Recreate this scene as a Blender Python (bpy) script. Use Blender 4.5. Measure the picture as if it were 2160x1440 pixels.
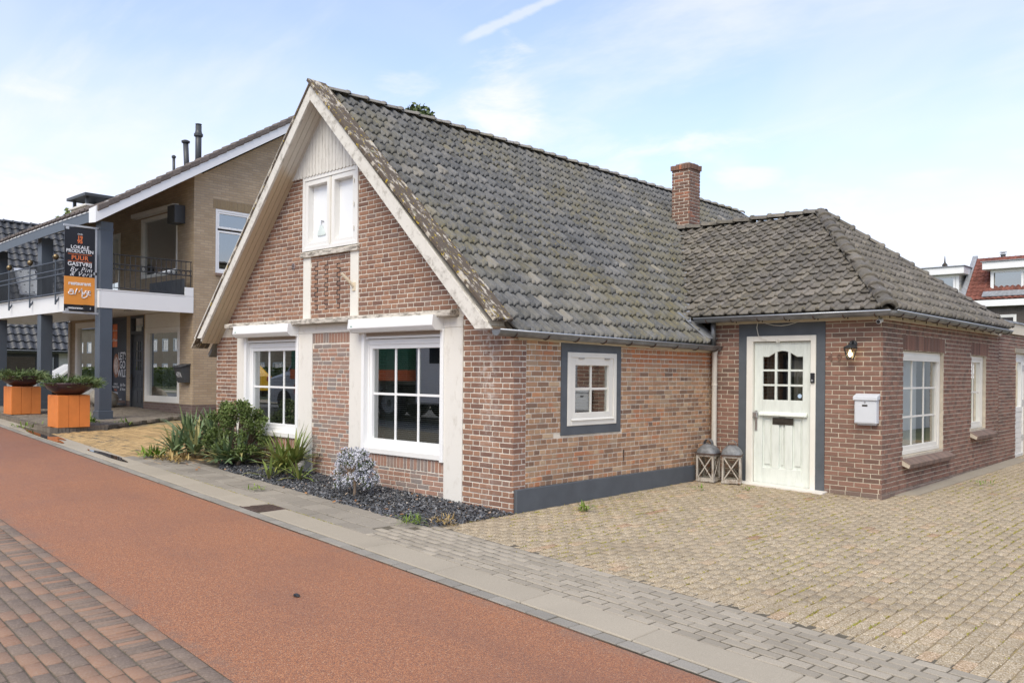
import bpy, math, random
import numpy as np
from mathutils import Vector, Matrix

random.seed(7)
rng = np.random.default_rng(7)
sc = bpy.context.scene
for o in list(bpy.data.objects):
    bpy.data.objects.remove(o)

# ------------------------------------------------------------------ camera
F_PX, YAW, CY, ROLL = 1790.0, 0.7496, 786.0, -0.009
CAM = Vector((6.638, -7.161, 1.62))
cr, sr = math.cos(ROLL), math.sin(ROLL)
_r = Vector((math.cos(YAW), math.sin(YAW), 0)); _f = Vector((-math.sin(YAW), math.cos(YAW), 0)); _d = Vector((0, 0, -1))
_right = _r * cr + _d * sr; _down = -_r * sr + _d * cr
cam = bpy.data.cameras.new('camera'); cam_o = bpy.data.objects.new('camera', cam)
sc.collection.objects.link(cam_o); sc.camera = cam_o
m = Matrix.Identity(4)
for i in range(3):
    m[i][0] = _right[i]; m[i][1] = -_down[i]; m[i][2] = -_f[i]; m[i][3] = CAM[i]
cam_o.matrix_world = m
cam.sensor_width = 36.0; cam.sensor_fit = 'HORIZONTAL'
cam.lens = 36.0 * F_PX / 2160.0
cam.shift_y = (CY - 720.0) / 2160.0
cam.clip_end = 3000.0

# ------------------------------------------------------------------ sky, sun, exposure
SUN_EL, SUN_AZ = 50.0, 160.0     # azimuth of the sun, degrees clockwise from +Y
world = bpy.data.worlds.new('World'); sc.world = world; world.use_nodes = True
def build_world():
    nt = world.node_tree; N = nt.nodes; L = nt.links; N.clear()
    out = N.new('ShaderNodeOutputWorld'); bg = N.new('ShaderNodeBackground'); bg.inputs['Strength'].default_value = 0.145
    sky = N.new('ShaderNodeTexSky'); sky.sky_type = 'NISHITA'; sky.sun_disc = False
    sky.sun_elevation = math.radians(SUN_EL); sky.sun_rotation = math.radians(SUN_AZ)
    sky.air_density = 1.0; sky.dust_density = 0.3; sky.ozone_density = 4.0
    tc = N.new('ShaderNodeTexCoord')
    sep = N.new('ShaderNodeSeparateXYZ'); L.new(tc.outputs['Generated'], sep.inputs[0])
    def math_(op, a, b=None, v=None):
        n = N.new('ShaderNodeMath'); n.operation = op
        for k, x in enumerate((a, b)):
            if x is None: continue
            if isinstance(x, (int, float)): n.inputs[k].default_value = x
            else: L.new(x, n.inputs[k])
        return n.outputs[0]
    zc = math_('MAXIMUM', sep.outputs['Z'], 0.0)
    den = math_('ADD', zc, 0.22)
    px = math_('DIVIDE', sep.outputs['X'], den); py = math_('DIVIDE', sep.outputs['Y'], den)
    comb = N.new('ShaderNodeCombineXYZ'); L.new(px, comb.inputs[0]); L.new(py, comb.inputs[1])
    def noise(scale, detail, rough, dist, off, sx=1, sy=1, rot=0.0, src=None):
        mp = N.new('ShaderNodeMapping'); mp.inputs['Location'].default_value = off; mp.inputs['Scale'].default_value = (sx, sy, 1)
        mp.inputs['Rotation'].default_value = (0, 0, rot)
        L.new(src or comb.outputs[0], mp.inputs[0])
        n = N.new('ShaderNodeTexNoise'); n.inputs['Scale'].default_value = scale; n.inputs['Detail'].default_value = detail
        n.inputs['Roughness'].default_value = rough; n.inputs['Distortion'].default_value = dist
        L.new(mp.outputs[0], n.inputs['Vector']); return n.outputs['Fac']
    def ramp(x, lo, hi):
        n = N.new('ShaderNodeMapRange'); n.interpolation_type = 'SMOOTHSTEP'
        n.inputs['From Min'].default_value = lo; n.inputs['From Max'].default_value = hi
        L.new(x, n.inputs['Value']); return n.outputs['Result']
    # thin veil of cirrus, streaky wisps and a few small fair-weather clouds low down
    veil = ramp(noise(0.55, 5, 0.55, 0.5, (3.1, 1.2, 0)), 0.34, 0.66)
    wisp = ramp(noise(1.1, 9, 0.62, 0.35, (0.4, 2.2, 0), 0.42, 1.6, 0.9), 0.50, 0.74)
    low = math_('SUBTRACT', 1.0, ramp(zc, 0.10, 0.30))
    comb2 = N.new('ShaderNodeCombineXYZ'); L.new(sep.outputs['X'], comb2.inputs[0]); L.new(sep.outputs['Y'], comb2.inputs[1]); L.new(math_('MULTIPLY', sep.outputs['Z'], 2.6), comb2.inputs[2])
    cum = math_('MULTIPLY', ramp(noise(5.5, 7, 0.58, 0.2, (1.7, 0.4, 2.3), src=comb2.outputs[0]), 0.53, 0.68), low)
    haze = math_('POWER', math_('SUBTRACT', 1.0, zc), 3.5)
    a = math_('MULTIPLY', veil, 0.62)
    b = math_('MULTIPLY', wisp, 0.6)
    c = math_('MULTIPLY', cum, 0.9)
    d = math_('MULTIPLY', haze, 0.85)
    def screen(p, q):
        return math_('SUBTRACT', 1.0, math_('MULTIPLY', math_('SUBTRACT', 1.0, p), math_('SUBTRACT', 1.0, q)))
    fac = screen(screen(a, b), c)
    # individual clouds and the contrail, each at its own bearing in the sky
    def bearing(x, y): return (_right * ((x - 1080) / F_PX) + _down * ((y - CY) / F_PX) + _f).normalized()
    def vdot(v):
        n = N.new('ShaderNodeVectorMath'); n.operation = 'DOT_PRODUCT'; L.new(tc.outputs['Generated'], n.inputs[0]); n.inputs[1].default_value = tuple(v); return n.outputs['Value']
    puff = noise(9.0, 7, 0.62, 0.3, (4.2, 0.3, 1.1), src=comb2.outputs[0])
    for (x, y, rx, ry, amp) in ((40, 440, 190, 75, 1.0), (75, 186, 60, 20, .55), (1485, 303, 140, 30, .75), (1300, 360, 80, 24, .65), (1575, 378, 70, 22, .55), (1950, 374, 80, 18, .45), (1062, 200, 75, 150, .8), (862, 178, 60, 26, .45), (1700, 480, 160, 34, .55), (1150, 300, 160, 40, .4)):
        d_ = bearing(x, y); h_ = Vector((0, 0, 1)).cross(d_).normalized(); v_ = d_.cross(h_); k_ = F_PX / d_.dot(_f) if False else F_PX
        q = math_('ADD', math_('POWER', math_('ABSOLUTE', math_('MULTIPLY', vdot(h_), k_ / rx)), 2.0), math_('POWER', math_('ABSOLUTE', math_('MULTIPLY', vdot(v_), k_ / ry)), 2.0))
        q = math_('ADD', q, math_('MULTIPLY', math_('SUBTRACT', 0.5, puff), 6.5)); front = math_('GREATER_THAN', vdot(d_), 0.0)
        fac = screen(fac, math_('MULTIPLY', math_('MULTIPLY', math_('SUBTRACT', 1.0, ramp(q, -0.9, 1.3)), front), amp))
    a_, b_ = bearing(970, 88), bearing(1190, -12); nrm = a_.cross(b_).normalized(); mid = (a_ + b_).normalized(); tg = (b_ - a_).normalized()
    ln_ = math_('ADD', math_('ABSOLUTE', vdot(nrm)), math_('MULTIPLY', math_('SUBTRACT', puff, 0.5), 0.018)); al = math_('ABSOLUTE', vdot(tg))
    trail = math_('MULTIPLY', math_('MULTIPLY', math_('SUBTRACT', 1.0, ramp(ln_, 0.0, 0.0055)), math_('SUBTRACT', 1.0, ramp(al, 0.045, 0.068))), math_('GREATER_THAN', vdot(mid), 0.0))
    fac = screen(fac, math_('MULTIPLY', trail, 0.42))
    mix = N.new('ShaderNodeMix'); mix.data_type = 'RGBA'
    L.new(math_('MAXIMUM', d, 0.2), mix.inputs['Factor']); L.new(sky.outputs[0], mix.inputs['A'])
    mix.inputs['B'].default_value = (2.45, 2.9, 3.55, 1)          # pale haze towards the horizon
    mixc = N.new('ShaderNodeMix'); mixc.data_type = 'RGBA'; L.new(fac, mixc.inputs['Factor']); L.new(mix.outputs['Result'], mixc.inputs['A'])
    mixc.inputs['B'].default_value = (3.05, 3.5, 3.95, 1)         # sunlit cloud
    gain = N.new('ShaderNodeVectorMath'); gain.operation = 'MULTIPLY'; gain.inputs[1].default_value = (1.15, 0.985, 0.93)
    L.new(mixc.outputs['Result'], gain.inputs[0])
    L.new(gain.outputs[0], bg.inputs['Color']); L.new(bg.outputs[0], out.inputs[0])
build_world()
sun = bpy.data.lights.new('sun', 'SUN'); sun.energy = 1.5; sun.angle = math.radians(38); sun.color = (1.0, 0.925, 0.77)
sun_o = bpy.data.objects.new('sun', sun); sc.collection.objects.link(sun_o)
_az, _el = math.radians(SUN_AZ), math.radians(SUN_EL)
_sd = Vector((math.sin(_az) * math.cos(_el), math.cos(_az) * math.cos(_el), math.sin(_el)))
sun_o.rotation_euler = (-_sd).to_track_quat('-Z', 'Y').to_euler(); sun_o.location = (4, -10, 30)
vs = sc.view_settings
vs.view_transform = 'Standard'; vs.look = 'None'; vs.gamma = 1.0; vs.use_curve_mapping = False
vs.exposure = 1.10
try:
    sc.cycles.use_denoising = True
    sc.cycles.max_bounces = 8; sc.cycles.transparent_max_bounces = 12
except Exception:
    pass

# ------------------------------------------------------------------ helpers
COL = sc.collection
def gz(x, y):
    """ground height: the street climbs gently to the left"""
    if x > -18: z = -0.028 * x
    elif x > -24: z = 0.504 - (-18 - x) / 6 * 0.154
    else: z = 0.35
    if x > 9: z = -0.252
    return z + 0.01 * max(-12, min(14, y))

def wloc(o):
    v = Vector((0, 0, 0))
    while o is not None:
        v += o.location; o = o.parent
    return v

def tag(o, label=None, cat=None, group=None, kind=None):
    if label: o['label'] = label
    if cat: o['category'] = cat
    if group: o['group'] = group
    if kind: o['kind'] = kind
    return o

def thing(name, label, cat, loc=(0, 0, 0), group=None):
    o = bpy.data.objects.new(name, None); o.empty_display_size = 0.2; COL.objects.link(o); o.location = loc
    return tag(o, label, cat, group)

class MB:
    def __init__(s): s.v = []; s.f = []; s.m = []
    def add(s, vs_, fs, mi=0):
        b = len(s.v); s.v.extend(vs_)
        for f in fs: s.f.append(tuple(i + b for i in f)); s.m.append(mi)
        return s
    def box(s, x0, x1, y0, y1, z0, z1, mi=0, j=0.0):
        p = [(x, y, z) for z in (z0, z1) for x, y in ((x0, y0), (x1, y0), (x1, y1), (x0, y1))]
        if j: p = [tuple(c + random.uniform(-j, j) for c in q) for q in p]
        return s.add(p, [(3, 2, 1, 0), (4, 5, 6, 7), (0, 1, 5, 4), (1, 2, 6, 5), (2, 3, 7, 6), (3, 0, 4, 7)], mi)
    def prism(s, loop, off, mi=0):
        n = len(loop); loop = [Vector(p) for p in loop]; off = Vector(off)
        nv = Vector((0, 0, 0))
        for i in range(n):
            a, b = loop[i], loop[(i + 1) % n]
            nv += Vector(((a.y - b.y) * (a.z + b.z), (a.z - b.z) * (a.x + b.x), (a.x - b.x) * (a.y + b.y)))
        if nv.dot(off) > 0: loop.reverse()
        p = [tuple(q) for q in loop] + [tuple(q + off) for q in loop]
        fs = [tuple(range(n)), tuple(range(2 * n - 1, n - 1, -1))]
        for i in range(n):
            k = (i + 1) % n; fs.append((i, i + n, k + n, k))
        return s.add(p, fs, mi)
    def quad(s, a, b, c, d, mi=0): return s.add([tuple(a), tuple(b), tuple(c), tuple(d)], [(0, 1, 2, 3)], mi)
    def tube(s, pts, r, n=8, mi=0, caps=True):
        pts = [Vector(p) for p in pts]; rr = r if isinstance(r, (list, tuple)) else [r] * len(pts)
        vs_, fs = [], []; up = None
        for i, p in enumerate(pts):
            t = (pts[min(i + 1, len(pts) - 1)] - pts[max(i - 1, 0)]).normalized()
            if up is None: up = Vector((0, 0, 1)) if abs(t.z) < 0.9 else Vector((1, 0, 0))
            a = t.cross(up)
            if a.length < 1e-5: a = t.orthogonal()
            a.normalize(); b = a.cross(t).normalized(); up = b
            for k in range(n):
                w = 2 * math.pi * k / n; vs_.append(tuple(p + (a * math.cos(w) + b * math.sin(w)) * rr[i]))
        for i in range(len(pts) - 1):
            for k in range(n):
                k2 = (k + 1) % n; fs.append((i * n + k, (i + 1) * n + k, (i + 1) * n + k2, i * n + k2))
        if caps:
            fs.append(tuple(range(n))); fs.append(tuple(range(len(pts) * n - 1, (len(pts) - 1) * n - 1, -1)))
        return s.add(vs_, fs, mi)
    def lathe(s, c, prof, n=16, mi=0, sx=1.0, sy=1.0):
        vs_, fs = [], []
        for r, z in prof:
            for k in range(n):
                w = 2 * math.pi * k / n; vs_.append((c[0] + r * math.cos(w) * sx, c[1] + r * math.sin(w) * sy, c[2] + z))
        for i in range(len(prof) - 1):
            for k in range(n):
                k2 = (k + 1) % n; fs.append((i * n + k, i * n + k2, (i + 1) * n + k2, (i + 1) * n + k))
        fs.append(tuple(range(n - 1, -1, -1))); fs.append(tuple(range((len(prof) - 1) * n, len(prof) * n)))
        return s.add(vs_, fs, mi)
    def build(s, name, mat, parent=None, smooth=False, bevel=0.0, kind=None, seg=1):
        off = wloc(parent) if parent is not None else Vector((0, 0, 0))
        me = bpy.data.meshes.new(name)
        a = np.array(s.v, dtype=float) - np.array(off)
        me.from_pydata(a.tolist(), [], s.f)
        for mm in (mat if isinstance(mat, (list, tuple)) else [mat]): me.materials.append(mm)
        if max(s.m, default=0): me.polygons.foreach_set('material_index', s.m)
        if smooth: me.polygons.foreach_set('use_smooth', [True] * len(me.polygons))
        me.update()
        o = bpy.data.objects.new(name, me); COL.objects.link(o); o.parent = parent
        if bevel:
            b = o.modifiers.new('b', 'BEVEL'); b.width = bevel; b.segments = seg; b.limit_method = 'ANGLE'; b.angle_limit = math.radians(40)
        if kind: o['kind'] = kind
        return o

def raw_mesh(name, verts, faces_flat, nper, mat, smooth=False):
    """fast mesh from numpy arrays with faces of equal size nper"""
    me = bpy.data.meshes.new(name); nf = len(faces_flat) // nper
    me.vertices.add(len(verts)); me.vertices.foreach_set('co', np.asarray(verts, dtype=np.float32).ravel())
    me.loops.add(len(faces_flat)); me.loops.foreach_set('vertex_index', np.asarray(faces_flat, dtype=np.int32))
    me.polygons.add(nf); me.polygons.foreach_set('loop_start', np.arange(0, nf * nper, nper, dtype=np.int32))
    if smooth: me.polygons.foreach_set('use_smooth', [True] * nf)
    me.update(calc_edges=True); me.validate(); me.materials.append(mat)
    return me

def link(name, me, parent, kind=None):
    o = bpy.data.objects.new(name, me); COL.objects.link(o); o.parent = parent
    if kind: o['kind'] = kind
    return o

def copy_tree(o, parent=None):
    c = o.copy(); COL.objects.link(c); c.parent = parent
    for ch in list(o.children): copy_tree(ch, c)
    return c

def text(body, size, mtx, mat, parent, name='lettering', bold=0.0, shear=0.0, spacing=1.0, align='CENTER', extrude=0.001, sx=1.0):
    cu = bpy.data.curves.new(name, 'FONT'); cu.body = body; cu.size = size; cu.align_x = align; cu.align_y = 'CENTER'
    cu.offset = bold; cu.shear = shear; cu.space_character = spacing; cu.extrude = extrude; cu.resolution_u = 3
    t = bpy.data.objects.new('tmp', cu); COL.objects.link(t)
    dg = bpy.context.evaluated_depsgraph_get(); dg.update()
    me = bpy.data.meshes.new_from_object(t.evaluated_get(dg)); bpy.data.objects.remove(t); bpy.data.curves.remove(cu)
    mm = Matrix.Translation(-wloc(parent)) @ mtx @ Matrix.Diagonal((sx, 1, 1, 1)); me.transform(mm)
    me.materials.clear(); me.materials.append(mat); me.name = name
    return link(name, me, parent)
def frame_m(o, u, v):
    """matrix with local x along u, local y along v, origin o"""
    u = Vector(u).normalized(); v = Vector(v).normalized(); n = u.cross(v)
    mt = Matrix.Identity(4)
    for i in range(3): mt[i][0] = u[i]; mt[i][1] = v[i]; mt[i][2] = n[i]; mt[i][3] = o[i]
    return mt

# ------------------------------------------------------------------ materials
MATS = {}
class NB:
    """small node-graph builder"""
    def __init__(s, name):
        s.mat = bpy.data.materials.new(name); s.mat.use_nodes = True; s.nt = s.mat.node_tree; s.N = s.nt.nodes; s.L = s.nt.links; s.N.clear()
        s.out = s.N.new('ShaderNodeOutputMaterial'); s.b = s.N.new('ShaderNodeBsdfPrincipled'); s.L.new(s.b.outputs[0], s.out.inputs[0])
        s.geo = s.N.new('ShaderNodeNewGeometry'); s.pos = s.geo.outputs['Position']; MATS[name] = s.mat
    def set(s, sock, v):
        if isinstance(v, bpy.types.NodeSocket): s.L.new(v, sock)
        elif isinstance(v, (tuple, list)) and len(v) == 3 and sock.type == 'RGBA': sock.default_value = (*v, 1)
        else: sock.default_value = v
    def math(s, op, a, b=0.0, c=None, clamp=False):
        n = s.N.new('ShaderNodeMath'); n.operation = op; n.use_clamp = clamp; s.set(n.inputs[0], a); s.set(n.inputs[1], b)
        if c is not None: s.set(n.inputs[2], c)
        return n.outputs[0]
    def mapping(s, scale=(1, 1, 1), rot=(0, 0, 0), loc=(0, 0, 0), src=None):
        n = s.N.new('ShaderNodeMapping'); n.inputs['Scale'].default_value = scale; n.inputs['Rotation'].default_value = rot; n.inputs['Location'].default_value = loc
        s.L.new(src or s.pos, n.inputs[0]); return n.outputs[0]
    def noise(s, scale, detail=3, rough=0.55, src=None, dist=0.0, col=False):
        n = s.N.new('ShaderNodeTexNoise'); n.inputs['Scale'].default_value = scale; n.inputs['Detail'].default_value = detail
        n.inputs['Roughness'].default_value = rough; n.inputs['Distortion'].default_value = dist
        s.L.new(src or s.pos, n.inputs['Vector']); return n.outputs['Color' if col else 'Fac']
    def voro(s, scale, src=None, feature='F1', out='Distance', rand=1.0):
        n = s.N.new('ShaderNodeTexVoronoi'); n.feature = feature; n.inputs['Scale'].default_value = scale; n.inputs['Randomness'].default_value = rand
        s.L.new(src or s.pos, n.inputs['Vector']); return n.outputs[out]
    def rng(s, x, lo, hi, a=0.0, b=1.0, smooth=True):
        n = s.N.new('ShaderNodeMapRange'); n.interpolation_type = 'SMOOTHSTEP' if smooth else 'LINEAR'
        s.set(n.inputs['Value'], x); s.set(n.inputs['From Min'], lo); s.set(n.inputs['From Max'], hi); s.set(n.inputs['To Min'], a); s.set(n.inputs['To Max'], b)
        return n.outputs['Result']
    def ramp(s, x, stops, const=False):
        n = s.N.new('ShaderNodeValToRGB'); e = n.color_ramp.elements
        if const: n.color_ramp.interpolation = 'CONSTANT'
        while len(e) < len(stops): e.new(0.5)
        for el, (p, c) in zip(e, stops): el.position = p; el.color = (*c, 1)
        s.set(n.inputs[0], x); return n.outputs[0]
    def mix(s, fac, a, b, mode='MIX'):
        n = s.N.new('ShaderNodeMix'); n.data_type = 'RGBA'; n.blend_type = mode; n.clamp_factor = True
        s.set(n.inputs['Factor'], fac); s.set(n.inputs['A'], a); s.set(n.inputs['B'], b); return n.outputs['Result']
    def rnd(s):
        oi = s.N.new('ShaderNodeObjectInfo'); return s.math('FRACT', s.math('ADD', oi.outputs['Random'], s.geo.outputs['Random Per Island']))
    def rnd2(s):
        return s.math('FRACT', s.math('MULTIPLY', s.rnd(), 37.31))
    def sep(s, v=None):
        n = s.N.new('ShaderNodeSeparateXYZ'); s.L.new(v or s.pos, n.inputs[0]); return n.outputs
    def bump(s, h, strength=0.3, dist=0.01):
        n = s.N.new('ShaderNodeBump'); n.inputs['Strength'].default_value = strength; n.inputs['Distance'].default_value = dist
        s.L.new(h, n.inputs['Height']); s.L.new(n.outputs[0], s.b.inputs['Normal']); return s
    def done(s, color, rough=0.8, metal=0.0, spec=0.5, **kw):
        s.set(s.b.inputs['Base Color'], color); s.set(s.b.inputs['Roughness'], rough); s.set(s.b.inputs['Metallic'], metal); s.set(s.b.inputs['Specular IOR Level'], spec)
        for k, v in kw.items(): s.set(s.b.inputs[k.replace('_', ' ')], v)
        return s.mat

def plain(name, c, rough=0.6, var=0.12, scale=6.0, metal=0.0, spec=0.4, bump=0.0, bscale=60.0, rand=0.0):
    s = NB(name); n = s.noise(scale, 4, 0.6)
    lo = tuple(x * (1 - var) for x in c); hi = tuple(min(1, x * (1 + var)) for x in c)
    col = s.ramp(n, [(0.3, lo), (0.7, hi)])
    if rand: col = s.mix(1.0, col, s.ramp(s.rnd(), [(0, (1 - rand,) * 3), (1, (1 + rand,) * 3)]), 'MULTIPLY')
    if bump: s.bump(s.noise(bscale, 4, 0.6), bump, 0.004)
    return s.done(col, rough, metal, spec)

def brick_mat(name, stops, dirt=(0.10, 0.085, 0.07), dirt_amt=0.35, orange=None, white=None):
    s = NB(name); r = s.rnd(); r2 = s.rnd2()
    col = s.ramp(r, stops)
    col = s.mix(s.rng(r2, 0.0, 1.0, 0.0, 0.12), col, (0.36, 0.25, 0.19))
    n1 = s.noise(38, 5, 0.65); col = s.mix(s.rng(n1, 0.45, 0.75, 0, 0.45), col, s.mix(0.5, col, dirt))
    n2 = s.noise(1.3, 4, 0.6); col = s.mix(s.rng(n2, 0.5, 0.8, 0, dirt_amt), col, dirt)
    n4 = s.noise(160, 2, 0.5); col = s.mix(s.rng(n4, 0.62, 0.75, 0, 0.4), col, (0.48, 0.42, 0.36))
    if orange is not None:       # warmer, younger bricks within a patch of the wall
        col = s.mix(orange(s), col, s.ramp(r2, [(0, (0.50, 0.20, 0.09)), (0.5, (0.42, 0.17, 0.085)), (1, (0.40, 0.24, 0.15))]))
    if white is not None: col = s.mix(white(s), col, (0.62, 0.57, 0.52))
    h = s.noise(55, 5, 0.7); s.bump(h, 0.55, 0.006)
    return s.done(col, 0.88, 0, 0.25)
# red-brown facade bricks with a lime run below the gutter end
def _white(s):
    x, y, z = s.sep()
    w = s.rng(s.math('ABSOLUTE', s.math('ADD', x, s.math('ADD', 0.37, s.math('MULTIPLY', s.noise(5, 3), 0.06)))), 0.02, 0.22, 1, 0)
    hgt = s.math('MULTIPLY', s.rng(z, 0.5, 1.9, 0.25, 1.0), s.rng(y, 0.0, 0.08, 1, 0))
    return s.math('MULTIPLY', s.math('MULTIPLY', w, hgt), s.rng(s.noise(13, 4, 0.7), 0.42, 0.66, 0.0, 0.72))
def _orange(s):
    x, y, z = s.sep()
    a = s.math('MULTIPLY', s.rng(y, 2.0, 2.4, 0, 1), s.rng(z, 1.66, 1.82, 0, 1))
    b = s.math('MULTIPLY', s.rng(s.noise(2.6, 2, 0.5), 0.5, 0.62), s.rng(s.rnd(), 0.45, 0.6))
    return s.math('MULTIPLY', s.math('MAXIMUM', s.math('MULTIPLY', a, 0.92), s.math('MULTIPLY', b, 0.75)), s.rng(x, -0.03, -0.005))
M_FAC = brick_mat('facade_brick', [(0.0, (0.195, 0.108, 0.08)), (0.3, (0.25, 0.135, 0.092)), (0.6, (0.31, 0.166, 0.107)), (0.85, (0.355, 0.193, 0.122)), (1.0, (0.24, 0.155, 0.123))], dirt_amt=0.25, white=_white)
M_PAN = brick_mat('panel_brick', [(0.0, (0.37, 0.20, 0.14)), (0.35, (0.34, 0.205, 0.155)), (0.55, (0.39, 0.22, 0.16)), (0.75, (0.30, 0.215, 0.18)), (1.0, (0.25, 0.22, 0.205))], dirt_amt=0.15)
M_SIDE = brick_mat('side_brick', [(0.0, (0.20, 0.125, 0.088)), (0.2, (0.31, 0.178, 0.105)), (0.45, (0.43, 0.245, 0.138)), (0.65, (0.39, 0.265, 0.165)), (0.82, (0.52, 0.29, 0.155)), (0.92, (0.53, 0.38, 0.24)), (1.0, (0.29, 0.195, 0.135))], dirt_amt=0.4, orange=_orange)
M_ANX = brick_mat('annex_brick', [(0.0, (0.15, 0.09, 0.07)), (0.3, (0.205, 0.113, 0.084)), (0.65, (0.25, 0.135, 0.098)), (0.9, (0.285, 0.155, 0.113)), (1.0, (0.175, 0.11, 0.087))], dirt_amt=0.4)
M_CHIM = brick_mat('chimney_brick', [(0.0, (0.165, 0.092, 0.068)), (0.5, (0.205, 0.115, 0.083)), (0.85, (0.24, 0.128, 0.088)), (1.0, (0.42, 0.16, 0.09))], dirt_amt=0.55)
M_PLI = brick_mat('plinth_brick', [(0.0, (0.17, 0.125, 0.105)), (0.5, (0.225, 0.16, 0.13)), (1.0, (0.26, 0.18, 0.145))], dirt_amt=0.6)
def mortar(name, c):
    s = NB(name); n = s.noise(9, 5, 0.65); col = s.ramp(n, [(0.25, tuple(x * 0.72 for x in c)), (0.55, c), (0.8, tuple(min(1, x * 1.12) for x in c))])
    col = s.mix(s.rng(s.noise(1.1, 4), 0.5, 0.75, 0, 0.45), col, tuple(x * 0.62 for x in c)); s.bump(s.noise(120, 3), 0.5, 0.004); return s.done(col, 0.95, 0, 0.1)
M_MORT = mortar('mortar', (0.74, 0.68, 0.585)); M_MORT2 = mortar('annex_mortar', (0.60, 0.53, 0.42)); M_MORT3 = mortar('side_mortar', (0.71, 0.64, 0.53))
# roof tiles: slate-grey concrete, pale worn ones, olive and yellow lichen
def tile_mat(name, stops, lich=0.55, warm=(0.33, 0.28, 0.22)):
    s = NB(name); r = s.rnd(); col = s.ramp(r, stops)
    n = s.noise(24, 5, 0.65); col = s.mix(s.rng(n, 0.4, 0.75, 0, 0.5), col, s.mix(0.6, col, (0.30, 0.285, 0.26)))
    nb = s.noise(0.55, 3, 0.5); nf = s.noise(7, 5, 0.7)
    lm = s.math('MULTIPLY', s.rng(nb, 0.40, 0.62), s.rng(nf, 0.45, 0.64)); col = s.mix(s.math('MULTIPLY', lm, lich), col, (0.185, 0.155, 0.065)); yc = s.sep(); band = s.math('MULTIPLY', s.rng(s.noise(0.28, 2, 0.5), 0.42, 0.58), s.rng(s.noise(2.4, 5, 0.7), 0.35, 0.65)); col = s.mix(s.math('MULTIPLY', band, 0.85 * lich), col, (0.175, 0.15, 0.075)); strk = s.noise(6, 5, 0.7, src=s.mapping((0.5, 2.4, 0.5))); col = s.mix(s.rng(strk, 0.50, 0.75, 0, 0.4), col, (0.26, 0.255, 0.24)); col = s.mix(s.rng(strk, 0.5, 0.3, 0, 0.65), col, (0.05, 0.049, 0.046))
    ns = s.noise(42, 3, 0.6); col = s.mix(s.math('MULTIPLY', s.rng(ns, 0.66, 0.72), s.math('MULTIPLY', s.rng(nb, 0.38, 0.55), 0.75)), col, (0.42, 0.33, 0.05))
    nw = s.noise(30, 3, 0.6, src=s.mapping(loc=(5, 3, 1))); col = s.mix(s.rng(nw, 0.68, 0.74, 0, 0.5), col, (0.52, 0.51, 0.48))
    s.bump(s.noise(90, 4, 0.7), 0.5, 0.004)
    return s.done(col, 0.78, 0, 0.35)
M_TILE = tile_mat('roof_tile', [(0.0, (0.078, 0.081, 0.084)), (0.3, (0.103, 0.105, 0.107)), (0.7, (0.128, 0.129, 0.128)), (0.95, (0.155, 0.151, 0.144)), (0.985, (0.21, 0.197, 0.175)), (1.0, (0.26, 0.24, 0.205))])
M_TILE2 = tile_mat('annex_tile', [(0.0, (0.096, 0.085, 0.073)), (0.4, (0.128, 0.112, 0.094)), (0.8, (0.16, 0.14, 0.116)), (1.0, (0.215, 0.188, 0.155))], lich=0.2)
M_RIDGE = tile_mat('ridge_tile', [(0.0, (0.20, 0.185, 0.165)), (1.0, (0.29, 0.27, 0.24))], lich=0.7)
M_DTILE = plain('dark_glazed_tile', (0.06, 0.062, 0.066), 0.38, 0.2, 9, rand=0.2)
M_RTILE = plain('red_tile', (0.165, 0.058, 0.04), 0.75, 0.3, 9, rand=0.25)
M_BTILE = plain('brown_verge_tile', (0.155, 0.13, 0.115), 0.85, 0.25, 20, bump=0.3, rand=0.15)
# painted wood, plaster
def weathered(name, c, dirt=(0.30, 0.27, 0.22), amt=0.5, lo=0.5, hi=0.72, stretch=(6, 6, 1.2)):
    s = NB(name); n = s.noise(5, 6, 0.7, src=s.mapping(stretch)); n2 = s.noise(2.2, 5, 0.65)
    col = s.mix(s.math('MULTIPLY', s.rng(n, lo, hi), amt), c, dirt); col = s.mix(s.rng(n2, 0.5, 0.8, 0, amt * 0.4), col, dirt)
    s.bump(n, 0.25, 0.004); return s.done(col, 0.7, 0, 0.3)
M_WHITE = plain('white_paint', (0.80, 0.79, 0.755), 0.42, 0.025, 3); M_PVC = plain('white_upvc', (0.84, 0.84, 0.83), 0.3, 0.012, 3)
M_CREAM = plain('cream_paint', (0.70, 0.61, 0.46), 0.5, 0.06, 5); M_FRAMEW = plain('cream_white_paint', (0.78, 0.75, 0.67), 0.45, 0.03, 4)
M_PLAST = weathered('white_plaster', (0.74, 0.71, 0.65), (0.42, 0.38, 0.31), 0.55, 0.52, 0.8, (1.6, 1.6, 0.8))
M_LEDGE = weathered('weathered_ledge', (0.66, 0.61, 0.53), (0.15, 0.13, 0.105), 0.85, 0.44, 0.62, (1.2, 5, 5))
M_BARGE = weathered('weathered_bargeboard', (0.70, 0.67, 0.605), (0.30, 0.27, 0.225), 0.75, 0.47, 0.7, (1.5, 6, 1.5))
M_CLAD = weathered('flaking_white_cladding', (0.72, 0.695, 0.64), (0.40, 0.37, 0.32), 0.7, 0.5, 0.68, (9, 9, 0.9))
def _soff():
    s = NB('soffit_paint'); z = s.sep()[2]; n = s.noise(3, 4)
    f = s.rng(s.math('ADD', z, s.math('MULTIPLY', n, 0.5)), 4.75, 4.95); col = s.mix(f, (0.56, 0.455, 0.31), (0.62, 0.58, 0.51))
    col = s.mix(s.rng(s.noise(14, 4), 0.5, 0.8, 0, 0.25), col, (0.40, 0.33, 0.24)); return s.done(col, 0.6)
M_SOFF = _soff()
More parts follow.
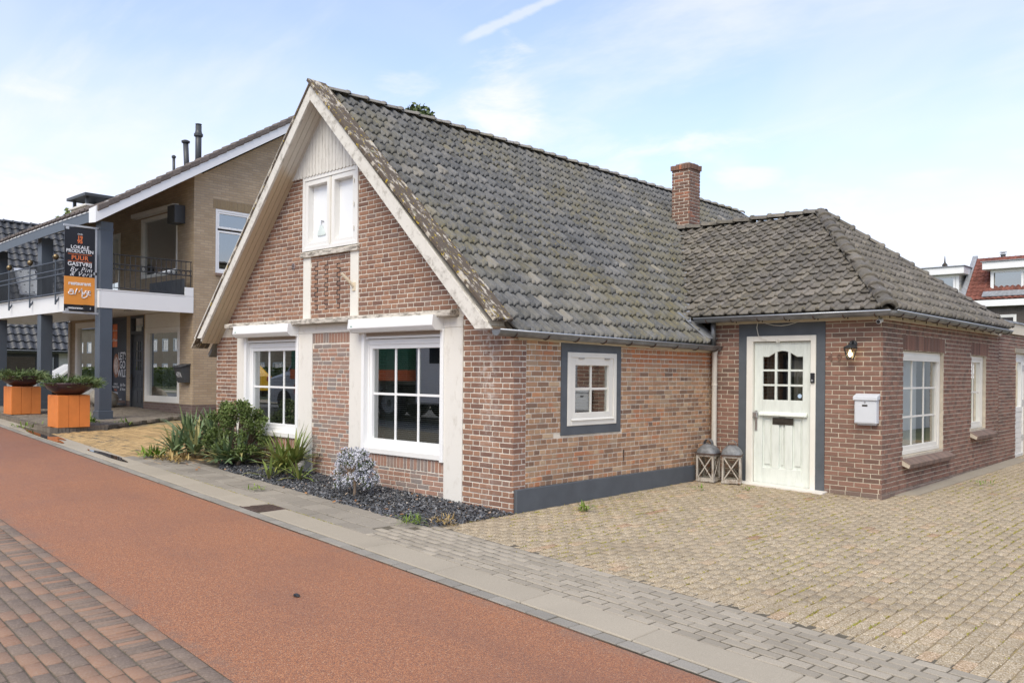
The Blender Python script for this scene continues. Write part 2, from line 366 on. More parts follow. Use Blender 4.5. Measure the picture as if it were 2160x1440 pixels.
def _cap():
    s = NB('lichened_barge_cap'); n = s.noise(5, 6, 0.7, src=s.mapping((1, 2.5, 1))); col = s.mix(s.rng(n, 0.52, 0.6), (0.115, 0.092, 0.072), (0.50, 0.45, 0.37))
    n2 = s.noise(15, 4, 0.65, src=s.mapping((1, 2.2, 1), loc=(3, 1, 2))); col = s.mix(s.rng(n2, 0.60, 0.65, 0, 0.95), col, (0.50, 0.36, 0.035))
    n3 = s.noise(7, 5, 0.7, src=s.mapping(loc=(1, 7, 2))); col = s.mix(s.rng(n3, 0.62, 0.7, 0, 0.6), col, (0.36, 0.36, 0.24)); s.bump(n, 0.25, 0.006); return s.done(col, 0.9, 0, 0.15)
M_CAP = _cap()
M_GREY = plain('grey_masonry_paint', (0.092, 0.103, 0.115), 0.62, 0.12, 4, bump=0.25, bscale=45)
M_POST = plain('blue_grey_paint', (0.085, 0.102, 0.125), 0.4, 0.05, 3)
M_ZINC = plain('zinc_gutter', (0.21, 0.215, 0.22), 0.45, 0.28, 5, metal=0.55, spec=0.5)
M_ZRIM = plain('zinc_rim', (0.44, 0.46, 0.48), 0.35, 0.12, 6, metal=0.6)
M_LEAD = plain('lead_flashing', (0.30, 0.31, 0.325), 0.5, 0.25, 7, metal=0.3)
M_RUST = plain('rusty_bracket', (0.085, 0.055, 0.043), 0.8, 0.4, 30)
M_PIPEW = weathered('cream_downpipe', (0.66, 0.62, 0.545), (0.40, 0.36, 0.30), 0.5)
def _door():
    s = NB('mint_white_door'); n = s.noise(4, 5, 0.6, src=s.mapping((5, 5, 1))); col = s.ramp(n, [(0.25, (0.60, 0.63, 0.575)), (0.55, (0.70, 0.735, 0.675)), (0.8, (0.74, 0.765, 0.71))])
    col = s.mix(s.rng(s.noise(26, 5, 0.7), 0.62, 0.75, 0, 0.3), col, (0.5, 0.49, 0.42)); return s.done(col, 0.5, 0, 0.4)
M_DOOR = _door()
M_DARK = plain('dark_interior', (0.035, 0.034, 0.033), 0.9, 0.3, 2); M_BLACK = plain('black_plastic', (0.02, 0.02, 0.022), 0.4, 0.2, 8)
M_SLAT = plain('blind_slat', (0.20, 0.205, 0.195), 0.5, 0.05, 3); M_CURT = plain('white_curtain', (0.70, 0.715, 0.71), 0.85, 0.05, 5)
M_STEEL = plain('brushed_steel', (0.55, 0.55, 0.55), 0.3, 0.08, 20, metal=0.9); M_GALV = plain('galvanised_metal', (0.20, 0.205, 0.21), 0.6, 0.35, 14, metal=0.35)
M_BRASS = plain('dull_brass', (0.085, 0.075, 0.062), 0.5, 0.2, 20, metal=0.8); M_ALU = plain('aluminium', (0.55, 0.555, 0.56), 0.4, 0.08, 8, metal=0.5)
M_ANTH = plain('anthracite_paint', (0.058, 0.062, 0.066), 0.42, 0.08, 5); M_IRON = plain('black_iron', (0.03, 0.032, 0.035), 0.45, 0.1, 9)
M_TAUPE = plain('taupe_shutter', (0.36, 0.29, 0.235), 0.45, 0.03, 4)
M_LWOOD = weathered('weathered_lantern_wood', (0.46, 0.42, 0.36), (0.20, 0.14, 0.09), 0.8, 0.46, 0.64, (4, 4, 1.5))
M_ORANGE = plain('orange_paint', (0.74, 0.235, 0.055), 0.55, 0.07, 4); M_BOWL = plain('aubergine_bowl', (0.050, 0.024, 0.028), 0.28, 0.2, 5)
M_SIGNB = plain('sign_black', (0.016, 0.016, 0.02), 0.35, 0.05, 3); M_SIGNO = plain('sign_orange', (0.80, 0.31, 0.055), 0.4, 0.03, 3)
M_SIGNT = plain('sign_white', (0.82, 0.82, 0.82), 0.45, 0.01, 3); M_SIGNR = plain('sign_vermilion', (0.78, 0.20, 0.06), 0.45, 0.02, 3)
M_GOLD = plain('brass_ball', (0.24, 0.18, 0.10), 0.4, 0.3, 9, metal=0.8)
def glass(name, tint=(0.55, 0.60, 0.58), boost=2.2, base=0.03):
    s = NB(name); s.N.remove(s.b)
    dt = s.N.new('ShaderNodeVectorMath'); dt.operation = 'DOT_PRODUCT'; s.L.new(s.geo.outputs['Incoming'], dt.inputs[0]); s.L.new(s.geo.outputs['Normal'], dt.inputs[1])
    fr = s.math('MULTIPLY_ADD', s.math('POWER', s.math('SUBTRACT', 1.0, s.math('ABSOLUTE', dt.outputs['Value'])), 5.0), 0.96, 0.04)
    g = s.N.new('ShaderNodeBsdfGlossy'); g.inputs['Roughness'].default_value = 0.0; g.inputs['Color'].default_value = (0.95, 0.97, 0.96, 1)
    t = s.N.new('ShaderNodeBsdfTransparent'); t.inputs['Color'].default_value = (*tint, 1)
    mx = s.N.new('ShaderNodeMixShader'); s.L.new(s.math('ADD', s.math('MULTIPLY', fr, boost), base, clamp=True), mx.inputs[0])
    s.L.new(t.outputs[0], mx.inputs[1]); s.L.new(g.outputs[0], mx.inputs[2]); s.L.new(mx.outputs[0], s.out.inputs[0]); return s.mat
M_GLASS = glass('window_glass', boost=3.5, base=0.20); M_GLASS2 = glass('clear_lantern_glass', (0.85, 0.85, 0.82), 1.2, 0.0); M_GLASS3 = glass('mirror_like_glass', (0.45, 0.48, 0.46), 3.0, 0.28)
M_GLASSW = glass('bright_glass', (1.0, 1.0, 1.0), 1.0, 0.0); M_GLASSM = glass('milky_reflecting_glass', (0.82, 0.83, 0.82), 2.0, 0.10); M_GLASSD = glass('dim_glass', (0.5, 0.5, 0.47), 1.3, 0.02)
# ground
def _asph():
    s = NB('red_asphalt'); c = s.voro(190, out='Color'); r = s.sep(c)[0]; g = s.sep(c)[1]
    col = s.ramp(r, [(0.0, (0.19, 0.092, 0.06)), (0.35, (0.29, 0.122, 0.064)), (0.7, (0.41, 0.165, 0.07)), (0.93, (0.47, 0.22, 0.105)), (1.0, (0.50, 0.34, 0.23))])
    col = s.mix(s.rng(g, 0.80, 0.86, 0, 0.6), col, (0.095, 0.06, 0.05))
    nb = s.noise(0.33, 4, 0.55); col = s.mix(s.rng(nb, 0.42, 0.68, 0, 0.40), col, (0.21, 0.10, 0.066)); yy = s.sep(); e = s.math('ADD', yy[1], s.math('MULTIPLY', yy[0], 0.08)); trk = s.math('MULTIPLY', s.rng(s.math('ABSOLUTE', s.math('ADD', e, 3.35)), 0.2, 0.75, 1, 0), s.rng(s.noise(0.8, 4, 0.6, src=s.mapping((0.35, 1, 1))), 0.4, 0.62)); col = s.mix(s.math('MULTIPLY', trk, 0.35), col, (0.19, 0.095, 0.066)); edg = s.math('MULTIPLY', s.rng(s.math('ABSOLUTE', s.math('ADD', e, 3.5)), 0.85, 1.07, 0, 1), s.rng(s.noise(5, 5, 0.7), 0.4, 0.65)); col = s.mix(s.math('MULTIPLY', edg, 0.5), col, (0.20, 0.14, 0.105))
    x = s.sep()[0]; wet = s.math('MULTIPLY', s.rng(s.math('ADD', x, s.math('MULTIPLY', nb, 3.0)), -8.5, -5.0, 1, 0), 0.8)
    col = s.mix(s.math('MULTIPLY', wet, 0.35), col, (0.13, 0.05, 0.035)); s.bump(s.voro(190), 0.6, 0.004)
    return s.done(col, s.math('SUBTRACT', s.rng(nb, 0.35, 0.7, 0.72, 0.55), s.math('MULTIPLY', wet, 0.2)), 0, 0.42)
M_ASPH = _asph()
def conc(name, c, sp=0.35, scale=160, rand=0.1, dirt=0.4, joint_moss=False):
    s = NB(name); n = s.noise(scale, 3, 0.7); col = s.ramp(n, [(0.3, tuple(x * (1 - sp) for x in c)), (0.5, c), (0.72, tuple(min(1, x * (1 + sp)) for x in c))])
    col = s.mix(s.rng(s.noise(0.9, 4), 0.45, 0.75, 0, dirt), col, tuple(x * 0.62 for x in c))
    if rand: col = s.mix(1.0, col, s.ramp(s.rnd(), [(0, (1 - rand,) * 3), (1, (1 + rand,) * 3)]), 'MULTIPLY')
    s.bump(n, 0.4, 0.003); return s.done(col, 0.9, 0, 0.2)
M_CONC = conc('gutter_concrete', (0.37, 0.325, 0.255), 0.18, 150, 0.05, 0.35); M_GPAV = conc('grey_paver', (0.335, 0.295, 0.235), 0.22, 140, 0.13, 0.3)
M_BPAV = conc('grey_slab', (0.28, 0.25, 0.205), 0.2, 120, 0.12, 0.4); M_ROWP = conc('gutter_row_paver', (0.27, 0.25, 0.215), 0.2, 140, 0.12, 0.4)
def _dpav():
    s = NB('washed_aggregate_paver'); c = s.voro(150, out='Color'); r = s.sep(c)[0]
    col = s.ramp(r, [(0.0, (0.21, 0.158, 0.095)), (0.3, (0.345, 0.272, 0.18)), (0.6, (0.44, 0.357, 0.242)), (0.85, (0.535, 0.452, 0.333)), (1.0, (0.67, 0.60, 0.49))])
    v = s.ramp(s.rnd(), [(0, (0.90, 0.90, 0.89)), (0.9, (1.06, 1.05, 1.03)), (0.985, (1.08, 0.98, 0.92)), (1.0, (0.9, 0.72, 0.66))]); col = s.mix(1.0, col, v, 'MULTIPLY')
    nb = s.noise(0.75, 4, 0.6); col = s.mix(s.rng(nb, 0.46, 0.72, 0, 0.4), col, (0.27, 0.215, 0.15))
    col = s.mix(s.rng(s.noise(11, 4, 0.65), 0.63, 0.72, 0, 0.4), col, (0.26, 0.22, 0.085)); s.bump(s.voro(120), 0.7, 0.006); return s.done(col, 0.92, 0, 0.15)
M_DPAV = _dpav()
def _joint():
    s = NB('mossy_sand_joint'); n = s.noise(6, 4, 0.65); col = s.ramp(n, [(0.3, (0.20, 0.158, 0.105)), (0.5, (0.27, 0.212, 0.135)), (0.62, (0.34, 0.265, 0.10)), (0.8, (0.29, 0.25, 0.08))]); s.bump(s.noise(80), 0.8, 0.01); return s.done(col, 1.0, 0, 0.05)
M_JOINT = _joint(); M_GJOINT = plain('grey_sand_joint', (0.115, 0.098, 0.07), 1.0, 0.3, 30)
def _clk():
    s = NB('street_clinker'); r = s.rnd(); col = s.ramp(r, [(0.0, (0.155, 0.118, 0.093)), (0.30, (0.185, 0.14, 0.108)), (0.5, (0.215, 0.152, 0.112)), (0.62, (0.25, 0.158, 0.107)), (0.85, (0.285, 0.168, 0.109)), (1.0, (0.245, 0.142, 0.093))])
    n = s.noise(60, 5, 0.65); col = s.mix(s.rng(n, 0.42, 0.7, 0, 0.4), col, (0.33, 0.255, 0.205)); s.bump(s.noise(70, 5), 0.5, 0.005); return s.done(col, 0.82, 0, 0.3)
M_CLK = _clk()
M_YPAV = conc('yellow_clinker', (0.44, 0.30, 0.145), 0.25, 60, 0.18, 0.45); M_TPAV = conc('terrace_clinker', (0.20, 0.17, 0.135), 0.25, 60, 0.15, 0.4)
M_SOIL = plain('bare_earth', (0.12, 0.095, 0.07), 1.0, 0.3, 8, bump=0.6); M_LAND = plain('verge_land', (0.11, 0.12, 0.055), 1.0, 0.3, 0.6)
M_ROAD = plain('grey_asphalt', (0.10, 0.098, 0.095), 0.85, 0.2, 30, bump=0.4, bscale=200)
def _chip():
    s = NB('slate_chip'); r = s.rnd(); col = s.ramp(r, [(0.0, (0.03, 0.032, 0.037)), (0.5, (0.07, 0.075, 0.083)), (0.86, (0.15, 0.155, 0.165)), (0.97, (0.26, 0.26, 0.26)), (0.985, (0.55, 0.5, 0.42)), (1, (0.4, 0.2, 0.08))]); return s.done(col, 0.5, 0, 0.5)
M_CHIP = _chip()
def _water():
    s = NB('shallow_puddle'); s.bump(s.noise(6, 2), 0.02, 0.01); return s.done((0.06, 0.045, 0.035), 0.03, 0, 0.8)
M_WATER = _water()
def leafm(name, stops, rough=0.55):
    s = NB(name); r = s.rnd(); col = s.ramp(r, stops); col = s.mix(s.rng(s.noise(3, 3), 0.35, 0.7, 0, 0.4), col, tuple(x * 0.6 for x in stops[0][1])); m_ = s.done(col, rough, 0, 0.35)
    s.set(s.b.inputs['Subsurface Weight'], 0.0); return m_
M_LSHRUB = leafm('shrub_leaf', [(0, (0.075, 0.115, 0.025)), (0.6, (0.12, 0.17, 0.042)), (0.93, (0.18, 0.23, 0.07)), (1, (0.34, 0.28, 0.18))])
M_LYUC = leafm('yucca_leaf', [(0, (0.11, 0.17, 0.09)), (0.5, (0.17, 0.24, 0.11)), (0.85, (0.25, 0.30, 0.13)), (1, (0.36, 0.31, 0.12))], 0.45)
M_LYUC2 = leafm('young_yucca_leaf', [(0, (0.15, 0.21, 0.05)), (0.6, (0.22, 0.28, 0.075)), (1, (0.36, 0.33, 0.10))], 0.45)
M_LCEA = leafm('ceanothus_leaf', [(0, (0.05, 0.085, 0.015)), (1, (0.11, 0.15, 0.03))]); M_FLOW = leafm('lilac_blossom', [(0, (0.50, 0.505, 0.57)), (0.5, (0.62, 0.62, 0.67)), (1, (0.72, 0.715, 0.74))], 0.8)
M_LPOT = leafm('juniper_spray', [(0, (0.07, 0.115, 0.035)), (0.6, (0.12, 0.17, 0.055)), (1, (0.21, 0.25, 0.10))]); M_LWEED = leafm('weed_leaf', [(0, (0.11, 0.20, 0.02)), (1, (0.24, 0.32, 0.04))])
M_DRYW = leafm('dry_weed', [(0, (0.34, 0.22, 0.07)), (1, (0.46, 0.34, 0.13))]); M_LTREE = leafm('tree_leaf', [(0, (0.05, 0.08, 0.022)), (1, (0.11, 0.145, 0.045))]); M_LTREE2 = leafm('light_tree_leaf', [(0, (0.13, 0.17, 0.05)), (1, (0.24, 0.27, 0.10))])
M_HEDGE = leafm('hedge_leaf', [(0, (0.07, 0.11, 0.015)), (1, (0.2, 0.25, 0.04))]); M_BARK = plain('bark', (0.16, 0.12, 0.085), 0.95, 0.3, 20, bump=0.5); M_STEMP = plain('pale_bark', (0.42, 0.31, 0.21), 0.9, 0.2, 30)
M_ROCK = conc('pale_boulder', (0.42, 0.38, 0.31), 0.25, 14, 0, 0.5)
def wallbrick(name, c1, c2, mort, scale=4.6, swap=False, rowh=0.29):
    s = NB(name); p = s.sep(); comb = s.N.new('ShaderNodeCombineXYZ'); s.L.new(s.math('ADD', p[0], p[1]), comb.inputs[0]); s.L.new(p[2], comb.inputs[1])
    b = s.N.new('ShaderNodeTexBrick'); s.L.new(comb.outputs[0], b.inputs['Vector']); b.inputs['Scale'].default_value = scale; b.inputs['Brick Width'].default_value = 1.0; b.inputs['Row Height'].default_value = rowh
    b.inputs['Mortar Size'].default_value = 0.035; b.inputs['Mortar Smooth'].default_value = 0.2; b.inputs['Color1'].default_value = (*c1, 1); b.inputs['Color2'].default_value = (*c2, 1); b.inputs['Mortar'].default_value = (*mort, 1)
    col = s.mix(s.rng(s.noise(1.2, 5), 0.4, 0.75, 0, 0.3), b.outputs['Color'], tuple(x * 0.6 for x in c1)); n = s.N.new('ShaderNodeBump'); n.inputs['Strength'].default_value = 0.5; n.inputs['Distance'].default_value = 0.01; n.invert = True
    s.L.new(b.outputs['Fac'], n.inputs['Height']); s.L.new(n.outputs[0], s.b.inputs['Normal']); return s.done(col, 0.9, 0, 0.2)
M_BRB = wallbrick('brown_brickwork', (0.40, 0.30, 0.195), (0.48, 0.37, 0.25), (0.34, 0.28, 0.215)); M_BRP = wallbrick('brown_plinth_brickwork', (0.135, 0.095, 0.085), (0.19, 0.13, 0.11), (0.2, 0.175, 0.15))
M_BRW = wallbrick('white_brickwork', (0.60, 0.585, 0.53), (0.66, 0.64, 0.59), (0.5, 0.48, 0.43)); M_BRD = wallbrick('dark_brickwork', (0.075, 0.065, 0.06), (0.11, 0.09, 0.08), (0.16, 0.15, 0.14)); M_BRR = wallbrick('red_brickwork', (0.26, 0.12, 0.08), (0.32, 0.15, 0.1), (0.4, 0.36, 0.3))
def emis(name, c, st):
    s = NB(name); return s.done((0.8, 0.7, 0.5), 0.4, Emission_Color=(*c, 1), Emission_Strength=st)
M_BULB = emis('lit_bulb', (1.0, 0.78, 0.42), 5.0)
def car_paint(n, c): return plain(n, c, 0.22, 0.02, 2, spec=0.7)
# ------------------------------------------------------------------ masonry, tiles, windows
class Plane:
    """wall frame: u along the wall, v up, d out of the wall"""
    def __init__(s, o, U, N): s.o = Vector(o); s.U = Vector(U); s.N = Vector(N)
    def __call__(s, u, v, d=0.0): return s.o + s.U * u + Vector((0, 0, v)) + s.N * d
def clip_poly(poly, a, b, c):
    out = []; n = len(poly)
    for i in range(n):
        p, q = poly[i], poly[(i + 1) % n]; fp = a * p[0] + b * p[1] - c; fq = a * q[0] + b * q[1] - c
        if fp <= 0: out.append(p)
        if fp * fq < 0:
            t = fp / (fp - fq); out.append((p[0] + t * (q[0] - p[0]), p[1] + t * (q[1] - p[1])))
    return out
def parea(p): return abs(sum(p[i][0] * p[(i + 1) % len(p)][1] - p[(i + 1) % len(p)][0] * p[i][1] for i in range(len(p)))) / 2
def slab(pl, u0, u1, v0, v1, openings, clips, thick, name, mat, parent):
    us = sorted({u0, u1, *[min(max(x, u0), u1) for o in openings for x in o[:2]]}); vs_ = sorted({v0, v1, *[min(max(x, v0), v1) for o in openings for x in o[2:4]]})
    mb = MB()
    for i in range(len(us) - 1):
        for j in range(len(vs_) - 1):
            cu, cv = (us[i] + us[i + 1]) / 2, (vs_[j] + vs_[j + 1]) / 2
            if any(o[0] < cu < o[1] and o[2] < cv < o[3] for o in openings): continue
            p = [(us[i], vs_[j]), (us[i + 1], vs_[j]), (us[i + 1], vs_[j + 1]), (us[i], vs_[j + 1])]
            for c in clips: p = clip_poly(p, *c) if p else p
            if len(p) > 2 and parea(p) > 1e-5: mb.prism([pl(a, b) for a, b in p], pl.N * -thick)
    return mb.build(name, mat, parent)
def layout(u0, u1, v0, v1, ch=0.063, bond='flemish', L=0.205, H=0.10, jt=0.0135, openings=(), clips=(), seed=0, off=0.0):
    r_ = random.Random(seed); out = []; row = 0; v = v0
    while v < v1 - 0.012:
        ph = ch - jt; a = u0 - 0.35 - r_.uniform(0, 0.015) + off; k = 0
        if bond == 'flemish': seq = lambda k: L if (k % 2 == 0) else H
        elif bond == 'header': seq = lambda k: H
        elif bond == 'cross': seq = (lambda k: H) if row % 2 == 0 else (lambda k: L)
        elif bond == 'wild': seq = lambda k: L if r_.random() < 0.55 else H
        elif bond == 'soldier': seq = lambda k: ch if False else 0.055
        else: seq = lambda k: L
        if bond == 'flemish': a += (row % 2) * ((L + H) / 2 + jt)
        elif bond == 'header': a += (row % 2) * (H + jt) / 2
        elif bond == 'cross': a += (0 if row % 2 == 0 else (H + jt) / 2 + (row // 2 % 2) * (L + jt) / 2)
        elif bond == 'wild': a -= r_.uniform(0, 0.2)
        else: a += (row % 2) * (L + jt) / 2
        top = v + (ph if bond != 'soldier' else (v1 - v0))
        while a < u1:
            w = seq(k) * r_.uniform(0.97, 1.03); b0, b1 = max(a, u0), min(a + w, u1); a += w + jt; k += 1
            if b1 - b0 < 0.022: continue
            segs = [(b0, b1)]; y0, y1 = v + r_.uniform(-.001, .001), min(top, v1) + r_.uniform(-.001, .001)
            for o in openings:
                if o[3] <= y0 or o[2] >= y1: continue
                if o[2] <= y0 + 0.3 * (y1 - y0) and o[3] >= y1 - 0.3 * (y1 - y0):
                    ns = []
                    for s0, s1 in segs:
                        if o[1] <= s0 or o[0] >= s1: ns.append((s0, s1)); continue
                        if o[0] - s0 > 0.02: ns.append((s0, o[0] - 0.004))
                        if s1 - o[1] > 0.02: ns.append((o[1] + 0.004, s1))
                    segs = ns
                elif any(o[1] > s0 and o[0] < s1 for s0, s1 in segs):
                    if o[2] > (y0 + y1) / 2: y1 = min(y1, o[2] - 0.003)
                    elif o[3] < (y0 + y1) / 2: y0 = max(y0, o[3] + 0.003)
                    else: segs = []
            if y1 - y0 < 0.012: continue
            for s0, s1 in segs:
                p = [(s0, y0), (s1, y0), (s1, y1), (s0, y1)]; n0 = parea(p)
                for c in clips: p = clip_poly(p, *c) if p else p
                if len(p) < 3 or parea(p) < 2.5e-4: continue
                out.append((p, parea(p) > n0 - 1e-7))
        if bond == 'soldier': break
        v += ch; row += 1
    return out
BV = {}
def brick_variant(kind, k):
    """unit brick: x along, z up, front at -y; slightly worn edges"""
    if (kind, k) in BV: return BV[(kind, k)]
    r_ = random.Random(hash((kind, k)) & 0xffff if False else k * 31 + (kind == 'H') * 7 + 3)
    iu, iv = (0.022, 0.08) if kind == 'S' else ((0.05, 0.08) if kind == 'H' else (0.08, 0.03))
    vs_ = []
    for d, a, b in ((0.012, 0, 0), (-0.0035, 0, 0), (-0.0075, iu, iv)):
        for x, z in ((-.5, -.5), (.5, -.5), (.5, .5), (-.5, .5)):
            jx, jz = r_.uniform(-.008, .008), r_.uniform(-.03, .03)
            vs_.append((x * (1 - 2 * a) + jx, d + r_.uniform(-.0012, .0012), z * (1 - 2 * b) + jz))
    fs = []
    for q in (0, 4):
        for i in range(4): k2 = (i + 1) % 4; fs.append((q + i, q + k2, q + 4 + k2, q + 4 + i))
    fs.append((8, 9, 10, 11)); BV[(kind, k)] = (np.array(vs_), fs); return BV[(kind, k)]
BRICK_ME = {}
def lay(pl, bricks, mat, parent, nobj, name='brick', kind_long='S'):
    """bricks = [(polygon, is_rect)]; the nobj nearest rectangles become objects, the rest one joined part"""
    off = wloc(parent); cen = []
    for p, rect in bricks:
        c = pl(sum(q[0] for q in p) / len(p), sum(q[1] for q in p) / len(p)); cen.append((c - CAM).length)
    order = sorted(range(len(bricks)), key=lambda i: cen[i]); chosen = set([i for i in order if bricks[i][1]][:nobj])
    rot = math.atan2(pl.U.y, pl.U.x); mb = MB()
    for i, (p, rect) in enumerate(bricks):
        if rect:
            (a, b), (c, d) = p[0], p[2]; w, h = c - a, d - b; kd = 'V' if h > w * 1.3 else ('S' if w > 0.15 else 'H'); var = random.randrange(6)
            vs_, fs = brick_variant(kd, var); depth = random.uniform(0.75, 1.25)
            ctr = pl((a + c) / 2, (b + d) / 2)
            if i in chosen:
                key = (kd, var, mat.name)
                if key not in BRICK_ME:
                    me = bpy.data.meshes.new('brick'); me.from_pydata(vs_.tolist(), [], fs); me.materials.append(mat); me.update(); BRICK_ME[key] = me
                o = bpy.data.objects.new(name, BRICK_ME[key]); COL.objects.link(o); o.parent = parent
                o.location = ctr - off; o.rotation_euler = (0, 0, rot); o.scale = (w, depth, h)
            else:
                q = vs_ * np.array([w, depth, h]); U, Nn = pl.U, pl.N
                pts = [(ctr.x + U.x * x - Nn.x * y, ctr.y + U.y * x - Nn.y * y, ctr.z + z) for x, y, z in q]; mb.add(pts, fs)
        else: mb.prism([pl(a, b, 0.007) for a, b in p], pl.N * -0.015)
    if mb.v: mb.build(name + '_courses', mat, parent, kind='stuff')

def tile_geo(kind='ribbed', w=0.205, l=0.285, lift=0.044):
    """one roof tile: x across, y up the slope, z off the roof"""
    if kind == 'ribbed': pr = [(0.0, .030), (.06, .0), (.28, -.004), (.36, .030), (.48, .034), (.57, .0), (.69, -.008), (.77, .050), (.90, .060), (1.02, .034)]
    elif kind == 'roll': pr = [(0.0, .026), (.07, .0), (.33, -.003), (.45, .009), (.57, -.002), (.72, -.004), (.79, .038), (.92, .044), (1.03, .020)]
    else: pr = [(0.0, .030), (.12, .008), (.28, .0), (.46, .010), (.62, .042), (.76, .052), (.90, .044), (1.03, .024)]
    vs_, fs = [], []; n = len(pr)
    for t, dz, bul in ((0.0, lift - 0.006, 0.7), (0.07, lift, 1.12), (0.22, lift * .8, 1.0), (1.0, 0.002, 1.0)):
        for x, z in pr: vs_.append((x * w, t * l, dz + z * bul))
    for x, z in pr: vs_.append((x * w, 0.012, z * 0.5 + lift - 0.03))
    for r in range(3):
        for i in range(n - 1): fs.append((r * n + i, r * n + i + 1, (r + 1) * n + i + 1, (r + 1) * n + i))
    for i in range(n - 1): fs.append((4 * n + i, 4 * n + i + 1, i + 1, i))
    return np.array(vs_), fs
def tile_field(o, X, Up, cols, rows, w, l, geo, mat, parent, inside, nobj=300, jit=0.004, name='roof_tile', stag=0.0, near=None):
    """rows of tiles from the eave point o; X across, Up up the slope"""
    o, X, Up = Vector(o), Vector(X).normalized(), Vector(Up).normalized(); Nn = X.cross(Up); items = []
    for r in range(rows):
        rj = random.uniform(-jit, jit)
        for c in range(cols):
            p = o + X * (c * w + (r % 2) * stag + random.uniform(-jit, jit)) + Up * (r * l + rj + random.uniform(-jit, jit))
            if inside(p + X * w * .5 + Up * l * .5): items.append((((p - (near or CAM)).length), p))
    items.sort(key=lambda t: t[0]); vs_, fs = geo; off = wloc(parent)
    me = bpy.data.meshes.new(name); me.from_pydata(vs_.tolist(), [], fs); me.materials.append(mat); me.update()
    me.polygons.foreach_set('use_smooth', [True] * len(me.polygons))
    V, Q = [], []; nq = len(vs_); fa = np.array(fs).ravel()
    for k, (d, p) in enumerate(items):
        a = random.uniform(-.012, .012); b = random.uniform(-.012, .012); x = (X + Up * a + Nn * b).normalized(); u = (Up - X * a).normalized(); n_ = x.cross(u)
        if k < nobj:
            ob = bpy.data.objects.new(name, me); COL.objects.link(ob); ob.parent = parent; mt = Matrix.Identity(4)
            for i in range(3): mt[i][0] = x[i]; mt[i][1] = u[i]; mt[i][2] = n_[i]; mt[i][3] = p[i] - off[i]
            ob.matrix_basis = mt
        else:
            R = np.array([x, u, n_]); V.append(vs_ @ R + np.array(p - off)); Q.append(fa + (k - nobj) * nq)
    if V:
        m2 = raw_mesh(name + 's', np.concatenate(V), np.concatenate(Q), 4, mat, True); link(name + '_courses', m2, parent, 'stuff')
def cap_row(a, b, n, r, mat, parent, name='ridge_tile', sag=0.0, flat=0.75, over=1.12, kb=1.10, jz=1.0):
    """half-round ridge or hip tiles laid from a up to b"""
    a, b = Vector(a), Vector(b); d = (b - a); L = d.length / n; t = d.normalized(); s_ = t.cross(Vector((0, 0, 1))).normalized(); up = s_.cross(t)
    vs_, fs = [], []; m_ = 7
    for q, (yy, rr) in enumerate(((0, r * kb), (0.10 * L, r * (kb + .01)), (0.14 * L, r), (L * over, r * 0.95))):
        for k in range(m_):
            w = math.pi * (k / (m_ - 1)); vs_.append((-math.cos(w) * rr, yy, math.sin(w) * rr * flat + (0.02 if q < 2 else 0.012 if q == 2 else -0.006)))
    for q in range(3):
        for k in range(m_ - 1): fs.append((q * m_ + k, (q + 1) * m_ + k, (q + 1) * m_ + k + 1, q * m_ + k + 1))
    b0 = len(vs_)
    for k in range(m_):
        w = math.pi * (k / (m_ - 1)); vs_.append((-math.cos(w) * r * .8, 0.01, math.sin(w) * r * .8 * flat - 0.01))
    for k in range(m_ - 1): fs.append((k, k + 1, b0 + k + 1, b0 + k))
    me = bpy.data.meshes.new(name); me.from_pydata(vs_, [], fs); me.materials.append(mat); me.polygons.foreach_set('use_smooth', [True] * len(fs)); me.update()
    off = wloc(parent)
    for i in range(n):
        p = a + t * (L * i) + Vector((0, 0, jz * random.uniform(-.008, .006) - sag * math.sin(math.pi * i / n))); tt = (t + up * jz * random.uniform(-.015, .015) + s_ * random.uniform(-.012, .012)).normalized()
        s2 = tt.cross(Vector((0, 0, 1))).normalized(); u2 = s2.cross(tt); o = bpy.data.objects.new(name, me); COL.objects.link(o); o.parent = parent; mt = Matrix.Identity(4)
        for j in range(3): mt[j][0] = s2[j]; mt[j][1] = tt[j]; mt[j][2] = u2[j]; mt[j][3] = p[j] - off[j]
        o.matrix_basis = mt

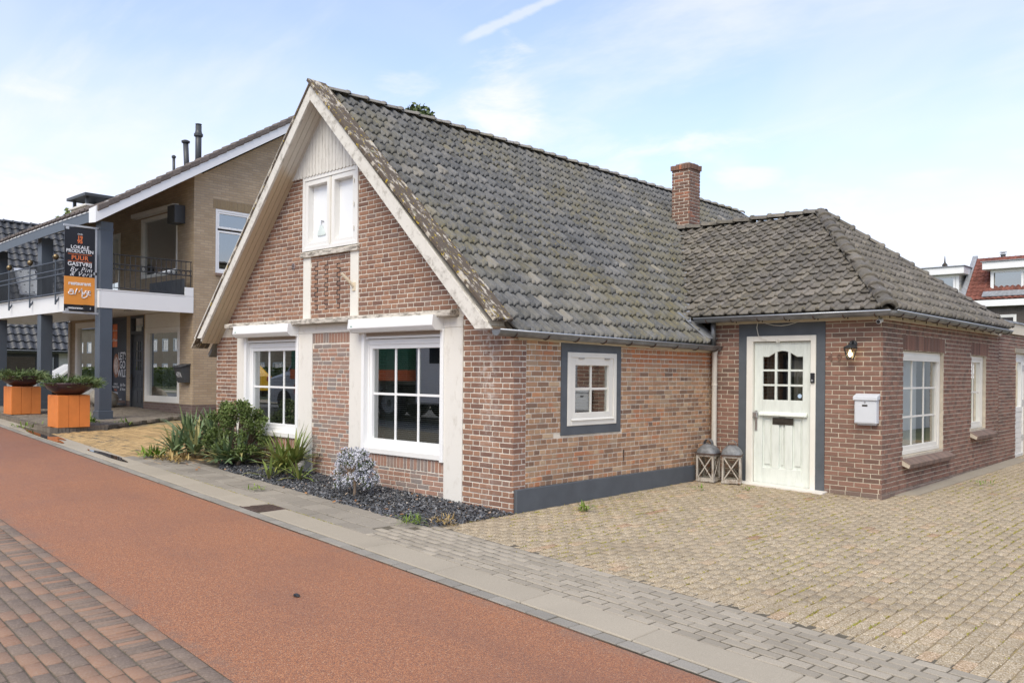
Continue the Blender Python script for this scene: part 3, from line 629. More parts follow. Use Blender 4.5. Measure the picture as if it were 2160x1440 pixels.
def pbox(mb, pl, u0, u1, v0, v1, d0, d1, mi=0):
    return mb.prism([pl(u0, v0, d0), pl(u1, v0, d0), pl(u1, v1, d0), pl(u0, v1, d0)], pl.N * (d1 - d0), mi)
def ring(mb, pl, u0, u1, v0, v1, w, d0, d1, wb=None, wt=None, mi=0):
    wb = w if wb is None else wb; wt = w if wt is None else wt
    pbox(mb, pl, u0, u0 + w, v0, v1, d0, d1, mi); pbox(mb, pl, u1 - w, u1, v0, v1, d0, d1, mi)
    pbox(mb, pl, u0 + w, u1 - w, v0, v0 + wb, d0, d1, mi); pbox(mb, pl, u0 + w, u1 - w, v1 - wt, v1, d0, d1, mi); return mb
def window(parent, pl, u0, u1, v0, v1, fw=0.06, sash=0.06, nu=1, nv=1, d=(-.09, .0), mat=None, gm=None, bar=0.028, name='window', splits=None, curtain=None, fb=None, room=True):
    """window part with frame mesh; sub-parts sash, pane, glazing_bar, reveal room"""
    mat = mat or M_PVC; gm = gm or M_GLASS
    w = ring(MB(), pl, u0, u1, v0, v1, fw, d[0], d[1], wb=fb).build(name, mat, parent, bevel=0.004)
    cells = splits or [(u0 + fw, u1 - fw, v0 + (fb or fw), v1 - fw)]
    for (a, b, c, e) in cells:
        g0 = d[0] + 0.035
        if sash:
            ring(MB(), pl, a, b, c, e, sash, d[0] + 0.01, d[1] - 0.012).build('sash', mat, w, bevel=0.003)
        ia, ib, ic, ie = a + sash, b - sash, c + sash, e - sash
        pb = MB(); pb.quad(pl(ia, ic, g0), pl(ib, ic, g0), pl(ib, ie, g0), pl(ia, ie, g0)); pb.build('pane', gm, w)
        for k in range(1, nu):
            x = ia + (ib - ia) * k / nu; pbox(MB(), pl, x - bar / 2, x + bar / 2, ic, ie, g0 - .008, g0 + .010).build('glazing_bar', mat, w)
        for k in range(1, nv):
            y = ic + (ie - ic) * k / nv; pbox(MB(), pl, ia, ib, y - bar / 2, y + bar / 2, g0 - .0075, g0 + .0095).build('glazing_bar', mat, w)
        if curtain: pbox(MB(), pl, ia - .02, ib + .02, ic - .02, ie + .02, d[0] - .0, d[0] + .01).build('curtain', curtain, w)  # used by the gable casement alone: white backing standing in for reflected sky
    return w
def gutter(parent, a, b, r, out, name='gutter', nb=8, wall=None, zmat=None):
    """half-round gutter from a to b (rim height), opening upward; brackets back to the fascia"""
    a, b, out = Vector(a), Vector(b), Vector(out).normalized(); t = (b - a).normalized(); mb = MB(); n = 9; vs_, fs = [], []
    for p in (a, b):
        for rr in (r, r - 0.006):
            for k in range(n):
                w = math.pi * k / (n - 1); vs_.append(tuple(p + out * math.cos(w) * rr + Vector((0, 0, -math.sin(w) * rr))))
    for k in range(n - 1):
        fs.append((k, k + 1, 2 * n + k + 1, 2 * n + k)); fs.append((n + k + 1, n + k, 3 * n + k, 3 * n + k + 1))
    for q in (0, 2 * n):
        for k in range(n - 1): fs.append((q + k, q + n + k, q + n + k + 1, q + k + 1))
    fs.append(tuple(range(n, 2 * n))); fs.append(tuple(range(3 * n, 4 * n)))
    mb.add(vs_, fs); g = mb.build(name, zmat or M_ZINC, parent, smooth=False)
    MB().tube([a + out * (r + .004), b + out * (r + .004)], 0.011, 8).build('rim', M_ZRIM, g, smooth=True)
    for i in range(nb):
        p = a + (b - a) * ((i + 0.5) / nb); pts = [p + out * math.cos(w) * (r + .006) + Vector((0, 0, -math.sin(w) * (r + .006))) for w in [math.pi * k / 8 for k in range(1, 9)]]
        pts += [p - out * (r + .05) + Vector((0, 0, -r * .55)), p - out * (r + .05) + Vector((0, 0, -r * 1.2))]
        MB().tube(pts, 0.008, 5).build('bracket', M_RUST, g)
    return g
def blinds(pl, u0, u1, v0, v1, d, parent, step=0.028, tilt=0.5, mat=None):
    mb = MB(); v = v0; c, s_ = 0.011 * math.cos(tilt), 0.011 * math.sin(tilt)
    while v < v1:
        mb.quad(pl(u0, v - s_, d + c), pl(u1, v - s_, d + c), pl(u1, v + s_, d - c), pl(u0, v + s_, d - c)); v += step
    return mb.build('venetian_blind', mat or M_SLAT, parent)
# ------------------------------------------------------------------ the ground and the street
def sheet(name, xs, ys_of, mat, dz, parent=None, kind='structure', nx=40):
    """strip between two street lines y=lo(x) and y=hi(x), following the ground"""
    mb = MB(); x0, x1 = xs; V = []; n = nx
    for i in range(n + 1):
        x = x0 + (x1 - x0) * i / n; lo, hi = ys_of(x); V += [(x, lo, gz(x, lo) + dz), (x, hi, gz(x, hi) + dz)]
    mb.add(V, [(2 * i, 2 * i + 2, 2 * i + 3, 2 * i + 1) for i in range(n)]); return mb.build(name, mat, parent, kind=kind)
SB = -0.08                                      # the street runs at a slight angle to the houses
def sl(a): return lambda x: a + SB * x
def polysheet(name, pts, mat, dz, kind='structure'):
    mb = MB(); mb.add([(x, y, gz(x, y) + dz) for x, y in pts], [tuple(range(len(pts)))]); return mb.build(name, mat, kind=kind)
# one sheet to the horizon, stepped so that it follows the street's slope
_gx = [-1500, -300, -80, -40, -24, -18, -12, -6, 0, 4, 9, 20, 60, 300, 1500]; _gy = [-1500, -300, -80, -30, -12, -6, 0, 6, 14, 30, 80, 300, 1500]
_mb = MB(); _mb.add([(x, y, gz(x, y) - 0.10) for y in _gy for x in _gx], [(j * len(_gx) + i, j * len(_gx) + i + 1, (j + 1) * len(_gx) + i + 1, (j + 1) * len(_gx) + i) for j in range(len(_gy) - 1) for i in range(len(_gx) - 1)])
ground = _mb.build('ground', M_LAND, kind='structure')
red = sheet('cycle_path', (-60, 40), lambda x: (-4.57 + SB * x, -2.43 + SB * x), M_ASPH, 0.0, nx=100)
def place_box_pieces(items, mat, parent, name, nobj, hgt=0.06, bev=0.006):
    """items: (cx, cy, length, width, angle, z_top); nearest become objects"""
    vs_, fs = [], []
    for z, ins in ((-1.0, 0), (-0.10, 0), (0.0, 1)):
        for x, y in ((-.5, -.5), (.5, -.5), (.5, .5), (-.5, .5)): vs_.append((x, y, z, ins))
    for q in (0, 4):
        for i in range(4): k = (i + 1) % 4; fs.append((q + i, q + k, q + 4 + k, q + 4 + i))
    fs.append((8, 9, 10, 11)); items = sorted(items, key=lambda t: (Vector((t[0], t[1], t[5])) - CAM).length); meshes = {}; V, Q = [], []; off = wloc(parent) if parent else Vector((0, 0, 0))
    for k, (cx, cy, L, W, ang, zt) in enumerate(items):
        var = random.randrange(5); key = (round(L, 2), round(W, 2), var)
        if key not in meshes:
            r_ = random.Random(var * 13 + 5); loc = np.array([((x * (L - (2 * bev if ins else 0))) + r_.uniform(-.003, .003), (y * (W - (2 * bev if ins else 0))) + r_.uniform(-.003, .003), z * hgt + r_.uniform(-.0012, .0012)) for x, y, z, ins in vs_])
            me = bpy.data.meshes.new(name); me.from_pydata(loc.tolist(), [], fs); me.materials.append(mat); me.update(); meshes[key] = (me, loc)
        me, loc = meshes[key]; tilt = (random.uniform(-.006, .006), random.uniform(-.006, .006)); ang += random.uniform(-.006, .006)
        sx = (gz(cx + .05, cy) - gz(cx - .05, cy)) / .1; sy = 0.01; zj = zt + random.uniform(-.0025, .0025)
        if k < nobj:
            o = bpy.data.objects.new(name, me); COL.objects.link(o); o.parent = parent; o.location = Vector((cx, cy, zj)) - off; o.rotation_euler = (sy + tilt[0], -sx + tilt[1], ang)
        else:
            c, s_ = math.cos(ang), math.sin(ang); x = loc[:, 0] * c - loc[:, 1] * s_; y = loc[:, 0] * s_ + loc[:, 1] * c
            V.append(np.stack([x + cx - off.x, y + cy - off.y, loc[:, 2] + zj + x * (sx + tilt[1]) + y * (sy + tilt[0]) - off.z], 1)); Q.append(np.array(fs).ravel() + len(V[:-1]) * 12)
    if V: link(name + '_field', raw_mesh(name + 's', np.concatenate(V), np.concatenate(Q), 4, mat), parent, 'stuff')
AS = math.atan(SB)
# clinker carriageway on the near side
road = sheet('carriageway', (-60, 40), lambda x: (-9.5 + SB * x, -4.55 + SB * x), M_GJOINT, -0.0035, nx=100)
it = []; x = -14.0
def srow(y_off, x0, x1, L, W, jt=0.009, ph=0.0, skip=None, ang=None, zt=0.0045):
    out = []; x = x0 + ph
    while x < x1:
        xc = x + L / 2; yc = y_off + SB * xc
        if not (skip and skip(xc, yc)): out.append((xc, yc, L - jt, W - jt - .003, AS if ang is None else ang, gz(xc, yc) + zt))
        x += L
    return out
it += srow(-4.62, -13, 7, 0.205, 0.10, ph=0.03)                             # stretcher row along the asphalt
it += srow(-4.775, -13, 7, 0.062, 0.205, ph=0.0)                           # bricks on edge
for k in range(13): it += srow(-4.93 - 0.105 * k, -6.5 + 0.2 * k, 7, 0.205, 0.105, ph=0.1 * (k % 2) + random.uniform(-.02, .02))
place_box_pieces(it, M_CLK, road, 'clinker', 300)
# far half of the carriageway and the other pavement, seen only in the panes
sheet('far_carriageway', (-60, 40), lambda x: (-13.5 + SB * x, -6.40 + SB * x), M_ROAD, -0.004, nx=60); sheet('far_pavement', (-60, 40), lambda x: (-16.0 + SB * x, -13.5 + SB * x), M_BPAV, 0.05, nx=60)
# paver row and concrete gutter
strip = sheet('gutter_bed', (-30, 14), lambda x: (-2.45 + SB * x, -1.94 + SB * x), M_GJOINT, 0.0, nx=60)
place_box_pieces(srow(-2.365, -18, 9, 0.21, 0.125, zt=0.006), M_ROWP, strip, 'row_paver', 300)
def slab_piece(x0, x1, lo, hi, mat, parent, name, zt, th=0.08, skipx=None):
    mb = MB(); n = 1; a = [(x0, lo + SB * x0), (x1, lo + SB * x1), (x1, hi + SB * x1), (x0, hi + SB * x0)]
    mb.prism([(x, y, gz(x, y) + zt) for x, y in a], (0, 0, -th)); return mb.build(name, mat, parent, bevel=0.008)
x = -17.9
while x < 9:
    x1 = x + 1.06
    if x < -2.27 < x1: x1 = -2.27
    if abs(x + 2.27) < 1e-6: x = -1.85; x1 = x + 1.06
    slab_piece(x + 0.003, x1 - 0.003, -2.297, -1.962, M_CONC, strip, 'gutter_slab', 0.012 + random.uniform(-.002, .002)); x = x1
# pavement of small grey pavers in front of the drive, big slabs in front of the bed
pave = sheet('pavement', (-30, 14), lambda x: (-1.955 + SB * x, -1.05 + SB * x), M_GJOINT, 0.0035, nx=60)
it = []
for k in range(8): it += srow(-1.905 + 0.102 * k, -0.55 + 0.205 * round(0.07 * k / 0.205), 9.0, 0.205, 0.102, ph=0.1 * (k % 2) + random.uniform(-.012, .012), zt=0.0105, jt=.013)
place_box_pieces(it, M_GPAV, pave, 'paver', 300)
it = []
for k, (yo, wd) in enumerate(((-1.86, 0.20), (-1.61, 0.30))):
    it += srow(yo, -7.4, -0.5 + 0.1 * k, 0.30 if k else 0.30, wd, jt=0.014, ph=0.13 * k, zt=0.0105)
it += srow(-1.355, -7.4, -0.45, 0.30, 0.20, jt=0.014, ph=0.05, zt=0.0105)
place_box_pieces(it, M_BPAV, pave, 'paving_slab', 300)
# drive of washed-aggregate pavers
drive = sheet('driveway', (0.0, 10), lambda x: (-1.13 + SB * x, 16.0), M_JOINT, -0.0005, nx=20)
it = []; PW, PL = 0.105, 0.21
for c in range(int(9.5 / PW)):
    xc = 0.04 + (c + .5) * PW; y = -1.136 + SB * xc; first = c % 2
    while y < 15.5:
        pl_ = PL / 2 if first else PL; first = 0; yc = y + pl_ / 2; inside_house = (xc < 2.56 and yc > 4.42) or (xc < 0.03)
        vis = xc < 7.0 - 0.19 * (yc + 7.16) + 0.9
        if not inside_house and (vis or yc < 6): it.append((xc + random.uniform(-.004, .004), yc + random.uniform(-.004, .004), PW - .008, pl_ - .008, random.uniform(-.012, .012), gz(xc, yc) + 0.006))
        y += pl_
place_box_pieces(it, M_DPAV, drive, 'drive_paver', 300, bev=0.005)
# concrete apron along the annex
mb = MB(); mb.prism([(x, y, gz(x, y) + 0.014) for x, y in ((2.55, 4.9), (2.78, 5.3), (2.83, 11.5), (2.55, 11.6))], (0, 0, -.05)); mb.build('apron', M_CONC, drive)
mb = MB(); mb.prism([(x, y, gz(x, y) + 0.022) for x, y in ((0.44, 4.23), (1.86, 4.21), (1.83, 4.46), (0.44, 4.46))], (0, 0, -.06)); mb.build('doorstep', M_PLAST, drive)
# slate-chip bed in front of the cottage
bed_lo = lambda x: (-1.25 + SB * x) if x > -5.2 else (-1.25 + SB * x + (-5.2 - x) * 0.55)
bed = sheet('gravel_bed', (-7.2, 0.02), lambda x: (bed_lo(x), -0.002), M_SOIL, -0.005, nx=30)
def scatter_chips(n, size):
    V, Q = [], []; base = np.array([(-1, -.7, 0), (1, -.6, .1), (.8, .8, 0), (-.7, .7, .15), (-.5, -.4, .55), (.6, -.2, .6), (.3, .5, .5), (-.5, .3, .6)]); fc = np.array([(4, 5, 6, 7), (0, 1, 5, 4), (1, 2, 6, 5), (2, 3, 7, 6), (3, 0, 4, 7)]).ravel(); k = 0
    while k < n:
        x = rng.uniform(-6.3, 0.06); y = rng.uniform(-1.32 - 0.08 * x, 0.0)
        lim = -1.30 + SB * x + (0.25 * max(0, x + 0.35) if x > -0.35 else 0)
        if y < max(lim, bed_lo(x) - 0.03) or (x > -0.02 and y < -0.95): continue
        if x < -5.6 and rng.random() < (-5.6 - x): continue
        s = rng.uniform(.6, 1.25) * size; a = rng.uniform(0, 6.28); b = rng.normal(0, .5); v = base * np.array([1, rng.uniform(.5, .9), rng.uniform(.3, .7)]) * s
        ca, sa, cb, sb = math.cos(a), math.sin(a), math.cos(b), math.sin(b); v = np.stack([v[:, 0] * cb + v[:, 2] * sb, v[:, 1], -v[:, 0] * sb + v[:, 2] * cb], 1)
        heap = 0.02 + 0.03 * math.exp(-((y + 0.55) / .35) ** 2) * (1 if x < -.2 else .3)
        v = np.stack([v[:, 0] * ca - v[:, 1] * sa + x, v[:, 0] * sa + v[:, 1] * ca + y, v[:, 2] + gz(x, y) + rng.uniform(-.004, heap)], 1); V.append(v); Q.append(fc + 8 * k); k += 1
    return np.concatenate(V), np.concatenate(Q)
V, Q = scatter_chips(15000, 0.0185)
tag(link('gravel', raw_mesh('gravel', V, Q, 4, M_CHIP), None, 'stuff'), 'black slate chips spread over the bed below the cottage windows', 'gravel')
# neighbour's yellow drive and the restaurant terrace
ydr = polysheet('yellow_driveway', [(-11.55, -1.02), (-5.6, -1.5), (-5.6, 0.0), (-6.9, 0.0), (-6.9, 14), (-13.3, 14), (-13.3, 2.2), (-11.9, 0.2)], M_JOINT, -0.006)
it = []
for r in range(64):
    for c in range(34):
        xc, yc = -13.2 + c * 0.205 + (r % 2) * .1, -1.5 + r * 0.085
        if yc < -1.05 + SB * (xc + 11.5) * 1.0 - 0.0: continue
        if xc > -5.75 or (xc > -6.95 and yc > -0.1) or yc > 3.6: continue
        if xc < -11.9 - (yc - 0.2) * 0.68 and yc > 0.1 or (xc < -11.6 + (yc + 1) * -.3): continue
        it.append((xc, yc, 0.196, 0.077, 0, gz(xc, yc) + 0.006))
place_box_pieces(it, M_YPAV, ydr, 'yellow_paver', 300, bev=0.004)
ter = MB(); T = [(-11.75, -0.98), (-30, 0.2), (-30, 14), (-13.3, 14), (-13.3, 2.2), (-11.95, 0.15)]
ter.prism([(x, y, (gz(x, y) if x > -26 else 0.42) + 0.085) for x, y in T], (0, 0, -0.2)); ter = ter.build('terrace_paving', M_GJOINT, kind='structure')
it = []
for r in range(52):
    for c in range(62):
        xc, yc = -23 + c * 0.182 + (r % 2) * .09, -0.85 + r * .088
        if xc > -11.95 - max(0, yc - .1) * 0.62 or xc > -11.85 or yc < -0.98 - (xc + 11.75) * 0.0645 + .13: continue
        it.append((xc, yc, 0.174, 0.08, 0, gz(xc, yc) + 0.093))
place_box_pieces(it, M_TPAV, ter, 'terrace_paver', 300, bev=0.004)
mb = MB(); n = 90                                       # upright clinkers edging the terrace
for i in range(n):
    x = -11.76 - i * 0.075; y = -0.99 - (x + 11.75) * 0.0645
    mb.box(x - .033, x + .033, y - .03, y + .07, gz(x, y) - .05, gz(x, y) + 0.10 + random.uniform(-.006, .006), j=.003)
for i in range(15):
    y = -0.90 + i * 0.075; x = -11.76 - i * 0.0135; mb.box(x - .05, x + .05, y - .033, y + .033, gz(x, y) - .05, gz(x, y) + 0.10 + random.uniform(-.006, .006), j=.003)
mb.build('edging_clinkers', M_TPAV, ter, kind='stuff')
# drain grate in the gutter, puddles
gr = thing('drain_grate', 'cast iron slotted drain cover set in the concrete gutter', 'drain cover', (-2.06, -2.13 + SB * -2.06, gz(-2.06, -2.0)))
mb = MB(); mb.box(-.205, .205, -.165, .165, -.07, -.012); mb.v = [(x - 2.06, y - 2.13 + .165 + x * SB, z + gz(-2.06 + x, -2.0)) for x, y, z in mb.v]; mb.build('pan', M_BLACK, gr)
mb = MB()
for i in range(9): mb.box(-.19 + i * .0475 - .011, -.19 + i * .0475 + .011, -.15, .15, -.02, .010)
mb.box(-.205, .205, -.166, -.15, -.02, .011); mb.box(-.205, .205, .15, .166, -.02, .011)
mb.v = [(x - 2.06 + y * .5, y - 2.13 + .165 + x * SB, z + gz(-2.06 + x, -2.0)) for x, y, z in mb.v]; mb.build('slotted_cover', M_RUST, gr)
def puddle(cx, cy, rx, ry, label, seed):
    r_ = random.Random(seed); n = 26; ph = [r_.uniform(0, 6.28) for _ in range(4)]; pts = []
    for k in range(n):
        a = 2 * math.pi * k / n; q = 1 + .22 * math.sin(2 * a + ph[0]) + .16 * math.sin(3 * a + ph[1]) + .1 * math.sin(5 * a + ph[2]); x = cx + rx * q * math.cos(a); y = cy + SB * (x - cx) + ry * q * math.sin(a); pts.append((x, y))
    tag(polysheet('puddle', pts, M_WATER, 0.021, kind=None), label, 'puddle', 'rainwater left along the gutter')
puddle(-7.6, -2.13 + 0.62, 0.75, 0.085, 'small puddle mirroring the sky in the gutter beside the yellow drive', 3)
puddle(-11.6, -2.16 + 0.95, 1.9, 0.13, 'long puddle on the path edge below the orange planters', 5)
# ------------------------------------------------------------------ the gabled cottage
RS, RX, RZ = 0.945, -3.65, 5.60                          # right slope, ridge line
LS = 1.075
zr = lambda x: RZ - RS * (x - RX)
zl = lambda x: RZ - LS * (RX - x)
cot = thing('cottage', 'brick cottage with steep grey tiled gable roof and white window frames', 'house', (-3.5, 6.0, 0.05))
FP = Plane((0, 0, 0), (1, 0, 0), (0, -1, 0)); SP = Plane((0, 0, 0), (0, 1, 0), (1, 0, 0))
W1 = (-5.93, -4.385, 0.60, 2.28); W2 = (-2.815, -1.165, 0.515, 2.28); WU = (-4.31, -2.955, 3.33, 4.52)
clips = [(RS, 1, zr(0) - 0.06), (-LS, 1, zl(0) - 0.06)]
opn = [W1, W2, WU]
wall = slab(FP, -6.9, 0.0, -0.25, 5.6, opn, clips, 0.28, 'wall', M_MORT, cot)
skip = opn + [(-6.2, -5.9, -1, 2.3), (-4.385, -4.035, -1, 2.3), (-3.125, -2.815, -1, 2.3), (-1.165, -0.83, -1, 2.3), (-6.37, -0.92, 2.17, 2.395), (-4.30, -4.10, 2.3, 3.4), (-3.13, -2.94, 2.3, 3.4), (-5, -2.5, 4.50, 6)]
fb = []
fb += layout(-6.9, -6.2, -0.15, 2.17, 0.063, 'flemish', openings=skip, clips=clips, seed=1)
fb += layout(-0.83, 0.0, -0.13, 2.36, 0.063, 'flemish', openings=skip, clips=clips, seed=2, L=0.20)
fb += layout(-0.92, 0.0, 2.23, 2.40, 0.063, 'flemish', openings=skip, clips=clips, seed=9, L=0.20) if False else []
fb += layout(-6.9, 0.0, 2.40, 4.50, 0.0625, 'flemish', openings=skip + [(-4.10, -3.13, 2.3, 3.4)], clips=clips, seed=3)
lay(FP, fb, M_FAC, wall, 215)
pn = layout(-4.035, -3.125, -0.10, 2.02, 0.0605, 'wild', openings=skip, seed=4) + layout(-4.035, -3.125, 2.03, 2.165, 0.14, 'soldier', L=.06, openings=skip, seed=5)
lay(FP, pn, M_PAN, wall, 0, 'panel_brick')
for (a, b, zt, sd) in ((-5.9, -4.385, 0.595, 11), (-2.815, -1.165, 0.51, 12)):
    pb = layout(a, b, zt - 0.15, zt - 0.006, 0.14, 'soldier', openings=skip, seed=sd) + layout(a, b, -0.20 + gz(a, 0), zt - 0.165, 0.063, 'wild', openings=skip, seed=sd + 5)
    lay(FP, pb, M_PAN if sd == 12 else M_FAC, wall, 0, 'apron_brick')
lay(FP, layout(-4.10, -3.13, 2.40, 3.325, 0.063, 'stretcher', L=0.17, jt=0.014, openings=skip, seed=6), M_FAC, wall, 0, 'infill_brick')
mb = MB()                                                   # settlement crack stepping through the infill
for c0 in (-3.93, -3.68, -3.38):
    u = c0
    for r in range(2, 13):
        v = 3.28 - r * 0.063; du = 0.07 * (1 if r % 2 else -1); mb.prism([FP(u - .006, v, .0085), FP(u + .006, v, .0085), FP(u + .006, v + .063, .0085), FP(u - .006, v + .063, .0085)], (0, .004, 0))
        mb.prism([FP(min(u, u + du), v - .005, .0086), FP(max(u, u + du), v - .005, .0086), FP(max(u, u + du), v + .005, .0086), FP(min(u, u + du), v + .005, .0086)], (0, .004, 0)); u += du
mb.build('crack', M_DARK, wall)
# side wall
SW = (0.96, 1.98, 0.965, 1.885)
side = slab(SP, 0.2803, 4.46, -0.2, 2.09, [SW], [], 0.28, 'wall', M_MORT3, cot)
sb = layout(0.215, 4.46, 0.0255, 2.06, 0.0625, 'cross', L=0.19, H=0.09, openings=[(0.845, 2.085, 0.855, 2.1), (0.215, 3.96, -1, 0.274)], seed=21)
q = layout(-0.007, 0.205, -0.13, 2.06, 0.063, 'flemish', L=0.20, openings=[(0.02, 3.96, -1, 0.262)], seed=2, off=0.14)
lay(SP, sb, M_SIDE, side, 85); lay(SP, q, M_FAC, side, 0, 'quoin_brick')
mb = MB(); mb.box(-6.9, -6.62, 0.28, 12.0, -.3, 2.2); mb.box(-6.9, 0.0, 11.75, 12.0, -.3, 2.2); mb.box(-.28, 0, 4.47, 12.0, -.3, 2.0); mb.prism([(-6.9, 12, 2.2), (0, 12, 2.0), (RX, 12, 5.5)], (0, -.25, 0)); mb.build('rear_wall', M_BRR, cot)
mb = MB(); mb.box(-6.6, -.3, .3, 11.7, 0.02, 0.05); mb.box(-6.6, -.3, 3.4, 3.5, 0.06, 2.25); mb.box(-6.6, -.3, .3, 3.4, 2.35, 2.45); mb.build('interior', M_DARK, cot)
# pilasters, beam and ledge
for (a, b, z0, z1) in ((-6.2, -5.93, 0.0, 2.17), (-4.385, -4.037, 0.02, 2.17), (-3.123, -2.817, 0.03, 2.17), (-1.163, -0.832, -0.08, 2.17)):
    pbox(MB(), FP, a, b, z0, z1, -.02, .022).build('pilaster', M_PLAST, cot, bevel=0.006)
for a, b in ((-4.295, -4.103), (-3.128, -2.942)): pbox(MB(), FP, a, b, 2.392, 3.335, -.02, .016).build('post', M_FRAMEW, cot, bevel=0.004)
pbox(MB(), FP, -6.2, -0.832, 2.172, 2.30, -.02, .020).build('beam', M_PLAST, cot, bevel=0.005)
mb = MB(); mb.prism([FP(-6.38, 2.302, -.01), FP(-6.38, 2.302, .15), FP(-6.38, 2.372, .16), FP(-6.38, 2.40, -.01)], (5.46, 0, 0)); mb.build('ledge', M_LEDGE, cot, bevel=0.008)
# front windows with roller shutter boxes
def shop_window(u0, u1, v0, box, seed):
    vt = 2.06; w = window(cot, FP, u0, u1, v0 + .07, vt, fw=0.075, sash=0.055, nu=3, nv=2, d=(-.12, -.03), bar=0.03, fb=0.07)
    for a, b in ((u0 - .005, u0 + .055), (u1 - .055, u1 + .005)): pbox(MB(), FP, a, b, v0 - .02, 2.16, -.05, .045).build('guide_rail', M_PVC, w, bevel=0.005)
    pbox(MB(), FP, u0 + .057, u1 - .057, v0, v0 + .075, -.10, .035).build('sill', M_WHITE, w, bevel=0.006)
    pbox(MB(), FP, u0 + .057, u1 - .057, vt + .004, 2.095, -.025, .012).build('bottom_slat', M_PVC, w); mb = MB()
    for k in range(3): pbox(mb, FP, u0 + .057, u1 - .057, 2.098 + k * .03, 2.126 + k * .03, -.02, .006)
    mb.build('shutter_curtain', M_TAUPE, w)
    a, b = box; z0, z1 = 2.145, 2.325; mb = MB(); prof = [FP(a + .012, z1, .0), FP(a + .012, z1, .20), FP(a + .012, z0 + .055, .215), FP(a + .012, z0, .165), FP(a + .012, z0, .0)]; mb.prism(prof, (b - a - .024, 0, 0)); sb_ = mb.build('shutter_box', M_PVC, w, bevel=0.006)
    for x in (a, b - .011):
        mb = MB(); mb.prism([FP(x, z1 + .004, .0), FP(x, z1 + .004, .206), FP(x, z0 + .052, .221), FP(x, z0 - .004, .168), FP(x, z0 - .004, .0)], (.011, 0, 0)); mb.build('end_cap', M_PVC, sb_)
    MB().box(a + .05, a + .10, -.2135, -.21, z0 + .07, z0 + .09).build('maker_badge', plain('badge_green', (0.30, 0.42, 0.36), .5), sb_)
    blinds(FP, u0 + .1, u1 - .1, v0 + .15, vt - .09, -.20, w, step=.026, tilt=.35)
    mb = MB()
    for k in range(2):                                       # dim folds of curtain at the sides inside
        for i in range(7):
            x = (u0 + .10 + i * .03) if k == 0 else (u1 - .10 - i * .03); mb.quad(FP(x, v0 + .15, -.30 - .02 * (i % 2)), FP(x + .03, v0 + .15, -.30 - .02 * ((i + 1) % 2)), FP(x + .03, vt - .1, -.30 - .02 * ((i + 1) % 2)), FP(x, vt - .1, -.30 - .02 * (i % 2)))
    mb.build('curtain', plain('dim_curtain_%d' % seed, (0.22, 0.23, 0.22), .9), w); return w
shop_window(W1[0] + .0, W1[1], W1[2], (-5.99, -4.39), 1); shop_window(W2[0], W2[1], W2[2], (-2.90, -1.17), 2)
M_SKYREFL = plain('painted_sky_reflection', (.86, .87, .875), .8, .01, 3)  # white colour painting in the bright sky mirrored by the gable panes
# twin casement in the gable
um = (WU[0] + WU[1]) / 2 + 0.02
w = window(cot, FP, WU[0], WU[1], WU[2] + .06, WU[3] - .03, fw=0.06, sash=0.07, d=(-.09, .028), mat=M_WHITE, splits=[(WU[0] + .06, um - .02, WU[2] + .11, WU[3] - .09), (um + .02, WU[1] - .06, WU[2] + .11, WU[3] - .09)], gm=M_GLASSW, curtain=M_SKYREFL)
pbox(MB(), FP, um - .02, um + .02, WU[2] + .12, WU[3] - .105, -.08, .03).build('mullion', M_FRAMEW, w)
mb = MB(); mb.prism([FP(WU[0] - .01, WU[2] - .03, -.05), FP(WU[0] - .01, WU[2] - .03, .05), FP(WU[0] - .01, WU[2] + .03, .055), FP(WU[0] - .01, WU[2] + .06, .0)], (WU[1] - WU[0] + .04, 0, 0)); mb.build('sill', M_LEDGE, w)
for z in (3.62, 3.95, 4.28): MB().tube([FP(WU[1] - .085, z - .03, .03), FP(WU[1] - .085, z + .03, .03)], .008, 6).build('hinge', M_FRAMEW, w)
lampi = thing('lamp_shade', 'pale green cone lamp standing inside the left gable casement', 'lamp', (-3.96, 0.03, 3.60)); c = Vector((-3.96, .068, 3.62))
MB().lathe(c, [(.105, 0), (.10, .03), (.05, .11), (.035, .15)], 14, sy=.12).build('shade', plain('lamp_green', (0.66, 0.73, 0.69), .5), lampi); MB().tube([c + Vector((0, 0, .14)), c + Vector((0, 0, .22)), c + Vector((.06, 0, .20))], .008, 6).build('neck', M_STEEL, lampi)
# tongue-and-groove cladding above
clad = MB(); clad.prism([(-4.83, 0.0, 4.515), (-2.66, 0.0, 4.515), (-3.65, 0, 5.5)], (0, -.018, 0)); clad = clad.build('gable_cladding', M_CLAD, cot)
x = -4.86
while x < -2.62:
    w_ = 0.082; mt = min(zl(x + .04), zr(x + .04)) - 0.09; zb = 4.485 if True else 0
    if mt > zb + .03:
        tip = 0.022; zs = [min(zl(x), zr(x)) - .09, min(zl(x + w_), zr(x + w_)) - .09]
        p = [(x + .003, -.02, zb + tip), (x + .022, -.02, zb), (x + w_ - .022, -.02, zb), (x + w_ - .003, -.02, zb + tip), (x + w_ - .003, -.02, max(zb + tip + .01, zs[1])), (x + .003, -.02, max(zb + tip + .01, zs[0]))]
        MB().prism(p, (0, -.018 - random.uniform(0, .003), 0)).build('board', M_CLAD, clad)
    x += w_
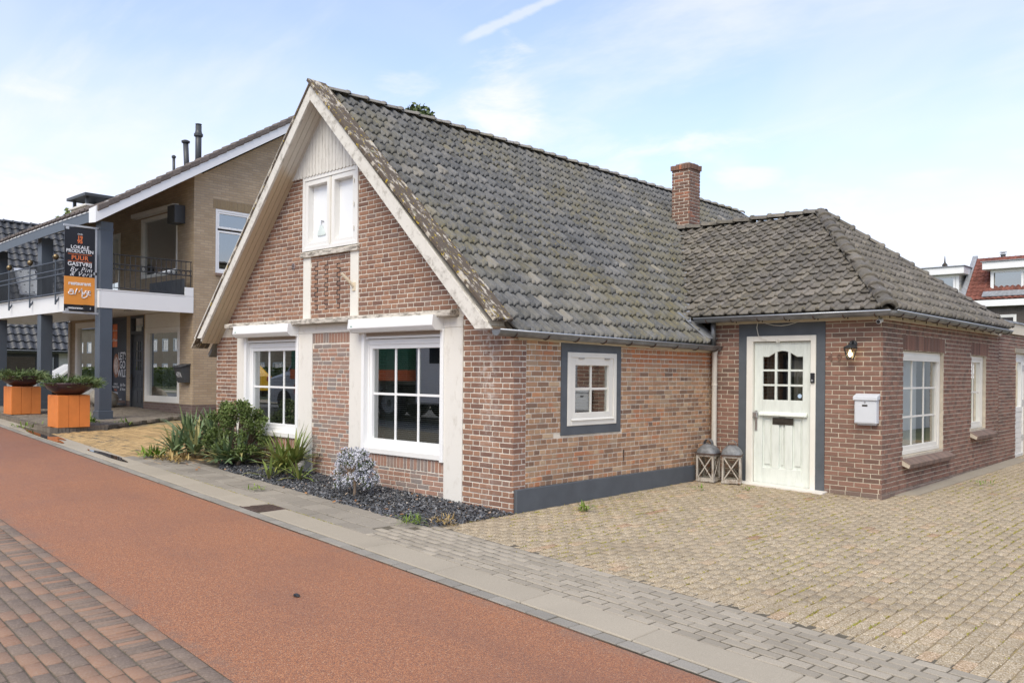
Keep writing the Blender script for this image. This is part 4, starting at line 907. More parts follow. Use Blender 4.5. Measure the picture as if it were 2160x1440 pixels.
# bargeboards, caps, soffit
YB = -0.35
mb = MB(); mb.prism([(-3.68, YB, 5.715), (-7.04, YB, 2.147), (-6.77, YB, 2.147), (-3.655, YB, 5.45), (-3.545, YB, 5.575)], (0, .04, 0)); mb.build('bargeboard', M_BARGE, cot, bevel=0.004)
mb = MB(); mb.prism([(-3.542, YB - .003, 5.572), (-3.652, YB - .003, 5.447), (-0.285, YB - .003, 2.115), (-0.03, YB - .003, 2.115)], (0, .04, 0)); mb.build('bargeboard', M_BARGE, cot, bevel=0.004)
n = Vector((RS, 0, 1)).normalized()
a, b = Vector((-3.70, 0, zr(-3.70) + .075)), Vector((0.03, 0, zr(0.03) + .075))
mb = MB(); mb.prism([a + Vector((0, -.385, 0)), b + Vector((0, -.385, 0)), b + Vector((0, -.07, 0)), a + Vector((0, -.07, 0))], n * .045); mb.build('barge_cap', M_CAP, cot, bevel=0.004)
nl = Vector((-LS, 0, 1)).normalized(); a, b = Vector((-3.62, 0, zl(-3.62) + .06)), Vector((-7.08, 0, zl(-7.08) + .075))
mb = MB(); mb.prism([a + Vector((0, -.365, 0)), b + Vector((0, -.365, 0)), b + Vector((0, -.07, 0)), a + Vector((0, -.07, 0))], nl * .03); mb.build('barge_cap', M_CAP, cot)
for s_, zf, xa, xb in ((-1, zl, -3.68, -6.83), (1, zr, -3.63, -0.1)):
    for k in range(4):
        y0 = -.31 + k * .079; dz = .115
        MB().prism([(xa, y0 + .003, zf(xa) - dz), (xb, y0 + .003, zf(xb) - dz), (xb, y0 + .076, zf(xb) - dz), (xa, y0 + .076, zf(xa) - dz)], (0, 0, .018)).build('soffit_plank', M_SOFF, cot)
    MB().prism([(xa, -.33, zf(xa) - .09), (xb, -.33, zf(xb) - .09), (xb, .02, zf(xb) - .09), (xa, .02, zf(xa) - .09)], (0, 0, .05)).build('soffit_batten', M_BARGE, cot)
# roof decks and tiles
roof = MB(); roof.prism([(RX, -.06, zr(RX)), (0.06, -.06, zr(0.06)), (0.06, 12.2, zr(0.06)), (RX, 12.2, RZ)], (-.03, 0, -.05)); roof = roof.build('roof', M_GJOINT, cot)
mb = MB(); mb.prism([(RX, -.06, RZ - .01), (-7.1, -.06, zl(-7.1)), (-7.1, 12.2, zl(-7.1)), (RX, 12.2, RZ - .01)], (.03, 0, -.05)); mb.build('roof', M_TILE, cot)
AE_Y, AE_Z, AR_Y, AR_Z = 4.20, 2.475, 7.30, 4.42; AS_ = (AR_Z - AE_Z) / (AR_Y - AE_Y)      # annex roof
zaf = lambda y: AE_Z + AS_ * (y - AE_Y)
def in_main(p):
    if p.y < -.09 or p.y > 12.25 or p.x < RX - .02: return False
    za = AR_Z - AS_ * abs(p.y - AR_Y)
    return p.z > za - 0.04 if (AE_Y - .1 < p.y < 10.4) else True
Up = Vector((-1, 0, RS)).normalized(); eave = Vector((0.105, -.09, zr(0.105)))
rows = 21; ll = ((RX - 0.105) ** 2 * (1 + RS ** 2)) ** .5 / rows
tile_field(eave, (0, 1, 0), Up, 61, rows, 0.2025, ll, tile_geo('ribbed', 0.205, ll * 1.16), M_TILE, roof, in_main, 300, jit=.0045)
cap_row((RX, 12.25, RZ + .045), (RX, -.05, RZ + .05), 37, 0.105, M_RIDGE, roof, sag=0.0, flat=.62, kb=1.04, jz=.5)
mb = MB()
for s_ in (-1, 1): mb.prism([(RX, -.06, RZ + .05), (RX + s_ * .13, -.06, RZ - .085), (RX + s_ * .13, 12.2, RZ - .085), (RX, 12.2, RZ + .05)], (0, 0, -.05))
mb.build('ridge_mortar', plain('mossy_mortar', (0.20, 0.175, 0.11), 1.0, .4, 14, bump=.8), roof)
mb = MB(); mb.prism([(RX - .02, 12.2, RZ + .1), (-1.5, 12.2, zr(-1.5) + .1), (-1.5, 12.2, zr(-1.5) - .1), (RX - .02, 12.2, RZ - .1)], (0, .04, 0)); mb.build('bargeboard', M_IRON, cot)
# eaves: fascia, gutter
mb = MB(); mb.prism([(0.004, 0.06, 2.005), (0.004, 4.44, 1.955), (0.004, 4.44, 2.03), (0.004, 0.06, 2.08)], (.03, 0, 0)); mb.build('fascia', M_CREAM, cot)
g = gutter(cot, (0.125, -.43, 2.095), (0.125, 4.60, 2.04), 0.068, (1, 0, 0), nb=9)
# side window in its grey surround
mb = MB(); ring(mb, SP, 0.845, 2.085, 0.855, 2.0, 0.115, -.01, .012, wb=.112, wt=.118); mb.build('window_surround', M_GREY, cot)
w = window(cot, SP, 0.962, 1.978, 0.968, 1.882, fw=0.065, sash=0.095, nu=2, nv=2, d=(-.06, .022), mat=M_FRAMEW, bar=.03)
for y in (1.18, 1.72): MB().box(.008, .028, y, y + .10, 1.80, 1.82).build('hinge', M_STEEL, w)
MB().prism([SP(1.03, 1.035, .0), SP(1.03, 1.035, .04), SP(1.03, 1.06, .015)], (0, .88, 0)).build('drip_rail', M_FRAMEW, w)
blinds(SP, 1.1, 1.85, 1.1, 1.75, -.16, w, step=.04)
pbox(MB(), SP, 0.02, 3.95, -.15, 0.272, -.01, .045).build('plinth', M_GREY, cot, bevel=0.006)
MB().tube([SP(2.16, .46, .012), SP(2.16, .61, .012)], .009, 5).build('wall_tie', M_RUST, cot)
# vent, flag holder
mb = MB(); mb.lathe((0, 0, 0), [(.055, 0), (.055, .012), (.04, .014)], 14, sx=.8); mb.v = [(x - 4.56, -z - .005, 3.2 + y) for x, y, z in mb.v]; v = mb.build('air_vent', plain('vent_mauve', (.34, .27, .26), .7), cot)
for k in range(4): MB().box(-4.592, -4.528, -.024, -.018, 3.163 + k * .022, 3.171 + k * .022).build('vent_slot', M_DARK, v)
fh = MB(); fh.tube([(-3.03, -.02, 2.80), (-3.06, -.12, 2.90), (-3.09, -.19, 2.97)], .022, 8); fh.box(-3.06, -3.0, -.03, -.016, 2.74, 2.86); fh.build('flag_holder', M_CREAM, cot)
# chimney
CX0, CX1, CY0, CY1, CZ = -2.665, -2.25, 7.50, 7.90, 5.80
ch = MB(); ch.box(CX0 + .012, CX1 - .012, CY0 + .012, CY1 - .012, 3.9, CZ - .09); ch = ch.build('chimney', M_MORT3, cot)
CF = Plane((0, CY0 + .012, 0), (1, 0, 0), (0, -1, 0)); CR = Plane((CX1 - .012, 0, 0), (0, 1, 0), (1, 0, 0))
lay(CF, layout(CX0, CX1, 4.28, CZ - .10, .0655, 'stretcher', L=.2, openings=[], seed=31), M_CHIM, ch, 60); lay(CR, layout(CY0, CY1, 4.28, CZ - .10, .0655, 'stretcher', L=.2, seed=32, off=.05), M_CHIM, ch, 60)
mb = MB(); n_ = 7
for k in range(n_):
    a = CX0 - .02 + (CX1 - CX0 + .04) * k / n_; w_ = (CX1 - CX0 + .04) / n_ - .008; mb.box(a, a + w_, CY0 - .022, CY0 + .05, CZ - .10, CZ + random.uniform(-.01, .012), j=.003)
    b = CY0 + .06 + (CY1 - CY0 - .04) * k / n_; mb.box(CX1 - .05, CX1 + .022, b, b + (CY1 - CY0 - .04) / n_ - .008, CZ - .10, CZ + random.uniform(-.01, .012), j=.003); mb.box(CX0 - .022, CX0 + .05, b, b + .045, CZ - .1, CZ, j=.003)
mb.build('chimney_cap_brick', M_CHIM, ch, kind='stuff'); MB().box(CX0 + .12, CX1 - .06, CY0 + .06, CY1 - .05, CZ - .08, CZ + .045).build('flue_top', M_ROCK, ch, bevel=.01)
mb = MB(); mb.box(CX0 - .05, CX1 + .06, CY0 - .05, CY1 + .05, 4.0, 4.2); mb.build('flashing', M_LEAD, ch)
# downpipe in the corner, valley flashing
dp = MB(); dp.tube([(0.10, 4.33, 2.44), (0.10, 4.34, 2.06)], .038, 12); dp.build('downpipe', M_ZINC, cot, smooth=True)
dp = MB(); dp.tube([(0.125, 4.36, 2.0), (0.10, 4.385, 1.93), (0.10, 4.385, 0.30), (.10, 4.37, .2)], .04, 12); dp = dp.build('downpipe', M_PIPEW, cot, smooth=True)
for z in (1.45, 0.52): MB().lathe((.10, 4.385, z), [(.044, 0), (.044, .03)], 12).build('pipe_clip', M_PIPEW, dp)
# ------------------------------------------------------------------ the low hip-roofed annex
AY, AX = 4.45, 2.555
anx = thing('annex', 'low brick annex with hipped brown tile roof and mint white front door', 'house', (1.3, 7.3, 0.0))
DP = Plane((0, AY, 0), (1, 0, 0), (0, -1, 0)); RP = Plane((AX, 0, 0), (0, 1, 0), (1, 0, 0))
DO = (0.605, 1.66, -0.3, 2.19); SUR = (0.475, 1.785, -0.3, 2.375)
aw = slab(DP, 0.0, AX, -.3, 2.42, [DO], [], 0.25, 'wall', M_MORT2, anx)
ab = layout(0.0, 0.475, 0.02, 2.40, 0.0655, 'stretcher', L=.205, jt=.012, seed=41) + layout(1.785, AX + .006, 0.055, 2.40, 0.0655, 'stretcher', L=.205, jt=.012, seed=42, off=.02)
lay(DP, ab, M_ANX, aw, 190); lay(DP, layout(1.785, AX + .012, -0.14, 0.05, 0.0655, 'stretcher', L=.205, jt=.01, seed=43), M_PLI, aw, 0, 'plinth_brick')
V1 = (5.245, 7.08, 0.50, 1.985); V2 = (8.59, 9.50, 0.73, 1.985); ED = (11.62, 12.60, 0.03, 2.09)
YE = 10.35
rw = slab(RP, AY + .2503, YE, -.3, 2.42, [V1, V2], [], 0.25, 'wall', M_MORT2, anx)
L1, L2 = (5.245, 7.16, 1.99, 2.205), (8.58, 9.62, 1.99, 2.205)
S1, S2 = (5.22, 7.3, .37, .50), (8.55, 9.85, .60, .73)
rb = layout(AY - .007, YE, 0.055, 2.40, 0.0655, 'header', H=.098, jt=.012, openings=[V1, V2, L1, L2, (5.26, 7.08, .44, .5), (8.6, 9.5, .67, .73)], seed=44)
lay(RP, rb, M_ANX, rw, 110)
for q in (L1, L2): lay(RP, layout(q[0], q[1], q[2], q[3], .2, 'soldier', seed=45), M_ANX, rw, 0, 'soldier_brick')
pbk = layout(AY - .012, 13.9, -.16, .05, .0655, 'stretcher', L=.205, jt=.01, seed=46); lay(RP, pbk, M_PLI, rw, 0, 'plinth_brick')
ext = slab(RP, YE + .0005, 14.0, -.3, 2.44, [ED], [], 0.25, 'wall', M_MORT2, anx); lay(RP, layout(YE, 14.0, .055, 2.44, .064, 'stretcher', L=.2, openings=[ED], seed=47), M_ANX, ext, 0)
mb = MB(); mb.box(0, AX - .25, YE - .25, YE, -.3, 2.4); mb.box(-2.2, AX - .26, 13.75, 14.0, -.3, 2.44); mb.box(.01, .2, AY + .25, 14, -.3, 2.4); mb.build('rear_wall', M_BRR, anx)
mb = MB(); mb.box(.2, 2.3, AY + .25, 13.7, -.05, -.02); mb.box(.2, 2.3, 6.0, 6.05, 0, 2.4); mb.box(.2, 2.3, 7.6, 7.65, 0, 2.4); mb.box(.8, .85, 7.7, 13.7, 0, 2.4); mb.box(.2, 2.3, AY + .25, 13.7, 2.41, 2.45); mb.build('interior', plain('room_wall', (.30, .28, .25), .9), anx)
# grey surround, door
mb = MB(); pbox(mb, DP, SUR[0], DO[0], -.12, SUR[3], -.01, .014); pbox(mb, DP, DO[1], SUR[1], -.12, SUR[3], -.01, .014); pbox(mb, DP, DO[0], DO[1], DO[3], SUR[3], -.01, .014); mb.build('door_surround', M_GREY, anx)
dr = MB(); pbox(dr, DP, .607, .705, -.08, 2.188, -.10, .03); pbox(dr, DP, 1.583, 1.658, -.10, 2.188, -.10, .03); pbox(dr, DP, .705, 1.583, 2.108, 2.188, -.10, .03); dr = dr.build('door', M_FRAMEW, anx, bevel=.004)
pbox(MB(), DP, .607, 1.658, -.10, .005, -.12, .05).build('threshold', M_PLAST, dr, bevel=.006)
a, b = .71, 1.578; D0, D1 = -.065, -.025                 # leaf
zc = lambda x: 1.885 + .085 * max(0.0, math.sin(math.pi * min(1, max(0, (x - a - .13 - .1) / (b - a - .26 - .2))))) ** .8
lf = MB(); pbox(lf, DP, a, a + .13, .02, 2.10, D0, D1); pbox(lf, DP, b - .13, b, .02, 2.10, D0, D1); pbox(lf, DP, a + .13, b - .13, .02, .27, D0, D1); pbox(lf, DP, a + .13, b - .13, 1.02, 1.26, D0, D1)
N_ = 14; P = [(a + .13 + (b - a - .26) * k / N_) for k in range(N_ + 1)]
for k in range(N_): lf.prism([DP(P[k], zc(P[k]), D0), DP(P[k + 1], zc(P[k + 1]), D0), DP(P[k + 1], 2.10, D0), DP(P[k], 2.10, D0)], DP.N * (D1 - D0))
for k in (1, 2):
    x = a + .13 + (b - a - .26) * k / 3; pbox(lf, DP, x - .055, x + .055, .27, 1.02, D0, D1)
lf.build('leaf', M_DOOR, dr, bevel=.004)
for k in range(3):
    x0 = a + .13 + (b - a - .26) * k / 3; x1 = a + .13 + (b - a - .26) * (k + 1) / 3; x0 += 0 if k == 0 else .055; x1 -= 0 if k == 2 else .055
    mb = MB(); pbox(mb, DP, x0 - .002, x1 + .002, .268, 1.022, D0 + .005, D0 + .012); mb.prism([DP(x0 + .03, .32, D0 + .012), DP(x1 - .03, .32, D0 + .012), DP(x1 - .03, .97, D0 + .012), DP(x0 + .03, .97, D0 + .012)], DP.N * .014); mb.build('door_panel', M_DOOR, dr, bevel=.004)
px0, px1 = a + .13, b - .13
for k in range(3):
    for r in range(3):
        x0, x1 = px0 + (px1 - px0) * k / 3, px0 + (px1 - px0) * (k + 1) / 3; z0, z1 = 1.26 + r * .215, 1.26 + (r + 1) * .215 if r < 2 else 1.99
        MB().quad(DP(x0, z0, D0 + .015), DP(x1, z0, D0 + .015), DP(x1, z1, D0 + .015), DP(x0, z1, D0 + .015)).build('pane', M_GLASSD, dr)
for k in (1, 2):
    x = px0 + (px1 - px0) * k / 3; pbox(MB(), DP, x - .016, x + .016, 1.26, 1.99, D0 + .006, D1 - .002).build('glazing_bar', M_DOOR, dr)
    z = 1.26 + .215 * k; pbox(MB(), DP, px0, px1, z - .014, z + .014, D0 + .007, D1 - .003).build('glazing_bar', M_DOOR, dr)
mb = MB(); mb.prism([DP(a + .09, 1.03, D1), DP(a + .09, 1.03, D1 + .05), DP(a + .09, 1.055, D1 + .045), DP(a + .09, 1.09, D1)], (b - a - .14, 0, 0)); mb.build('weather_bar', M_DOOR, dr, bevel=.003)
mb = MB(); pbox(mb, DP, a + .29, a + .61, .905, 1.005, D1 + .001, D1 + .010); mb.build('letter_plate', M_BRASS, dr, bevel=.004); pbox(MB(), DP, a + .32, a + .58, .935, .978, D1 + .011, D1 + .016).build('letter_flap', M_BRASS, dr, bevel=.003)
mb = MB(); pbox(mb, DP, a + .015, a + .055, .80, 1.10, D1 + .001, D1 + .012); mb.build('lock_plate', M_STEEL, dr, bevel=.004); mb = MB(); pbox(mb, DP, a + .0, a + .075, 1.0, 1.08, D1 + .013, D1 + .06); mb.build('door_handle', M_STEEL, dr, bevel=.012)
mb = MB(); mb.lathe((0, 0, 0), [(.03, 0), (.03, .003)], 16); mb.v = [(x + px1 - .05, AY - D0 - .0175 - z, 1.325 + y) for x, y, z in mb.v]; mb.build('round_sticker', plain('sticker_blue', (.45, .58, .72), .5), dr)
for (x0, x1, tw) in ((px0, px0 + .2, 0), (px0 + .42, px1, 1)):      # thin curtains behind the door lights
    mb = MB(); n_ = 8
    for i in range(n_): u0, u1 = x0 + (x1 - x0) * i / n_, x0 + (x1 - x0) * (i + 1) / n_; mb.quad(DP(u0, 1.2, -.16 - .02 * (i % 2)), DP(u1, 1.2, -.16 - .02 * ((i + 1) % 2)), DP(u1, 2.0, -.16 - .02 * ((i + 1) % 2)), DP(u0, 2.0, -.16 - .02 * (i % 2)))
    mb.build('curtain', plain('net_curtain_%d' % tw, (.35, .34, .31) if tw else (.16, .15, .14), .9), dr)
# right-hand windows
w1 = window(anx, RP, V1[0] + .005, V1[1] - .005, V1[2] + .005, V1[3] - .005, fw=.06, sash=.055, nu=3, nv=3, d=(-.13, -.05), mat=M_FRAMEW, gm=M_GLASSM, bar=.026)
mb = MB()
for k in range(3): pbox(mb, RP, V1[0] + .07, V1[1] - .07, V1[3] - .14 + k * .028, V1[3] - .115 + k * .028, -.045, -.035)
mb.build('shutter_slat', M_FRAMEW, w1)
mb = MB()
for i in range(58): u0, u1 = V1[0] + .1 + i * .02, V1[0] + .12 + i * .02; mb.quad(RP(u0, .6, -.22 - .02 * (i % 2)), RP(u1, .6, -.22 - .02 * ((i + 1) % 2)), RP(u1, 1.9, -.22 - .02 * ((i + 1) % 2)), RP(u0, 1.9, -.22 - .02 * (i % 2)))
mb.build('curtain', M_CURT, w1)  # white folds added to imitate the white wall's reflection in this window
window(anx, RP, V2[0] + .005, V2[1] - .005, V2[2] + .005, V2[3] - .005, fw=.06, sash=.05, nu=2, nv=2, d=(-.13, -.05), mat=M_FRAMEW, gm=M_GLASS3, bar=.026)
for (q0, q1, zt) in ((5.22, 7.30, .50), (8.55, 9.85, .73)):                      # brick-on-edge sills
    sl_ = MB(); sl_.prism([RP(q0, zt - .02, -.05), RP(q0, zt - .115, .115), RP(q0, zt - .16, .10), RP(q0, zt - .10, -.05)], (0, q1 - q0, 0)); sl_ = sl_.build('window_sill', M_MORT2, anx); y = q0
    while y < q1 - .03:
        MB().prism([RP(y + .004, zt - .012, -.04), RP(y + .004, zt - .105, .122), RP(y + .004, zt - .165, .108), RP(y + .004, zt - .12, -.04)], (0, .05, 0)).build('brick', M_PLI, sl_); y += .058
# extension: door, lintel, fascia, flat roof
d2 = window(anx, RP, ED[0], ED[1], ED[2], ED[3], fw=.07, sash=.10, d=(-.14, -.06), mat=M_WHITE, splits=[(ED[0] + .07, ED[1] - .07, .93, ED[3] - .07)], name='back_door', gm=M_GLASS)
mb = MB(); pbox(mb, RP, ED[0] + .07, ED[1] - .07, .10, .93, -.12, -.09); mb.build('lower_panel', M_WHITE, d2)
for k in range(8): pbox(MB(), RP, ED[0] + .075, ED[1] - .075, .105 + k * .102, .20 + k * .102, -.09, -.078).build('board', M_WHITE, d2)
for z in (.35, 1.05, 1.75): MB().box(AX - .07, AX - .045, ED[1] - .09, ED[1] - .06, z, z + .12).build('hinge', M_ALU, d2)
pbox(MB(), RP, ED[0] - .1, ED[1] + .15, 2.095, 2.19, -.1, .02).build('lintel', M_CONC, anx)
mb = MB(); pbox(mb, RP, YE + .05, 14.05, 2.445, 2.64, -.2, .05); mb.build('roof_fascia', M_CREAM, anx); mb = MB(); mb.box(-2.3, AX + .08, YE + .04, 14.08, 2.645, 2.68); mb.build('flat_roof', M_LEAD, anx)
# hipped roof
zH = AR_Z; HX = 0.485; EX = 2.735
SH = (zH - AE_Z) / (EX - HX); ar = MB()
ap = Vector((HX, AR_Y, zH)); BK = 2 * AR_Y - AE_Y
ar.add([(-2.6, AR_Y, zH), tuple(ap), (EX, AE_Y, AE_Z), (-.4, AE_Y, AE_Z), (EX, BK, AE_Z), (-.4, BK, AE_Z)], [(3, 2, 1, 0), (2, 4, 1), (4, 5, 0, 1)]); ar = ar.build('roof', M_GJOINT, anx)
xm = lambda z: RX + (RZ - z) / RS
def in_front(p):
    z = zaf(p.y); 
    if p.y > AR_Y - .02: return False
    hip = EX + (HX - EX) * (p.y - AE_Y) / (AR_Y - AE_Y)
    return xm(z) + .05 < p.x < hip + .02
Upf = Vector((0, 1, AS_)).normalized(); rows = 15; ll = ((AR_Y - AE_Y) ** 2 * (1 + AS_ ** 2)) ** .5 / rows
tile_field((-2.6, AE_Y, AE_Z), (1, 0, 0), Upf, 27, rows, .2, ll, tile_geo('roll', .205, ll * 1.16), M_TILE2, ar, in_front, 200)
def in_hip(p):
    f = (p.x - EX) / (HX - EX); return 0 <= f < .99 and AE_Y + (AR_Y - AE_Y) * f - .02 < p.y < BK + (AR_Y - BK) * f + .02
Uph = Vector((-1, 0, SH)).normalized(); rows = 12; ll = ((EX - HX) ** 2 * (1 + SH ** 2)) ** .5 / rows
tile_field((EX, AE_Y - .1, AE_Z), (0, 1, 0), Uph, 32, rows, .2, ll, tile_geo('ribbed', .205, ll * 1.16), M_TILE2, ar, in_hip, 100)
up3 = Vector((0, 0, .035)); cap_row(Vector((EX - .02, AE_Y + .02, AE_Z)) + up3, ap + up3, 13, .105, M_TILE2, ar, 'hip_tile'); cap_row(Vector((EX - .02, BK - .02, AE_Z)) + up3, ap + up3, 13, .105, M_TILE2, ar, 'hip_tile'); cap_row(Vector((-2.5, AR_Y, zH)) + up3, ap + Vector((.06, 0, .03)), 9, .105, M_TILE2, ar, 'ridge_tile')
mb = MB()                                                                   # lead valley
for k in range(8):
    y0, y1 = AE_Y - .12 + k * (AR_Y - AE_Y) / 8, AE_Y - .12 + (k + 1) * (AR_Y - AE_Y) / 8; z0, z1 = zaf(y0), zaf(y1); x0, x1 = xm(z0), xm(z1)
    mb.quad((x0 + .13, y0 + .0, z0 - .0 + .014), (x0, y0, z0 + .028), (x1, y1, z1 + .028), (x1 + .13, y1, z1 + .014)); mb.quad((x0, y0, z0 + .028), (x0 - .03, y0 - .13, z0 + .045), (x1 - .03, y1 - .13, z1 + .045), (x1, y1, z1 + .028))
mb.build('valley_flashing', M_LEAD, ar)
# lead corner piece where the two gutters meet
mb = MB(); mb.prism([(-.36, 4.05, zr(-.36) + .07), (.10, 4.12, 2.16), (.12, 4.42, 2.16), (-.30, 4.42, zr(-.30) + .09)], (0, 0, .012)); mb.build('corner_flashing', M_LEAD, ar)
# eaves boards and gutters
mb = MB(); pbox(mb, DP, .02, AX + .02, 2.375, 2.43, -.01, .035); pbox(mb, RP, AY + .0, YE + .02, 2.375, 2.43, -.01, .036); mb.build('fascia', M_CREAM, anx)
g1 = gutter(anx, (-.12, AE_Y - .01, 2.462), (EX + .03, AE_Y - .01, 2.468), .066, (0, -1, 0), nb=7); g2 = gutter(anx, (EX + .03, AE_Y - .01, 2.468), (EX + .03, 10.15, 2.452), .066, (1, 0, 0), nb=12)
mb = MB(); mb.lathe((EX + .03, AE_Y - .01, 2.466), [(.012, -.066), (.045, -.055), (.062, -.03), (.068, 0)], 14); mb.build('gutter_corner', M_ZINC, anx)
# ---- things fixed to the annex
lp = thing('wall_lamp', 'black six-sided wall lamp with lit bulb beside the house number', 'lamp', (2.175, AY - .12, 1.86)); c = Vector((2.175, AY - .12, 1.84))
mb = MB(); mb.lathe(c + Vector((0, 0, 0)), [(.045, 0), (.05, .008)], 6); mb.lathe(c, [(.088, .15), (.098, .16), (.07, .185), (.02, .205)], 6); mb.build('cage_top', M_IRON, lp)
for k in range(6):
    w_ = math.pi / 3 * k; MB().tube([c + Vector((.046 * math.cos(w_), .046 * math.sin(w_), .005)), c + Vector((.09 * math.cos(w_), .09 * math.sin(w_), .155))], .005, 5).build('cage_bar', M_IRON, lp)
mb = MB()
for k in range(6):
    w0, w1_ = math.pi / 3 * k, math.pi / 3 * (k + 1); mb.quad(*[c + Vector((r * math.cos(w), r * math.sin(w), z)) for r, w, z in ((.044, w0, .008), (.044, w1_, .008), (.087, w1_, .152), (.087, w0, .152))])
mb.build('glass', M_GLASS2, lp); MB().lathe(c, [(.008, .035), (.024, .055), (.028, .075), (.016, .105), (.012, .13)], 12).build('bulb', M_BULB, lp, smooth=True)
mb = MB(); mb.tube([c + Vector((0, 0, .19)), c + Vector((0, .02, .235)), c + Vector((0, .07, .245)), c + Vector((0, .11, .22))], .016, 8); mb.lathe((0, 0, 0), [(.05, 0), (.055, .02), (.04, .03)], 14); nv = 2 + 14 * 3
mb.v = mb.v[:-42] + [(x + c.x, AY - .004 - z, y + c.z + .21) for x, y, z in mb.v[-42:]]; mb.build('arm', M_IRON, lp, smooth=True)
pl_ = bpy.data.lights.new('lamp_bulb_light', 'POINT'); pl_.energy = 0.5; pl_.color = (1, .75, .42); pl_.shadow_soft_size = .03; po = bpy.data.objects.new('lamp_bulb_light', pl_); COL.objects.link(po); po.parent = lp; po.location = Vector((0, 0, .055))
hn = thing('house_number', 'brown cast digits reading 49 on the brick beside the door', 'house number', (1.93, AY - .01, 1.86))
for ch_, x in (('4', 1.855), ('9', 1.985)): text(ch_, .15, frame_m((x, AY - .012, 1.865), (1, 0, 0), (0, 0, 1)), plain('rust_digit_' + ch_, (.17, .10, .075), .7), hn, 'digit', bold=.003, extrude=.006)
mbx = thing('mailbox', 'light grey metal mailbox with sloping lid on the annex brick', 'mailbox', (2.37, AY, 1.0))
mb = MB(); mb.box(2.23, 2.52, AY - .105, AY - .008, .985, 1.30); mb.build('body', plain('pale_grey_metal', (.60, .62, .645), .4, .03, 4), mbx, bevel=.005); mb = MB(); mb.prism([(2.215, AY - .008, 1.385), (2.215, AY - .125, 1.345), (2.215, AY - .128, 1.295), (2.215, AY - .008, 1.305)], (.32, 0, 0)); mb.build('lid', MATS['pale_grey_metal'], mbx, bevel=.005)
MB().box(2.243, 2.507, AY - .109, AY - .1052, 1.0, 1.29).build('front_panel', MATS['pale_grey_metal'], mbx, bevel=.003); MB().box(2.335, 2.405, AY - .113, AY - .1092, 1.215, 1.238).build('name_slot', M_BRASS, mbx); mb = MB(); mb.lathe((0, 0, 0), [(.012, 0), (.012, .006)], 10); mb.v = [(x + 2.372, AY - .1092 - z, y + 1.272) for x, y, z in mb.v]; mb.build('lock', M_STEEL, mbx)
MB().box(2.26, 2.50, AY - .07, AY - .02, .962, .9845).build('base_rail', M_ALU, mbx)
sc_ = thing('security_camera', 'small white bullet camera under the gutter corner', 'camera', (AX - .02, AY - .1, 2.34)); mb = MB(); mb.tube([(AX - .01, AY - .03, 2.36), (AX - .0, AY - .16, 2.335)], .03, 12); mb.build('body', M_PVC, sc_, smooth=False); MB().tube([(AX - .0, AY - .1605, 2.335), (AX + .0005, AY - .166, 2.334)], .024, 12).build('lens', M_BLACK, sc_); MB().tube([(AX - .03, AY - .005, 2.40), (AX - .03, AY - .05, 2.39), (AX - .015, AY - .06, 2.37)], .012, 8).build('mount', M_PVC, sc_)
db = thing('doorbell', 'black video doorbell on the right door jamb', 'doorbell', (1.62, AY - .03, 1.57)); MB().box(1.592, 1.650, AY - .058, AY - .031, 1.515, 1.655).build('body', M_BLACK, db, bevel=.006); mb = MB(); mb.lathe((0, 0, 0), [(.016, 0), (.016, .004)], 14); mb.v = [(x + 1.621, AY - .0582 - z, y + 1.55) for x, y, z in mb.v]; mb.build('button', M_STEEL, db)
cbl = MB(); pts = [(.79, 2.40), (.78, 2.31), (.80, 2.20), (.86, 2.15), (.93, 2.13)]; cbl.tube([(x, AY - .045 - .01 * (k % 2), z) for k, (x, z) in enumerate(pts)], .0045, 5)
cbl.tube([(.82 + .11 * k, AY - .05, 2.405 - .075 * math.sin(math.pi * k / 6) - .0) for k in range(7)], .0045, 5); cbl.tube([(1.10 + .03 * math.cos(w), AY - .034, 2.115 + .022 * math.sin(w)) for w in [k * .6 for k in range(11)]], .006, 5); tag(cbl.build('cable', M_FRAMEW), 'thin white cable looping over the top of the annex door', 'cable')
# ------------------------------------------------------------------ the restaurant next door
BX, BY, PY = -13.4, 2.8, 0.72
res = thing('restaurant', 'two-storey brown brick restaurant with white balcony and blue-grey posts', 'restaurant', (-17.5, 5.0, 0.45))
BF = Plane((0, BY, 0), (1, 0, 0), (0, -1, 0)); BSP = Plane((BX, 0, 0), (0, 1, 0), (1, 0, 0))
RSL, EY, EZ, RDY = 0.625, 0.40, 5.02, 6.1
zrf = lambda y: EZ + RSL * (y - EY)
gw = (-16.10, -14.10, .77, 2.72); gd = (-17.03, -16.18, .35, 3.08); gp = (-18.35, -17.28, .62, 3.08); gl = (-21.0, -18.75, .86, 3.02); uw = (-16.40, -14.28, 4.06, 5.66); ud = (-19.0, -17.75, 3.42, 5.45)
slab(BF, -21.45, BX, .75, 3.10, [gw, gd, gp, gl], [], .25, 'wall', M_BRB, res); slab(BF, -21.45, BX, .1, .745, [gd], [], .27, 'plinth', M_BRP, res)
slab(BF, -21.45, BX, 3.10, zrf(BY) - .02, [uw, ud], [], .25, 'upper_wall', M_BRB, res)
sw = (3.37, 4.75, 4.07, 5.685)
slab(BSP, BY + .2503, 13.0, .75, zrf(RDY), [sw], [(-RSL, 1, EZ - RSL * EY - .16), (RSL, 1, EZ + RSL * (2 * RDY - EY) - .16)], .25, 'side_wall', M_BRB, res)
mb = MB(); mb.box(BX - .25, BX + .012, BY - .012, 13, .1, .745); mb.build('plinth', M_BRP, res); mb = MB(); mb.box(-21.45, -21.2, BY + .26, 13, .3, 6.3); mb.box(-21.2, BX - .26, 12.7, 13, .3, 6.3); mb.build('rear_wall', M_BRB, res)
